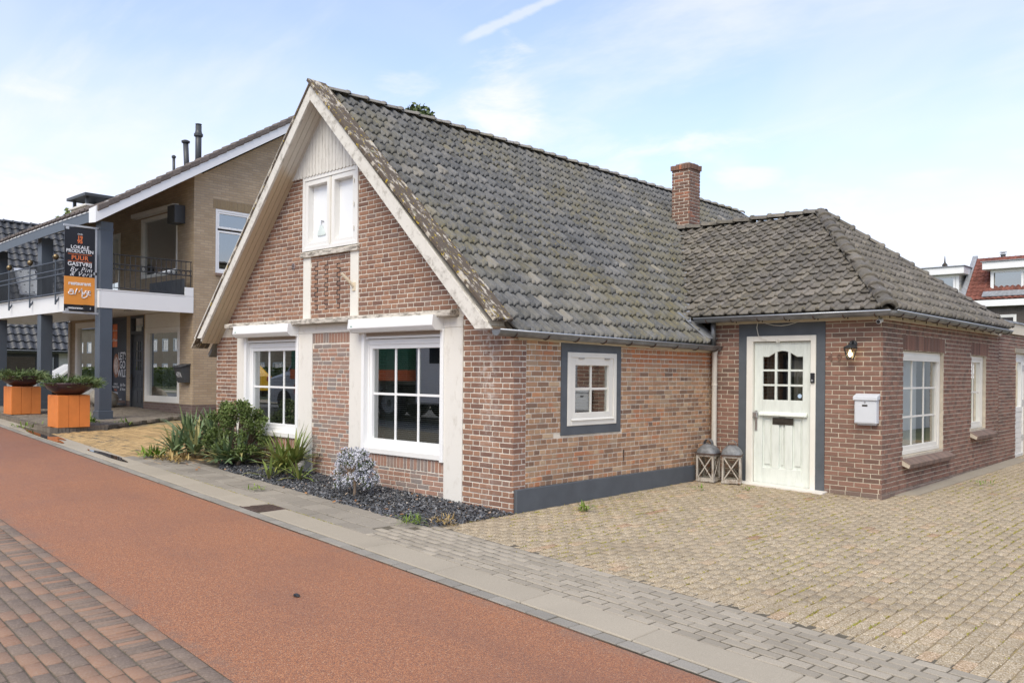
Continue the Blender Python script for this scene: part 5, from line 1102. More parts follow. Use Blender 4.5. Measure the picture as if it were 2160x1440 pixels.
mb = MB(); mb.box(-21.4, BX - .3, BY + 1.6, BY + 1.7, .4, 6.2); mb.box(-21.4, BX - .3, BY + .26, BY + 1.7, 3.15, 3.35); mb.build('interior', plain('restaurant_room', (.22, .19, .15), .9), res)
lint = MB()
for k in range(16): lint.box(BX + .001, BX + .006, 3.30 + k * .095, 3.385 + k * .095, 5.70, 5.92)
lint.build('soldier_course', wallbrick('soldier_brickwork', (.27, .2, .12), (.3, .23, .14), (.25, .2, .15), 9, rowh=9), res)
# ground-floor front
w = window(res, BF, gw[0], gw[1], gw[2], gw[3], fw=.11, sash=.03, d=(-.10, .012), mat=M_FRAMEW, gm=M_GLASS3, fb=.13); pbox(MB(), BF, gw[0], gw[1], 2.724, 3.09, -.06, .004).build('panel', M_FRAMEW, w)
w = window(res, BF, gl[0], gl[1], gl[2], gl[3], fw=.14, sash=.03, d=(-.10, .012), mat=M_FRAMEW, gm=M_GLASS3, fb=.13)
for (x0, x1) in ((-15.7, -14.9), (-20.6, -19.8)):
    mb = MB()
    for i in range(30): u0, u1 = x0 + (x1 - x0) * i / 30, x0 + (x1 - x0) * (i + 1) / 30; mb.quad(BF(u0, .9, -.30 - .03 * (i % 2)), BF(u1, .9, -.30 - .03 * ((i + 1) % 2)), BF(u1, 2.7, -.30 - .03 * ((i + 1) % 2)), BF(u0, 2.7, -.30 - .03 * (i % 2)))
    mb.build('curtain', M_CURT, w)
dr2 = MB(); ring(dr2, BF, gd[0], gd[1], gd[2], gd[3], .06, -.10, .008); pbox(dr2, BF, gd[0] + .06, gd[1] - .06, 2.58, 2.66, -.10, .006); pbox(dr2, BF, -17.28, gd[0], .5, 3.09, -.1, -.02); dr2 = dr2.build('door', M_ANTH, res)
a, b = gd[0] + .06, gd[1] - .06; z0 = gz(-16.6, BY) + .10; lf = MB(); pbox(lf, BF, a, b, z0, 1.60, -.08, -.045); pbox(lf, BF, a, a + .17, 1.6, 2.58, -.08, -.045); pbox(lf, BF, b - .17, b, 1.6, 2.58, -.08, -.045); pbox(lf, BF, a + .17, b - .17, 2.38, 2.58, -.08, -.045); lf.build('leaf', M_ANTH, dr2)
for r in range(2):
    for k in range(2): x0 = a + .12 + k * .26; MB().prism([BF(x0, z0 + .12 + r * .42, -.045), BF(x0 + .22, z0 + .12 + r * .42, -.045), BF(x0 + .22, z0 + .46 + r * .42, -.045), BF(x0, z0 + .46 + r * .42, -.045)], BF.N * .014).build('door_panel', M_ANTH, dr2, bevel=.008)
MB().quad(BF(a + .17, 1.6, -.06), BF(b - .17, 1.6, -.06), BF(b - .17, 2.38, -.06), BF(a + .17, 2.38, -.06)).build('pane', M_GLASS, dr2); MB().quad(BF(a, 2.66, -.06), BF(b, 2.66, -.06), BF(b, 3.02, -.06), BF(a, 3.02, -.06)).build('pane', M_GLASS, dr2)
for k in (1, 2):
    x = a + .17 + (b - a - .34) * k / 3; pbox(MB(), BF, x - .015, x + .015, 1.6, 2.38, -.07, -.04).build('glazing_bar', M_ANTH, dr2); z = 1.6 + .26 * k; pbox(MB(), BF, a + .17, b - .17, z - .018, z + .018, -.07, -.041).build('glazing_bar', M_ANTH, dr2)
mb = MB(); mb.tube([BF(a + .06, 1.10, .02), BF(a + .06, 1.50, .02)], .018, 8); mb.tube([BF(a + .06, 1.38, -.04), BF(a + .06, 1.38, .03), BF(a - .04, 1.38, .03)], .012, 6); mb.build('door_handle', M_BRASS, dr2)
for (z_, hgt, cc) in ((2.05, .30, M_SIGNT), (1.65, .34, M_BLACK), (1.35, .2, M_FRAMEW)): pbox(MB(), BF, -17.22, -17.08, z_ - hgt / 2, z_ + hgt / 2, -.019, -.012).build('notice', cc, dr2)
# printed window poster beside the door
pm = MB(); ring(pm, BF, gp[0], gp[1], gp[2], gp[3], .05, -.08, .005); pm = pm.build('poster_window', M_ANTH, res)
pbox(MB(), BF, gp[0] + .04, gp[1] - .04, gp[2] + .04, gp[3] - .04, -.06, -.03).build('poster', plain('poster_slate', (.035, .04, .052), .45, .4, 1.2), pm); mb = MB(); pbox(mb, BF, -18.3, -17.98, 2.25, 2.90, -.029, -.026); mb.build('logo_panel', M_SIGNR, pm)
mt = lambda x, z: frame_m((x, BY + .024, z), (1, 0, 0), (0, 0, 1))
for k, wd in enumerate(("LET'S", 'GO', 'WILD')): text(wd, .30, mt(-17.60, 1.98 - k * .24), M_SIGNT, pm, bold=.004, sx=.82)
text('restaurant', .075, mt(-18.14, 2.72), M_SIGNT, pm); text('aMuse', .13, mt(-18.14, 2.45), M_SIGNT, pm, shear=.3)
for k, (wd, cc) in enumerate((('LOKALE', M_SIGNT), ('PRODUCTEN', M_SIGNT), ('PUUR', M_SIGNR), ('GASTVRIJ', M_SIGNT))): text(wd, .075, mt(-18.05, 1.20 - k * .085), cc, pm)
text('By Pim\n& Vera', .12, mt(-17.58, 1.12), M_SIGNT, pm, shear=.35); text('restaurantamuse.nl', .055, mt(-17.85, .78), M_SIGNT, pm)
mb = MB(); mb.lathe((0, 0, 0), [(.34, 0), (.34, .004)], 24); mb.v = [(x * .62 - 18.02, BY + .028 - z, y + 1.72) for x, y, z in mb.v]; pt = mb.build('printed_plate', plain('plate_brown', (.34, .15, .08), .6, .4, 9), pm); mb = MB(); mb.lathe((0, 0, 0), [(.25, 0), (.25, .003)], 24); mb.v = [(x * .62 - 18.02, BY + .0235 - z, y + 1.72) for x, y, z in mb.v]; mb.build('printed_food', plain('plate_food', (.62, .50, .42), .6, .5, 14), pm)
# balcony slab, soffit, posts
bal = MB(); bal.box(-25, BX + .012, PY - .17, PY - .13, 3.02, 3.42); bal.box(BX - .025, BX + .014, PY - .125, BY - .002, 3.02, 3.42); bal.prism([(BX - .02, BY - .22, 3.425), (BX - .02, BY - .22, 3.64), (BX - .02, BY - .004, 3.64), (BX - .02, BY - .004, 3.425)], (.034, 0, 0)); bal = bal.build('balcony', M_PVC, res)
MB().box(-25, BX - .03, PY - .12, BY - .01, 3.30, 3.38).build('deck', M_ANTH, bal); MB().box(-25, BX - .03, PY - .12, BY - .01, 3.10, 3.13).build('ceiling', M_FRAMEW, bal); mb = MB(); mb.box(-25, BX + .022, PY - .185, PY - .10, 3.422, 3.445); mb.box(BX - .06, BX + .024, PY - .09, BY - .23, 3.422, 3.445); mb.build('coping', M_PVC, bal)
for x in (-14.6, -16.9): mb = MB(); mb.box(x - .22, x + .22, 1.7, 1.82, 3.06, 3.098); mb.build('ceiling_light', M_ALU, bal)
MB().box(-15.3, BX - .04, BY - .25, BY - .20, 3.45, 3.85).build('screen', M_ANTH, bal)
for i, x in enumerate((-13.54, -17.33, -20.95, -24.6)):
    g_ = gz(x, PY) + .085 if x > -24 else .45
    p = MB(); p.box(x - .14, x + .14, PY - .14, PY + .14, g_ - .02 + .22, 3.018); p.box(x - .14, x + .14, PY - .14, PY + .14, 3.448, 4.99); p = p.build('post', M_POST, res, bevel=.006); MB().box(x - .165, x + .165, PY - .165, PY + .165, g_ - .02, g_ + .20).build('post_base', M_POST, p, bevel=.01); MB().box(x - .15, x + .15, PY - .15, PY + .15, 4.80, 4.83).build('post_collar', M_POST, p)
# side railing with rings
rl = MB()
for z in (4.27, 4.05, 3.93): rl.tube([(BX - .03, PY + .16, z), (BX - .03, BY - .03, z)], .014, 6)
rl.tube([(BX - .03, PY + .16, 3.50), (BX - .03, BY - .03, 3.50)], .012, 6); rl = rl.build('railing', M_IRON, res)
n = 15
for k in range(n + 1):
    y = PY + .18 + (BY - PY - .24) * k / n; MB().tube([(BX - .03, y, 3.50), (BX - .03, y, 4.27)], .009, 5).build('baluster', M_IRON, rl)
    if k < n:
        yc = y + (BY - PY - .24) / n / 2; MB().tube([(BX - .03, yc + .052 * math.cos(w), 3.99 + .052 * math.sin(w)) for w in [q * math.pi / 6 for q in range(13)]], .007, 5, caps=False).build('ring', M_IRON, rl)
# front railing
fr = MB()
for z in (4.25, 4.04, 3.92, 3.47): fr.tube([(-13.7, PY - .25, z), (-24.6, PY - .25, z)], .016, 6)
fr = fr.build('railing', M_POST, res); mb = MB(); x = -13.75
while x > -24.5: mb.box(x - .008, x + .008, PY - .257, PY - .243, 3.47, 4.25); x -= .085
mb.build('balusters', M_IRON, fr, kind='stuff')
for x in (-14.6, -15.86, -17.7, -19.35, -21.2, -23): 
    nw = MB(); nw.tube([(x, PY - .25, 3.20), (x, PY - .25, 4.30)], .022, 8); nw.tube([(x, PY - .25, 3.24), (x - .02, PY - .14, 3.40)], .022, 6); nw = nw.build('newel', M_POST, fr); MB().lathe((x, PY - .25, 4.30), [(.01, 0), (.055, .025), (.075, .075), (.055, .125), (.008, .15)], 12).build('ball_finial', M_GOLD, nw, smooth=True)
# upper windows
w = window(res, BF, uw[0], uw[1], uw[2], uw[3], fw=.07, sash=.02, d=(-.10, .01), mat=M_FRAMEW, gm=M_GLASS3); mb = MB(); mb.prism([BF(uw[0] - .3, uw[3] + .04, .0), BF(uw[0] - .3, uw[3] + .04, .16), BF(uw[0] - .3, uw[3] + .15, .16), BF(uw[0] - .3, uw[3] + .17, .0)], (uw[1] - uw[0] + .35, 0, 0)); mb.build('awning_box', M_FRAMEW, w)
window(res, BF, ud[0], ud[1], ud[2], ud[3], fw=.08, sash=.07, d=(-.10, .01), mat=M_FRAMEW, gm=M_GLASS); MB().box(-14.25, -13.85, BY - .28, BY - .012, 5.28, 5.72).build('speaker_box', M_ANTH, res)
w = window(res, BSP, sw[0], sw[1], sw[2], sw[3], fw=.06, sash=.05, d=(-.09, -.01), mat=M_PVC, splits=[(sw[0] + .06, 4.30, 5.20, sw[3] - .06), (sw[0] + .06, 4.30, sw[2] + .06, 5.15), (4.33, sw[1] - .06, sw[2] + .06, sw[3] - .06)]); pbox(MB(), BSP, sw[0], sw[1], sw[2] - .07, sw[2] - .005, -.05, .05).build('sill', M_PLI, w)
# roof with swooping eave and white verge
rf = MB(); NX = 24; Vv = []
def ez(x): return EZ - 0.0045 * max(0, -13.2 - x) ** 1.75 * .9
for i in range(NX + 1):
    x = -13.10 - (25.5 - 13.10) * i / NX; Vv += [(x, EY - .02, ez(x) + .19), (x, RDY, zrf(RDY) + .20 - .11 * (-13.1 - x))]
rf.add(Vv, [(2 * i, 2 * i + 1, 2 * i + 3, 2 * i + 2) for i in range(NX)]); rf.prism([(-13.1, RDY, zrf(RDY) + .195), (-25.5, RDY, zrf(RDY) - 1.17), (-25.5, 2 * RDY - EY, EZ - .2), (-13.1, 2 * RDY - EY, EZ + .2)], (0, 0, -.05)); rf = rf.build('roof', M_BTILE, res)
mb = MB()
for i in range(NX):
    x0, x1 = -13.13 - 12.3 * i / NX, -13.13 - 12.3 * (i + 1) / NX; z0, z1 = ez(x0), ez(x1); mb.add([(x0, EY, z0 - .06), (x1, EY, z1 - .06), (x1, EY, z1 + .16), (x0, EY, z0 + .16)], [(0, 1, 2, 3)]); mb.add([(x0, EY + .001, z0 - .06), (x1, EY + .001, z1 - .06), (x1, BY, z1 + (BY - EY) * RSL - .05), (x0, BY, z0 + (BY - EY) * RSL - .05)], [(3, 2, 1, 0)], 1)
    mb.add([(x0, EY - .012, z0 + .16), (x1, EY - .012, z1 + .16), (x1, EY - .012, z1 + .19), (x0, EY - .012, z0 + .19)], [(0, 1, 2, 3)], 2)
mb.build('eave_fascia', [M_POST, M_FRAMEW, M_PVC], rf)
vb = MB(); vb.prism([(-13.085, EY - .05, zrf(EY) - .12), (-13.085, RDY, zrf(RDY) - .10), (-13.085, RDY, zrf(RDY) + .22), (-13.085, EY - .05, zrf(EY) + .24)], (-.03, 0, 0)); vb.prism([(-13.115, EY - .05, zrf(EY) - .12), (-13.115, EY - .05, zrf(EY) + .24), (-13.45, EY - .06, zrf(EY) + .22), (-13.45, EY - .06, zrf(EY) - .10)], (0, .02, 0)); vb.build('verge_board', M_PVC, rf); MB().prism([(-13.12, EY, zrf(EY) - .05), (-13.12, RDY, zrf(RDY) - .05), (-13.6, RDY, zrf(RDY) - .05), (-13.6, EY, zrf(EY) - .05)], (0, 0, .02)).build('verge_soffit', M_FRAMEW, rf)
n = 24; dy = (RDY - EY) / n
for k in range(n):
    y0, y1 = EY - .02 + dy * k, EY - .02 + dy * (k + 1.08); z0, z1 = zrf(y0) + .235 + .02, zrf(y1) + .235; MB().prism([(-13.05, y0, z0 - .12), (-13.05, y1, z1 - .12), (-13.05, y1, z1 + .02), (-13.05, y0, z0 + .035)], (-.30, 0, 0)).build('verge_tile', M_BTILE, rf, bevel=.02)
et = MB()
for k in range(40): x = -13.4 - k * .3; et.tube([(x, EY - .05, ez(x) + .215), (x, EY + .35, ez(x) + .215 + .35 * RSL)], .05, 6)
et.build('eave_tiles', M_BTILE, rf, kind='stuff')
for (x, y, h, r, lean, nm) in ((-16.4, 4.4, .95, .085, 0, 'flue_pipe'), (-16.85, 4.3, .62, .075, -.12, 'vent_pipe'), (-17.9, 4.4, .30, .04, -.02, 'small_vent')):
    z0 = zrf(y) + .1; p = MB(); p.tube([(x, y, z0 - .5), (x + lean, y, z0 + h)], r, 12); p.build(nm, M_ANTH, rf, smooth=True); q = MB()
    if nm == 'flue_pipe': q.lathe((x, y, z0 + h - .32), [(.11, 0), (.125, .02), (.125, .08), (.10, .1), (.055, .3), (.05, .34), (.09, .345), (.09, .36)], 12)
    else: q.lathe((x + lean, y, z0 + h), [(r * 1.5, -.02), (r * 1.6, .03), (r * .8, .06)], 12)
    q.build('cowl', M_ANTH, rf, smooth=False)
# chimney with slab cowl further back
ck = thing('roof_chimney', 'white rendered chimney with dark slab cowl above the restaurant eave', 'chimney', (-26.3, 5.2, 6.5)); MB().box(-27.0, -25.6, 4.8, 5.6, 5.4, 7.52).build('stack', M_PLAST, ck); MB().box(-27.1, -25.45, 4.7, 5.7, 7.52, 7.58).build('coping', M_PLAST, ck); MB().box(-27.15, -25.35, 4.65, 5.75, 7.86, 7.96).build('cowl_slab', M_ANTH, ck)
for x, y in ((-26.9, 4.85), (-25.7, 4.85), (-26.9, 5.55), (-25.7, 5.55)): MB().box(x - .05, x + .05, y - .05, y + .05, 7.58, 7.86).build('cowl_leg', M_ANTH, ck)
# downpipe at the far corner
MB().tube([(-21.35, BY - .06, 3.05), (-21.35, BY - .06, .7)], .035, 8).build('downpipe', M_FRAMEW, res, smooth=True)
# ---- hanging sign
sg = thing('restaurant_sign', 'tall black and orange hanging sign with white lettering on an aluminium frame', 'sign', (-13.52, .17, 2.85)); XS = -13.50; SY0, SY1, SZ0, SZ1 = -.155, .495, 2.915, 4.785
mb = MB(); mb.box(XS - .02, XS + .02, SY0 - .02, PY - .14, 4.80, 4.84); mb.box(XS - .02, XS + .02, SY1 + .005, SY1 + .04, 2.9, 4.797); mb.box(XS - .02, XS + .02, SY0 - .02, PY - .14, 2.86, 2.90); mb.build('bracket', M_ALU, sg)
MB().box(XS - .008, XS + .008, SY0, SY1, 2.915, 3.06).build('base_panel', M_SIGNB, sg); MB().box(XS - .008, XS + .0085, SY0, SY1, 3.0605, 3.685).build('orange_panel', M_SIGNO, sg); MB().box(XS - .008, XS + .008, SY0, SY1, 3.6855, 4.785).build('black_panel', M_SIGNB, sg)
ym = (SY0 + SY1) / 2; st = lambda y, z: frame_m((XS + .0105, y, z), (0, 1, 0), (0, 0, 1))
text('sinds', .055, st(ym, 4.645), M_SIGNT, sg); text('19', .115, st(ym, 4.56), M_SIGNR, sg, bold=.004); text('95', .115, st(ym, 4.475), M_SIGNR, sg, bold=.004)
text('LOKALE', .105, st(ym, 4.345), M_SIGNT, sg, bold=.002, spacing=1.05); text('PRODUCTEN', .105, st(ym, 4.255), M_SIGNT, sg, bold=.002, sx=.93); text('PUUR', .135, st(ym, 4.105), M_SIGNR, sg, bold=.003, spacing=1.1); text('GASTVRIJ', .125, st(ym, 3.965), M_SIGNT, sg, bold=.002); text('By Pim', .15, st(ym + .02, 3.845), M_SIGNT, sg, shear=.4, bold=-.001, spacing=1.15); text('& Vera', .15, st(ym + .02, 3.745), M_SIGNT, sg, shear=.4, bold=-.001, spacing=1.15)
for z in (4.19, 4.03): MB().box(XS + .009, XS + .011, SY0 + .07, SY1 - .07, z - .005, z + .005).build('rule', M_SIGNR, sg)
text('restaurant', .115, st(ym, 3.535), M_SIGNT, sg, bold=.004); text('restaurantamuse.nl', .068, st(ym, 2.985), M_SIGNT, sg, bold=.002, sx=.95)
def stroke(pts, r): return MB().tube([(XS + .013, ym + y, 3.33 + z) for y, z in pts], r, 6).build('logo_stroke', M_SIGNT, sg, smooth=True)
def arc(cx, cz, rx, rz, a0, a1, n=12): return [(cx + rx * math.cos(math.radians(a0 + (a1 - a0) * k / n)), cz + rz * math.sin(math.radians(a0 + (a1 - a0) * k / n))) for k in range(n + 1)]
stroke([(-.215, .05), (-.16, .06), (-.135, .04), (-.14, -.02), (-.12, -.045)], .012); stroke(arc(-.185, -.015, .05, .033, 20, 330), .012)
stroke([(-.10, -.05), (-.055, .09), (-.02, .0), (.04, .10), (.055, -.06), (.05, -.11)], .013); stroke([(.065, .02), (.06, -.03), (.09, -.04), (.10, .02)], .012); stroke([(.165, .045), (.125, .05), (.125, .015), (.165, -.01), (.16, -.075), (.10, -.11), (.05, -.11)], .012); stroke([(.18, .0), (.235, .01), (.23, .05), (.19, .045), (.178, -.01), (.20, -.045), (.235, -.04)], .012)
MB().box(XS + .02, XS + .09, ym + .07, ym + .19, 2.925, 3.06).build('spotlight', M_BLACK, sg)
for y, z in ((SY0 + .05, 4.76), (SY1 - .0, 3.78), (SY0 + .05, 2.935)): MB().box(XS - .015, XS + .02, y - .03, y + .04, z - .03, z + .03).build('clamp', M_ALU, sg)
# ---- mailbox 47A, rock, planters
m2 = thing('slanted_mailbox', 'dark grey slanted mailbox marked 47A on the brown brick pier', 'mailbox', (-13.72, BY - .1, 1.5)); mb = MB(); mb.prism([(-13.92, BY - .004, 1.74), (-13.92, BY - .25, 1.68), (-13.92, BY - .14, 1.30), (-13.92, BY - .004, 1.30)], (.40, 0, 0)); mb.build('body', M_ANTH, m2, bevel=.01); MB().prism([(-13.94, BY - .004, 1.775), (-13.94, BY - .27, 1.70), (-13.94, BY - .27, 1.68), (-13.94, BY - .004, 1.745)], (.44, 0, 0)).build('lid', M_ANTH, m2); u = Vector((1, 0, 0)); vv = Vector((0, -.11, .38)).normalized(); text('47A', .20, frame_m(Vector((-13.72, BY - .197, 1.49)) + u.cross(vv) * .004, u, vv), M_SIGNT, m2, shear=.1, sx=.8)
rk = MB(); vs_ = []
for i in range(9):
    for k in range(14):
        t, p = math.pi * i / 8, 2 * math.pi * k / 14; r = 1 + .12 * math.sin(3 * p + 2 * t) + .1 * math.cos(2 * t + p * 2 + 1); vs_.append((-17.2 + .50 * r * math.sin(t) * math.cos(p), 2.15 + .32 * r * math.sin(t) * math.sin(p), gz(-17.2, 2.15) + .32 + .27 * r * math.cos(t)))
rk.add(vs_, [(i * 14 + k, (i + 1) * 14 + k, (i + 1) * 14 + (k + 1) % 14, i * 14 + (k + 1) % 14) for i in range(8) for k in range(14)]); tag(rk.build('boulder', M_ROCK, smooth=True), 'pale rounded boulder lying by the dark restaurant door', 'boulder')
def sprays(mb, c, rx, ry, h, n, ln, r_):
    for i in range(n):
        a = r_.uniform(0, 6.28); q = r_.random() ** .5; b = Vector((c[0] + rx * q * math.cos(a), c[1] + ry * q * math.sin(a), c[2] + r_.uniform(0, h) * (1.1 - q * .5))); d = Vector((math.cos(a) * (.4 + q), math.sin(a) * (.4 + q), r_.uniform(-.35, .9))).normalized(); s_ = d.orthogonal().normalized(); s_ = (Matrix.Rotation(r_.uniform(0, 6.28), 3, d) @ s_)
        for t in range(5):
            o = b + d * ln * t / 5; k = .014 * (1.2 - t / 6); e = (d + s_ * r_.uniform(-.9, .9)).normalized(); mb.add([tuple(o), tuple(o + e * .055 + s_ * k), tuple(o + e * .075), tuple(o + e * .055 - s_ * k)], [(0, 1, 2, 3)])
for i, (x0, x1, y0, y1, lb, lb2) in enumerate(((-12.32, -11.74, -.86, -.24, 'nearer', 'right-hand'), (-16.1, -15.54, -.58, .06, 'farther', 'left-hand'))):
    zb = gz((x0 + x1) / 2, (y0 + y1) / 2) + .095; H = .64; bx = thing('planter_box', ('orange plank pedestal nearer the cottage, below a plant bowl' if i == 0 else 'orange plank pedestal farther from the cottage, beside the second post'), 'planter', ((x0 + x1) / 2, (y0 + y1) / 2, zb), 'orange plank pedestals on the terrace edge')
    MB().box(x0 + .02, x1 - .02, y0 + .02, y1 - .02, zb, zb + H - .01).build('core', M_ORANGE, bx)
    for k in range(3):
        yw = (y1 - y0) / 3; MB().box(x1 - .018, x1 + .003, y0 + k * yw + .003, y0 + (k + 1) * yw - .003, zb, zb + H, j=.002).build('plank', M_ORANGE, bx, bevel=.003)
        xw = (x1 - x0) / 3; MB().box(x0 + k * xw + .003, x0 + (k + 1) * xw - .003, y0 - .003, y0 + .018, zb, zb + H, j=.002).build('plank', M_ORANGE, bx, bevel=.003); MB().box(x0 + .003, x1 - .02, y0 + k * yw + .003, y0 + (k + 1) * yw - .003, zb + H + .001, zb + H + .015).build('top_plank', M_ORANGE, bx)
    c = ((x0 + x1) / 2, (y0 + y1) / 2, zb + H + .016); bw = thing('plant_bowl', ('wide aubergine bowl of juniper on the nearer orange pedestal' if i == 0 else 'wide aubergine bowl of juniper on the farther orange pedestal'), 'plant bowl', c, 'bowls of trailing juniper')
    MB().lathe(c, [(.20, 0), (.26, .03), (.40, .12), (.455, .20), (.47, .225), (.47, .25), (.44, .25), (.42, .21), (.02, .20)], 28).build('bowl', M_BOWL, bw, smooth=True); r_ = random.Random(60 + i); mb = MB(); sprays(mb, (c[0], c[1], c[2] + .2), .40, .40, .12, 330, .22, r_)
    for k in range(4): a = r_.uniform(0, 6.28); sprays(mb, (c[0] + .4 * math.cos(a), c[1] + .4 * math.sin(a), c[2] + .17), .14, .14, .12, 90, .2, r_)
    mb.build('foliage', M_LPOT, bw)
# ------------------------------------------------------------------ lanterns by the corner
def lantern(label, loc, rot, seed):
    t = thing('lantern', label, 'lantern', (0, 0, 0), 'pair of weathered lanterns in the wall corner'); S, Hh = .135, .40
    MB().box(-S - .005, S + .005, -S - .005, S + .005, 0, .035).build('base', M_LWOOD, t, bevel=.006)
    for x in (-1, 1):
        for y in (-1, 1): MB().box(x * S - .014 * (x > 0) * 2 + (0 if x > 0 else 0), x * S + (0 if x > 0 else .028), y * S - (.028 if y > 0 else 0), y * S + (0 if y > 0 else .028), .036, Hh).build('corner_post', M_LWOOD, t, bevel=.003)
    for k in range(4):
        R = Matrix.Rotation(math.pi / 2 * k, 4, 'Z'); f = MB(); f.box(-S + .029, S - .029, -S, -S + .02, .036, .062); f.box(-S + .029, S - .029, -S, -S + .02, Hh - .028, Hh - .001)
        for a, b in (((-S + .03, .06), (S - .03, Hh - .03)), ((-S + .03, Hh - .03), (S - .03, .06))):
            d = Vector((b[0] - a[0], 0, b[1] - a[1])).normalized(); s_ = Vector((-d.z, 0, d.x)) * .008; yy = -S - .001 if a[1] < .1 else -S + .004
            f.prism([Vector((a[0], yy, a[1])) + s_, Vector((b[0], yy, b[1])) + s_, Vector((b[0], yy, b[1])) - s_, Vector((a[0], yy, a[1])) - s_], (0, .01, 0))
        f.v = [tuple(R @ Vector(p)) for p in f.v]; ff = f.build('side_frame', M_LWOOD, t); g = MB().quad((-S + .028, -S + .02, .05), (S - .028, -S + .02, .05), (S - .028, -S + .02, Hh - .02), (-S + .028, -S + .02, Hh - .02)); g.v = [tuple(R @ Vector(p)) for p in g.v]; g.build('pane', M_GLASS2, ff)
    MB().box(-S - .018, S + .018, -S - .018, S + .018, Hh, Hh + .018).build('roof_plate', M_RUST, t)
    prof = [(S + .010, Hh + .019), (S + .010, Hh + .05), (S - .004, Hh + .085), (S - .032, Hh + .115), (.075, Hh + .138), (.055, Hh + .15)]; mb = MB(); vs_ = []; n = 20
    for i, (r, z) in enumerate(prof):
        for k in range(n):
            w = 2 * math.pi * k / n; c_, s_ = math.cos(w), math.sin(w); e = .35 if i < 3 else .7; q = (abs(c_) ** (2 / e / 2.2) + abs(s_) ** (2 / e / 2.2)) ** (-e * 1.1); q = 1 / max(abs(c_), abs(s_)) * (1 - i / 6) + i / 6; vs_.append((r * q * c_, r * q * s_, z))
    mb.add(vs_, [(i * n + k, i * n + (k + 1) % n, (i + 1) * n + (k + 1) % n, (i + 1) * n + k) for i in range(len(prof) - 1) for k in range(n)] + [tuple(range((len(prof) - 1) * n, len(prof) * n))]); mb.build('hood', M_GALV, t, smooth=True)
    mb = MB(); pr = [(.062 * math.cos(w), Hh + .145 + .075 * math.sin(w)) for w in [math.pi * k / 10 for k in range(11)]]
    for i in range(10): mb.prism([(pr[i][0], -.05, pr[i][1]), (pr[i + 1][0], -.05, pr[i + 1][1]), (pr[i + 1][0], .05, pr[i + 1][1]), (pr[i][0], .05, pr[i][1])], (0, 0, .004))
    mb.build('handle', M_GALV, t); t.location = loc; t.rotation_euler = (0, 0, rot); return t
lantern('grey-hooded wooden lantern standing against the downpipe, nearer the side wall', (0.215, 4.02, gz(.2, 4.0) + .012), .13, 1)
lantern('grey-hooded wooden lantern standing next to the dark door surround', (0.53, 4.15, gz(.5, 4.1) + .012), .42, 2)
# ------------------------------------------------------------------ plants in the bed
def blades(mb, c, n, ln, wd, spread, r_, up=.5, droop=.5, dead=0):
    for i in range(n):
        a = r_.uniform(0, 6.28); el = r_.uniform(up, 1.45) if r_.random() > spread else r_.uniform(.1, .8); L = ln * r_.uniform(.65, 1.1) * (1 if el > .5 else .85); d = Vector((math.cos(a) * math.cos(el), math.sin(a) * math.cos(el), math.sin(el))); s_ = Vector((-math.sin(a), math.cos(a), 0)); b = Vector(c) + Vector((math.cos(a), math.sin(a), 0)) * r_.uniform(0, .06) + Vector((0, 0, r_.uniform(0, .06))); prev = None; tw = r_.uniform(-.3, .3)
        pts = []; o = b.copy()
        for k in range(6):
            w = wd * (0.55, 1, 1.05, .85, .5, .04)[k]; pts += [o + s_ * w + Vector((0, 0, w * .25)), o.copy(), o - s_ * w + Vector((0, 0, w * .25))]; d = (d + Vector((0, 0, -droop * .12 * (k + 1) * (1.3 - el * .6)))).normalized(); o = o + d * L / 5
            if o.z < c[2] + .01: o.z = c[2] + .01 + r_.uniform(0, .01)
        mb.add([tuple(p) for p in pts], [(3 * k + j, 3 * k + j + 1, 3 * k + j + 4, 3 * k + j + 3) for k in range(5) for j in (0, 1)])
def yucca(label, x, y, heads, mat, n, ln, wd, seed, z=0, spread=.3, group='yuccas in the slate bed'):
    r_ = random.Random(seed); b = (x, y, gz(x, y) + .02); t = thing('yucca', label, 'plant', b, group); mb = MB()
    for hx, hy, hz, k in heads: blades(mb, (x + hx, y + hy, b[2] + hz), int(n * k), ln * (.6 + .4 * k), wd, spread, r_)
    mb.build('leaves', mat, t); mb = MB()
    for hx, hy, hz, k in heads: mb.tube([(x + hx * .7, y + hy * .7, b[2] - .05), (x + hx, y + hy, b[2] + hz + .06)], .03, 6)
    mb.build('stem', M_BARK, t); return t
yucca('large clump of grey-green yucca at the far left end of the bed', -6.85, -.50, [(0, 0, .12, 1), (-.35, .15, .15, .9), (.3, .25, .22, .9), (-.1, .42, .25, .8), (.4, -.1, .05, .8), (.05, -.25, .02, .7)], M_LYUC, 46, .66, .026, 11)
yucca('low spreading yucca under the dark green shrub', -5.42, -.62, [(0, 0, .05, 1), (-.35, .05, .04, .8), (.25, .1, .06, .8)], M_LYUC, 44, .56, .026, 12, spread=.6)
yucca('bright green yucca beside the second white pilaster', -4.05, -.42, [(0, 0, .08, 1), (-.12, -.05, .04, .7), (.05, .1, .15, .8)], M_LYUC2, 50, .60, .022, 13)
yucca('small young yucca with few upright leaves before the bright green one', -3.86, -.82, [(0, 0, 0, .7)], M_LYUC2, 16, .42, .02, 14, spread=.2)
yucca('small spiky yucca rosette below the middle brick panel', -3.46, -.60, [(0, 0, 0, .8)], M_LYUC2, 28, .40, .015, 15, spread=.35)
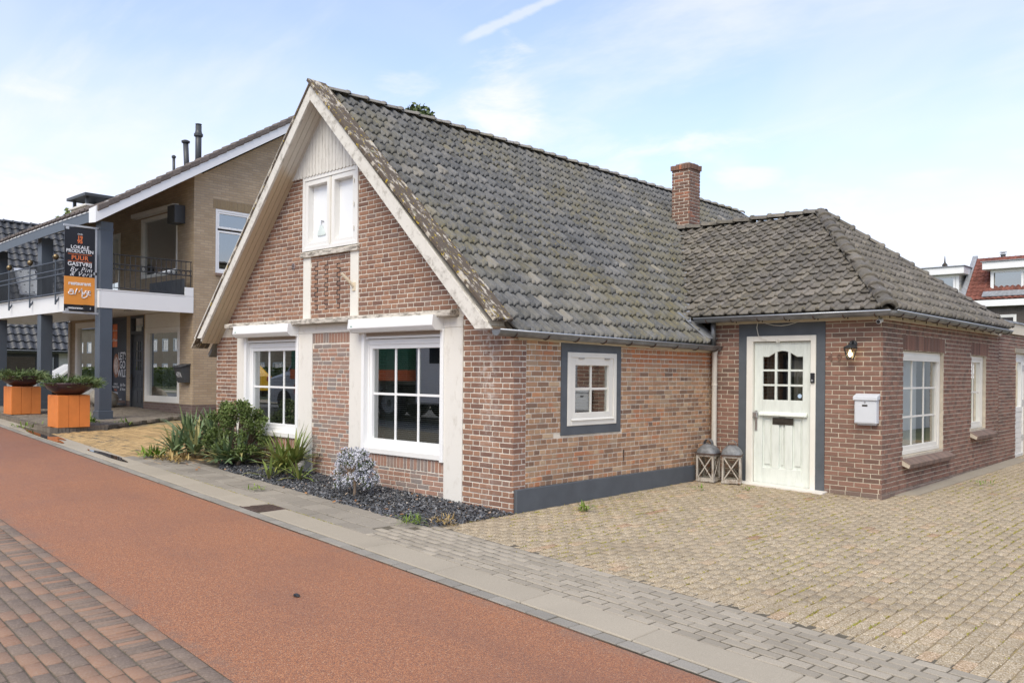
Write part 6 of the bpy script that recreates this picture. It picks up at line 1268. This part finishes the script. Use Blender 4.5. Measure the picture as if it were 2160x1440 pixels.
def leafy(mb, centers, n, size, r_, flat=0.0, lw=.5):
    for c, r in centers:
        for i in range(int(n * (r / .2) ** 2)):
            a = r_.uniform(0, 6.28); z = r_.uniform(-1, 1); q = r * (r_.random() ** .4); s = math.sqrt(1 - z * z); p = Vector((c[0] + q * s * math.cos(a), c[1] + q * s * math.sin(a), c[2] + q * z)); d = Vector((r_.gauss(0, 1), r_.gauss(0, 1), r_.gauss(.2, .8))).normalized(); e = d.orthogonal().normalized(); e = Matrix.Rotation(r_.uniform(0, 6.28), 3, d) @ e; L = size * r_.uniform(.7, 1.3); w = L * lw
            mb.add([tuple(p), tuple(p + d * L * .5 + e * w * .5), tuple(p + d * L), tuple(p + d * L * .5 - e * w * .5)], [(0, 1, 2, 3)])
r_ = random.Random(5); sx, sy = -5.45, -.42; sz = gz(sx, sy); sh = thing('shrub', 'rounded dark green small-leaved shrub below the left window', 'shrub', (sx, sy, sz)); cs = []; br = MB()
for i in range(85):
    a = r_.uniform(0, 6.28); z = r_.uniform(.2, .98); rr = .50 * math.sin(math.pi * min(1, (z + .12) / 1.2)) ** .7 * r_.uniform(.55, 1.08); p = (sx + rr * math.cos(a) * 1.15, sy + rr * math.sin(a) * .75, sz + z * .96); cs.append((p, r_.uniform(.05, .115))); br.tube([(sx + r_.uniform(-.03, .03), sy, sz), (sx + (p[0] - sx) * .45, sy + (p[1] - sy) * .45, sz + (p[2] - sz) * .6), p], [.012, .008, .003], 4)
br.build('branches', M_BARK, sh); mb = MB(); leafy(mb, cs, 820, .037, r_, lw=.66); mb.build('foliage', M_LSHRUB, sh)
cx, cy = -2.06, -.70; cz_ = gz(cx, cy) + .03; ce = thing('flowering_shrub', 'small lilac-blossomed ceanothus on a thin bare stem', 'shrub', (cx, cy, cz_)); r_ = random.Random(8)
br = MB(); br.tube([(cx, cy, cz_ - .03), (cx + .01, cy, cz_ + .12), (cx - .015, cy, cz_ + .24)], [.02, .016, .014], 7); cs = []
for i in range(70):
    a = r_.uniform(0, 6.28); z = r_.uniform(.12, .53); rr = .27 * (1 - ((z - .30) / .26) ** 2) ** .5 * r_.uniform(.5, 1.0) if abs(z - .30) < .26 else .05; p = (cx + rr * math.cos(a) + (.10 if z < .2 else 0) * (1 if a < 3 else -.8), cy + rr * math.sin(a), cz_ + z); cs.append((p, .05)); br.tube([(cx, cy, cz_ + .20), p], [.006, .002], 4)
br.build('stem', M_STEMP, ce); mb = MB(); leafy(mb, cs, 1000, .022, r_, lw=.6); mb.build('foliage', M_LCEA, ce); fl = MB()
for (p, r) in cs * 16:
    a = r_.uniform(0, 6.28); z = r_.uniform(-.7, 1); s = math.sqrt(1 - z * z); o = Vector(p) + Vector((s * math.cos(a), s * math.sin(a), z)) * r * r_.uniform(.85, 1.3); 
    for k in range(9):
        q = o + Vector((r_.gauss(0, .008), r_.gauss(0, .008), r_.gauss(0, .010))); d = Vector((r_.gauss(0, 1), r_.gauss(0, 1), r_.gauss(0, 1))).normalized() * .0078; e = d.orthogonal().normalized() * .0078; fl.add([tuple(q - d), tuple(q + e), tuple(q + d), tuple(q - e)], [(0, 1, 2, 3)])
fl.build('blossom', M_FLOW, ce)
def weed(label, x, y, n, ln, mat, seed, z=0.0, wd=.006, name='weed', cat='weed', group='weeds in the paving', spread=.1):
    r_ = random.Random(seed); b = (x, y, gz(x, y) + z); mb = MB()
    for i in range(n):
        o = (x + r_.gauss(0, spread), y + r_.gauss(0, spread * .5), b[2]); blades(mb, o, 3, ln, wd, .5, r_, up=.3, droop=.7)
    t = mb.build(name, mat); t.location = (0, 0, 0); return tag(t, label, cat, group)
weed('bright green yellow-flowered weed at the foot of the dark plinth', .48, .72, 10, .11, M_LWEED, 21, .01, .010, spread=.03)
weed('grass tuft at the tip of the slate bed near the grey pavers', -.28, -1.30, 26, .12, M_LWEED, 22, .01, .004, 'grass_tuft', 'grass', spread=.12); weed('yellowing grass tuft on the slate bed edge by the drive', .0, -1.02, 22, .10, M_DRYW, 23, .01, .004, 'grass_tuft', 'grass', spread=.10)
weed('light green weed sprawling at the far left tip of the bed', -7.0, -1.0, 34, .20, M_LWEED, 24, .02, .014, spread=.16); weed('dry straw-coloured weed in front of the big yucca clump', -6.35, -.98, 40, .16, M_DRYW, 25, .02, .011, spread=.18)
weed('green weed growing at the foot of the nearest blue-grey post', -12.95, .25, 12, .22, M_LWEED, 26, .06, .016, spread=.12); weed('green weed beside the restaurant terrace step', -12.5, .75, 10, .16, M_LWEED, 27, .02, .014, spread=.14); weed('weed in the kerb joint below the orange planters', -13.1, -1.06, 10, .14, M_LWEED, 28, .02, .012, spread=.25); weed('small green weed on the drive before the lanterns', .55, 3.15, 6, .05, M_LWEED, 29, .008, .008, spread=.05); weed('small weed on the drive in front of the door', 1.02, 3.72, 6, .05, M_LWEED, 30, .008, .008, spread=.05); weed('flat weed on the slabs beside the slate bed', -3.15, -1.42, 10, .08, M_LWEED, 31, .01, .007, spread=.09); weed('small weed beside the annex plinth on the right', 3.1, 7.0, 8, .07, M_LWEED, 32, .01, .008, spread=.07)
r_ = random.Random(44); mb = MB(); ny = 0
while ny < 1500:                                                            # moss and seedlings in the drive joints
    c = r_.randrange(0, 80); x = .04 + c * .105; y = r_.uniform(-1.3, 9)
    if x > 7.0 - .19 * (y + 7.16) or (x < 2.6 and y > 4.3): continue
    if r_.random() > .25 + .75 * (math.sin(x * 1.7) * math.sin(y * 1.1 + x) > -.1): continue
    for i in range(5):
        o = Vector((x + r_.gauss(0, .006), y + r_.gauss(0, .03), gz(x, y) - .002)); d = Vector((r_.gauss(0, .5), r_.gauss(0, .5), 1)).normalized() * r_.uniform(.010, .024); e = d.orthogonal().normalized() * .009; mb.add([tuple(o - e), tuple(o + e), tuple(o + d)], [(0, 1, 2)])
    ny += 1
tag(mb.build('moss', leafm('joint_moss', [(0, (.30, .27, .05)), (.6, (.40, .32, .07)), (1, (.22, .26, .04))]), kind='stuff'), 'yellow-green moss tufts in the drive joints', 'moss')
mb = MB()
for i in range(420):
    x = r_.uniform(-5.5, -.6); y = -1.958 + SB * x + r_.gauss(0, .008); o = Vector((x, y, gz(x, y) + .004)); d = Vector((r_.gauss(0, .6), r_.gauss(0, .6), 1)).normalized() * r_.uniform(.006, .016); e = d.orthogonal().normalized() * .007; mb.add([tuple(o - e), tuple(o + e), tuple(o + d)], [(0, 1, 2)])
tag(mb.build('moss', MATS['joint_moss'], kind='stuff'), 'line of moss along the joint behind the concrete gutter', 'moss')
mb = MB(); mb.lathe((1.14, -3.60, gz(1.14, -3.6)), [(.012, 0), (.030, .006), (.026, .018), (.008, .024)], 7, sx=1.2, sy=.7); tag(mb.build('clod', M_BLACK), 'small black lump lying on the red path', 'debris')
def leaf_litter(lbl, pts, seed):
    r_ = random.Random(seed); mb = MB()
    for x, y in pts:
        o = Vector((x, y, gz(x, y) + .03)); a = r_.uniform(0, 6.28); d = Vector((math.cos(a), math.sin(a), r_.uniform(-.2, .3))) * .035; e = Vector((-math.sin(a), math.cos(a), r_.uniform(-.2, .3))) * .018; mb.add([tuple(o - d), tuple(o + e), tuple(o + d), tuple(o - e)], [(0, 1, 2, 3)])
    tag(mb.build('leaves', leafm('fallen_leaf_%d' % seed, [(0, (.30, .12, .04)), (1, (.46, .24, .09))]), kind='stuff'), lbl, 'leaves')
leaf_litter('brown fallen leaves around the lantern feet', [(random.uniform(-.02, .75), random.uniform(3.72, 4.3)) for _ in range(16)], 1); leaf_litter('brown fallen leaves scattered on the slate bed', [(random.uniform(-6.2, -.5), random.uniform(-1.2, -.1)) for _ in range(40)], 2)
# ------------------------------------------------------------------ house with black glazed tiles beyond the restaurant
hx, he, hr = -38.0, 2.50, 9.2; bh = thing('black_roofed_house', 'white brick house with glossy black pantile roof behind the balcony posts', 'house', (-43, 10, .35)); HP = Plane((hx + -.45, 0, 0), (0, 1, 0), (1, 0, 0))
hw = (5.8, 8.3, 1.15, 2.35); slab(HP, -2, 24, .2, he + .02, [hw], [], .3, 'wall', M_BRW, bh); w = window(bh, HP, hw[0], hw[1], hw[2], hw[3], fw=.1, sash=.06, d=(-.1, .03), mat=M_ANTH, splits=[(hw[0] + .1, 7.35, hw[2] + .1, hw[3] - .1), (7.4, hw[1] - .1, hw[2] + .1, hw[3] - .1)]); mb = MB(); mb.box(hx - 10, hx - .8, -2, 24, .2, 2.4); mb.build('interior', M_DARK, bh)
run = 5.0; slp = (hr - he) / run; br_ = MB(); br_.prism([(hx, -2.2, he), (hx, 24.2, he), (hx - run, 24.2, hr), (hx - run, -2.2, hr)], (-.06, 0, -.08)); br_.prism([(hx - run, -2.2, hr), (hx - run, 24.2, hr), (hx - 2 * run, 24.2, he), (hx - 2 * run, -2.2, he)], (.06, 0, -.08)); br_ = br_.build('roof', M_DTILE, bh); rows = 19; ll = (run ** 2 + (hr - he) ** 2) ** .5 / rows
tile_field((hx + .05, 3.4, he), (0, 1, 0), Vector((-1, 0, slp)), 30, rows, .36, ll, tile_geo('pan', .365, ll * 1.1, .04) if False else (tile_geo('pan', .365, ll * 1.1, .04)[0] * np.array([1, 1, 1.6]), tile_geo('pan', .365, ll * 1.1, .04)[1]), M_DTILE, br_, lambda p: True, 300); cap_row((hx - run, -2, hr + .05), (hx - run, 24, hr + .05), 60, .16, M_DTILE, br_)
gutter(bh, (hx + .08, -2, he - .02), (hx + .08, 24, he - .02), .11, (1, 0, 0), nb=6, zmat=M_ANTH)
sk = MB(); ux = Vector((-1, 0, slp)).normalized(); nx_ = Vector((slp, 0, 1)).normalized(); o = Vector((hx, 0, he)) + ux * 3.35
sk.prism([o + Vector((0, 7.0, 0)), o + Vector((0, 8.05, 0)), o + ux * 1.75 + Vector((0, 8.05, 0)), o + ux * 1.75 + Vector((0, 7.0, 0))], nx_ * .16); sk = sk.build('skylight', M_ALU, br_); q = o + nx_ * .165 + ux * .1; MB().prism([q + Vector((0, 7.12, 0)), q + Vector((0, 7.93, 0)), q + ux * 1.55 + Vector((0, 7.93, 0)), q + ux * 1.55 + Vector((0, 7.12, 0))], nx_ * .01).build('pane', M_CURT, sk)
# ------------------------------------------------------------------ vehicles
def car(name, label, cat, loc, rot, paint, st, wheels, wr, wins, lights=True, glassm=None, extra=None):
    """st: stations (x, z_bottom, z_belt, z_top, half_belt, half_top)"""
    t = thing(name, label, cat, (0, 0, 0)); mb = MB(); vs_ = []
    for (x, zb, zm, zt, hb, ht) in st: vs_ += [(x, -hb * .96, zb), (x, -hb, (zb + zm) * .5), (x, -hb * .97, zm), (x, -ht, zt), (x, ht, zt), (x, hb * .97, zm), (x, hb, (zb + zm) * .5), (x, hb * .96, zb)]
    fs = [(i * 8 + k, i * 8 + k + 1, (i + 1) * 8 + k + 1, (i + 1) * 8 + k) for i in range(len(st) - 1) for k in range(7)]; fs += [tuple(range(7, -1, -1)), tuple(range((len(st) - 1) * 8, len(st) * 8))]; mb.add(vs_, fs); body = mb.build('body', paint, t, bevel=.03, seg=2)
    for poly in wins:
        for s in ((-1, 1) if abs(poly[0][1]) > .01 else (1,)):
            MB().add([(x, y * s, z) for x, y, z in poly], [tuple(range(len(poly)))]).build('window', glassm or M_BLACKGLASS, t)
    for wx, hw_ in wheels:
        for s in (-1, 1):
            mb = MB(); mb.lathe((0, 0, 0), [(wr * .62, -.11), (wr * .95, -.10), (wr, -.06), (wr, .06), (wr * .95, .10), (wr * .62, .11)], 22); mb.v = [(x + wx, s * hw_ + z, y + wr) for x, y, z in mb.v]; ty = mb.build('wheel', M_BLACK, t, smooth=False); mb = MB(); mb.lathe((0, 0, 0), [(wr * .60, -.02), (wr * .6, .06), (wr * .2, .03)], 14); mb.v = [(x + wx, s * (hw_ + z + .05), y + wr) for x, y, z in mb.v]; mb.build('rim', M_ALU, ty)
    if lights:
        x0, x1 = st[0][0], st[-1][0]
        for s in (-1, 1):
            MB().box(x0 - .02, x0 + .12, s * st[1][4] * .62 - .16, s * st[1][4] * .62 + .16, st[0][2] - .16, st[0][2] - .02).build('headlight', M_PVC, t, bevel=.02); MB().box(x1 - .1, x1 + .02, s * st[-2][4] * .72 - .12, s * st[-2][4] * .72 + .12, st[-1][2] - .2, st[-1][2] + .02).build('tail_light', plain('tail_red', (.4, .02, .02), .3) if 'tail_red' not in MATS else MATS['tail_red'], t, bevel=.02)
    if extra: extra(t)
    t.location = loc; t.rotation_euler = (0, 0, rot); return t
M_BLACKGLASS = plain('car_glass', (.03, .035, .04), .04, .1, 3, spec=.8)
HB = [(-2.05, .32, .62, .64, .70, .62), (-1.95, .22, .72, .76, .80, .70), (-1.1, .20, .88, .94, .87, .72), (-.95, .2, .90, .98, .88, .70), (-.25, .2, .93, 1.44, .88, .60), (.4, .2, .95, 1.50, .89, .61), (1.35, .2, .98, 1.45, .88, .60), (1.75, .22, 1.0, 1.10, .86, .62), (2.0, .3, .92, .98, .80, .66)]
HW = [[(-.78, .845, .98), (.2, .875, 1.0), (.22, .66, 1.42), (-.22, .66, 1.38)], [(.28, .88, 1.0), (1.55, .86, 1.04), (1.25, .66, 1.42), (.30, .665, 1.43)], [(-.98, .0, .96), (-.98, .66, .96), (-.28, .58, 1.42), (-.28, 0, 1.43)], [(-.98, .0, .96), (-.98, -.66, .96), (-.28, -.58, 1.42), (-.28, 0, 1.43)]]
car('parked_car', 'white hatchback parked behind the blue-grey posts', 'car', (-27.6, 5.2, .30), math.radians(88), car_paint('white_car_paint', (.80, .80, .80)), [(a, b, c, d + .05, e, f) for a, b, c, d, e, f in HB], [(-1.25, .80), (1.3, .80)], .31, HW)
# street side behind the viewer: seen in the window panes
car('parked_car', 'yellow car parked across the street, mirrored in the left window', 'car', (-30.3, -13.0, gz(-18, -10)), math.radians(-4), car_paint('yellow_car_paint', (.75, .42, .03)), HB, [(-1.25, .80), (1.3, .80)], .31, HW)
VN = [(-2.7, .35, .75, .78, .85, .80), (-2.6, .25, 1.0, 1.05, .96, .85), (-1.75, .25, 1.12, 1.25, .98, .86), (-.95, .25, 1.2, 2.30, .99, .84), (-.6, .25, 1.2, 2.40, 1.0, .86), (2.6, .25, 1.2, 2.42, 1.0, .88), (2.72, .3, 1.2, 2.35, .98, .86)]
car('delivery_van', 'silver van parked in the street, mirrored in the left window', 'van', (-15.4, -8.6, gz(-15.4, -8)), math.radians(-4), car_paint('silver_van_paint', (.50, .52, .54)), VN, [(-1.75, .90), (1.6, .90)], .34, [[(-1.55, .95, 1.28), (-.55, .98, 1.3), (-.55, .87, 2.05), (-.9, .86, 2.05)], [(-1.85, 0, 1.22), (-1.85, .8, 1.22), (-1.05, .8, 2.2), (-1.05, 0, 2.22)], [(-1.85, 0, 1.22), (-1.85, -.8, 1.22), (-1.05, -.8, 2.2), (-1.05, 0, 2.22)]])
tk = thing('box_truck', 'dark green truck with an orange stripe, mirrored in the right window', 'truck', (0, 0, 0)); gm_ = plain('truck_green', (.05, .17, .10), .45); om_ = plain('truck_orange', (.7, .16, .05), .5)
MB().box(-3.4, 1.7, -1.25, 1.25, 1.12, 3.6).build('cargo_box', gm_, tk, bevel=.03); mb = MB(); mb.box(-3.41, 1.71, -1.262, 1.262, 1.12, 1.42); mb.build('stripe', om_, tk); MB().box(-3.3, 3.9, -.5, .5, .65, 1.0).build('chassis', M_BLACK, tk); mb = MB(); mb.prism([(1.95, -1.2, .5), (4.2, -1.2, .5), (4.25, -1.2, 1.6), (4.0, -1.2, 2.75), (1.95, -1.2, 2.75)], (0, 2.4, 0)); mb.build('cab', car_paint('truck_white', (.72, .73, .74)), tk, bevel=.05); MB().add([(2.5, 1.205, 1.6), (3.9, 1.205, 1.6), (3.7, 1.205, 2.5), (2.5, 1.205, 2.5)], [(0, 1, 2, 3)]).build('window', M_BLACKGLASS, tk); MB().box(-3.43, -3.2, -1.1, 1.1, .65, .95).build('bumper', MATS['tail_red'], tk)
for wx in (-.2, .95, 3.3):
    for s in (-1, 1):
        mb = MB(); mb.lathe((0, 0, 0), [(.3, -.14), (.48, -.13), (.5, 0), (.48, .13), (.3, .14)], 22); mb.v = [(x + wx, s * 1.05 + z, y + .5) for x, y, z in mb.v]; ty = mb.build('wheel', M_BLACK, tk); mb = MB(); mb.lathe((0, 0, 0), [(.29, 0), (.29, .05), (.1, .03)], 12); mb.v = [(x + wx, s * (1.05 + z + .11), y + .5) for x, y, z in mb.v]; mb.build('rim', M_GALV, ty)
tk.location = (-13.0, -8.75, gz(-12, -8.6)); tk.rotation_euler = (0, 0, math.radians(-4.5))
def hedge(label, x0, x1, y0, y1, h, seed, mat, n, grp=None):
    r_ = random.Random(seed); zb = gz((x0 + x1) / 2, (y0 + y1) / 2); t = thing('hedge', label, 'hedge', ((x0 + x1) / 2, (y0 + y1) / 2, zb)); MB().box(x0 + .1, x1 - .1, y0 + .1, y1 - .1, zb, zb + h - .12).build('inner_mass', M_LTREE, t); mb = MB()
    for i in range(n):
        f = r_.random(); x = r_.uniform(x0, x1); y = (y1 if f < .6 else r_.uniform(y0, y1)); z = zb + (r_.uniform(0, h) if f < .6 else h) + r_.gauss(0, .04); p = Vector((x, y + r_.gauss(0, .05), z)); d = Vector((r_.gauss(0, 1), r_.gauss(0, 1), r_.gauss(0, 1))).normalized() * .10; e = d.orthogonal().normalized() * .06; mb.add([tuple(p - d), tuple(p + e), tuple(p + d), tuple(p - e)], [(0, 1, 2, 3)])
    mb.build('foliage', mat, t)
hedge('clipped green hedge across the street, mirrored in the restaurant windows', -130, -12, -19.6, -18.6, 1.5, 71, M_HEDGE, 12000)
def tree(name, label, loc, h, cr_, trunk, seed, mat, nclump=46, leaf=.22, dens=70, grp=None, sq=1.0):
    r_ = random.Random(seed); t = thing(name, label, 'tree', loc, grp); b = Vector(loc); mb = MB(); top = b + Vector((0, 0, h * .72)); mb.tube([b - Vector((0, 0, .3)), b + Vector((.1, .05, h * .35)), top], [trunk, trunk * .75, trunk * .25], 8); cs = []
    for i in range(nclump):
        a = r_.uniform(0, 6.28); z = r_.uniform(0, 1); rr = cr_ * math.sin(math.pi * (.12 + .86 * z) ** .85) * r_.uniform(.45, 1); p = b + Vector((rr * math.cos(a), rr * math.sin(a), h * (.34 + .62 * z * sq))); cs.append((tuple(p), cr_ * r_.uniform(.20, .34))); s = b + Vector((0, 0, h * (.25 + .4 * z))); mb.tube([s, (s + p) / 2 + Vector((0, 0, .2)), p], [trunk * .3, trunk * .16, .02], 5)
    mb.build('trunk', M_BARK, t); mb = MB()
    for c, r in cs:
        for i in range(dens):
            a = r_.uniform(0, 6.28); z = r_.uniform(-1, 1); q = r * r_.random() ** .35; s = math.sqrt(1 - z * z); p = Vector(c) + Vector((s * math.cos(a), s * math.sin(a), z)) * q; d = Vector((r_.gauss(0, 1), r_.gauss(0, 1), r_.gauss(0, .7))).normalized() * leaf * r_.uniform(.6, 1.2); e = d.orthogonal().normalized(); e = (Matrix.Rotation(r_.uniform(0, 6.28), 3, d) @ e) * leaf * .5; mb.add([tuple(p - d), tuple(p + e), tuple(p + d), tuple(p - e)], [(0, 1, 2, 3)])
    mb.build('crown', mat, t); return t
tree('garden_tree', 'dark green treetop showing above the cottage ridge', (-27.9, 22.4, .35), 15.5, 2.6, .3, 81, M_LTREE, 60, .20, 110)
tree('garden_tree', 'light green treetop peeping over the black tiled ridge', (-60, 16.5, .35), 13.1, 3.0, .3, 82, M_LTREE2, 50, .3, 70)
tree('street_tree', 'leafy tree across the street, mirrored in the left window', (-33, -21.5, .4), 8.5, 3.2, .22, 83, M_LTREE, 40, .25, 60); tree('street_tree', 'conifer-like tree across the street, mirrored in the restaurant glass', (-46, -20.8, .4), 6.5, 2.4, .2, 84, M_LTREE, 40, .22, 60)
def far_house(label, x0, x1, y0, y1, ze, zr_, wallm, roofm, rows, seed):
    t = thing('terrace_house', label, 'house', ((x0 + x1) / 2, (y0 + y1) / 2, .3)); P_ = Plane((0, y1, 0), (1, 0, 0), (0, 1, 0)); ops = []
    n = int((x1 - x0) / 2.6)
    for fl in range(rows):
        for k in range(n): a = x0 + .7 + k * (x1 - x0 - .6) / n; ops.append((a, a + 1.5, .9 + fl * 2.7, 2.3 + fl * 2.7))
    slab(P_, x0, x1, 0, ze, ops, [], .3, 'wall', wallm, t)
    for q in ops: window(t, P_, q[0], q[1], q[2], q[3], fw=.1, sash=.05, d=(-.12, -.02), mat=M_WHITE, nu=2)
    mb = MB(); mb.box(x0, x1, y0, y1 - .4, 0, ze); mb.build('interior', M_DARK, t); mb = MB(); ym_ = (y0 + y1) / 2; mb.prism([(x0, y1 + .4, ze), (x0, ym_, zr_), (x0, y0 - .4, ze)], (x1 - x0, 0, 0)); mb.build('roof', roofm, t)
far_house('brown brick flats across the street, mirrored in the restaurant windows', -125, -48, -38, -29, 6.6, 9.5, M_BRB, M_DTILE, 2, 1); far_house('red brick house across the street behind the truck, mirrored in the panes', -34, -12, -34, -25, 5.6, 8.5, M_BRR, M_DTILE, 2, 2)
ww = thing('garden_wall', 'white rendered wall beside the drive, mirrored in the annex window', 'wall', (8.2, 16, .0)); MB().box(8.0, 8.3, 8.5, 26, -.3, 3.0).build('render', M_WHITE, ww); MB().box(7.93, 8.37, 8.4, 26.1, 3.0, 3.08).build('coping', M_ALU, ww); MB().tube([(7.93, 19.4, 3.0), (7.93, 19.4, 0)], .05, 8).build('downpipe', M_ZINC, ww)
# ------------------------------------------------------------------ terrace houses behind the annex, with dormers
RY, RE = 46.0, 5.62; rowh = thing('row_house', 'red tiled row house with white flat-roofed dormers beyond the annex roof', 'house', (0, 50, .2)); RH = Plane((0, RY, 0), (1, 0, 0), (0, -1, 0)); rs = 1.0
wn = [(-6.0, -4.9, 3.2, 5.1), (-4.0, -2.2, 3.2, 5.1), (-1.5, .5, 3.2, 5.1)]; slab(RH, -7.6, 6.0, 0, RE - .05, wn, [], .3, 'wall', M_BRD, rowh)
for q in wn: window(rowh, RH, *q, fw=.1, sash=.06, d=(-.1, .0), mat=M_WHITE)
pbox(MB(), RH, -7.7, 6.2, RE - .05, RE + .30, -.1, .35).build('eave_fascia', M_PVC, rowh)
mb = MB(); mb.box(-7.5, 6, RY + .4, RY + 9, 0, 5.4); mb.build('interior', M_DARK, rowh); rr_ = MB(); rr_.prism([(-7.6, RY - .3, RE + .3), (6.2, RY - .3, RE + .3), (6.2, RY + 2.4, RE + .3 + 2.7 * rs), (-7.6, RY + 2.4, RE + .3 + 2.7 * rs)], (0, .1, -.1)); rr_.prism([(-7.6, RY + 2.4, RE + .3 + 2.7 * rs), (6.2, RY + 2.4, RE + .3 + 2.7 * rs), (6.2, RY + 5.2, RE + .3), (-7.6, RY + 5.2, RE + .3)], (0, -.1, -.1)); rr_ = rr_.build('roof', M_RTILE, rowh)
tg = tile_geo('pan', .28, .36, .03); tile_field((-7.6, RY - .35, RE + .33), (1, 0, 0), (0, 1, rs), 50, 11, .275, .335, tg, M_RTILE, rr_, lambda p: True, 0)
mb = MB(); mb.prism([(-7.72, RY - .3, RE + .30), (-7.72, RY + 2.4, RE + .35 + 2.7 * rs), (-7.45, RY + 2.4, RE + .35 + 2.7 * rs), (-7.45, RY - .3, RE + .30)], (0, -.05, .12)); mb.build('verge', M_LEAD, rr_)
def dormer(parent, x0, x1, zb, zt, yf, cells, nm='dormer', sidepanel=True, curt=None):
    D = Plane((0, yf, 0), (1, 0, 0), (0, -1, 0)); d = MB(); d.box(x0 + .02, x1 - .02, yf + .2, yf + 4, zb - .3, zt - .05); d = d.build(nm, M_FRAMEW, parent); ring(MB(), D, x0, x1, zb, zt - .02, .16, -.19, .0).build('front_frame', M_PVC, d)
    for (a, b, cu) in cells:
        pbox(MB(), D, a, b, zb + .17, zt - .18, -.12, -.08).build('pane_backing', cu, d); MB().quad(D(a, zb + .17, -.05), D(b, zb + .17, -.05), D(b, zt - .18, -.05), D(a, zt - .18, -.05)).build('pane', M_GLASS, d); pbox(MB(), D, b, b + .12, zb + .16, zt - .18, -.15, .001).build('mullion', M_PVC, d)
    mb = MB(); mb.box(x0 - .35, x1 + .35, yf - .35, yf + 4.2, zt, zt + .42); mb.build('roof_edge', M_PVC, d, bevel=.02); MB().box(x0 - .42, x1 + .42, yf - .42, yf + 4.3, zt + .425, zt + .47).build('roof_trim', M_LEAD, d)
    MB().prism([(x0 - .3, yf - .25, zb - .02), (x1 + .3, yf - .25, zb - .02), (x1 + .3, yf - .6, zb - .30), (x0 - .3, yf - .6, zb - .30)], (0, 0, .05)).build('apron_flashing', M_LEAD, d)
    for k in range(9): MB().box(x1 - .019, x1 + .012, yf + .2, yf + 4, zb + k * (zt - zb) / 9, zb + (k + .93) * (zt - zb) / 9).build('board', M_FRAMEW, d)
    return d
GB = plain('grey_blind', (.11, .12, .13), .8); dormer(rowh, -6.27, 1.5, 6.42, 7.66, RY + .30, [(-6.05, -4.75, GB), (-4.55, -3.0, M_CURT), (-2.8, -1.2, GB), (-1.0, 1.2, M_CURT)])
MB().tube([(-6.15, RY + 2.5, 8.0), (-6.15, RY + 2.5, 8.75)], .13, 12).build('flue', M_ANTH, rowh, smooth=True); MB().lathe((-6.15, RY + 2.5, 8.75), [(.17, 0), (.17, .05), (.1, .06), (.1, .12), (.2, .13), (.2, .16)], 12).build('flue_cap', M_ALU, rowh)
mb = MB(); mb.box(-5.0, -4.1, RY + 2.6, RY + 3.0, 8.10, 8.62); ac = mb.build('air_conditioner', M_FRAMEW, rowh, bevel=.03); mb = MB(); mb.lathe((0, 0, 0), [(.24, 0), (.24, .02)], 18); mb.v = [(x - 4.65, RY + 2.6 - z, y + 8.36) for x, y, z in mb.v]; mb.build('fan_grille', M_ALU, ac)
r2 = thing('row_house', 'neighbouring row house with white dormer and large pane, left of the red roof', 'house', (-12, 50, .2)); slab(RH, -20, -7.75, 0, RE - .05, [], [], .3, 'wall', M_BRD, r2); mb = MB(); mb.prism([(-20, RY - .3, RE + .2), (-7.75, RY - .3, RE + .2), (-7.75, RY + 2.2, RE + 2.5), (-20, RY + 2.2, RE + 2.5)], (0, .1, -.1)); mb.prism([(-20, RY + 2.2, RE + 2.5), (-7.75, RY + 2.2, RE + 2.5), (-7.75, RY + 5, RE + .2), (-20, RY + 5, RE + .2)], (0, -.1, -.1)); r2r = mb.build('roof', M_LEAD, r2)
SKYB = plain('room_depth', (.09, .10, .08), .9); dormer(r2, -12.9, -7.95, 6.45, 7.56, RY + .45, [(-12.6, -11.8, M_CURT), (-11.4, -10.15, SKYB), (-9.95, -8.25, SKYB)]); mb = MB(); mb.tube([(-9.3, RY + 2.5, 7.9), (-9.3, RY + 2.5, 8.3)], .05, 6); mb.lathe((-9.3, RY + 2.5, 8.25), [(.04, 0), (.16, .1), (.16, .16), (.05, .3), (.015, .7)], 10); mb.build('finial', M_BRASS, r2)
pf = thing('window_plants', 'potted plants on the sill of the far dormer window', 'pot plant', (-9.3, RY + .4, 6.6)); MB().lathe((-9.75, RY + .40, 6.62), [(.1, 0), (.13, .25)], 10).build('pot', M_PVC, pf); mb = MB(); r_ = random.Random(3); leafy(mb, [((-9.7, RY + .36, 7.0), .16), ((-9.4, RY + .36, 6.9), .14), ((-8.9, RY + .36, 6.8), .1)], 160, .09, r_); mb.build('foliage', M_LPOT, pf)
bs = thing('garden_shrub', 'feathery pale green shrub behind the flat extension roof', 'shrub', (1.0, 24, .2)); r_ = random.Random(9); mb = MB(); cs = []; st_ = MB()
for i in range(40): a = r_.uniform(0, 6.28); z = r_.uniform(0, 1); rr = 1.3 * (1 - z * .6) * r_.uniform(.2, 1); p = (1.0 + rr * math.cos(a), 24 + rr * math.sin(a), .6 + z * 3.5); cs.append((p, r_.uniform(.2, .35))); st_.tube([(1.0, 24, .1), p], [.03, .008], 4)
leafy(mb, cs, 60, .12, r_, lw=.25); mb.build('foliage', M_LTREE2, bs); st_.build('stems', M_BARK, bs)
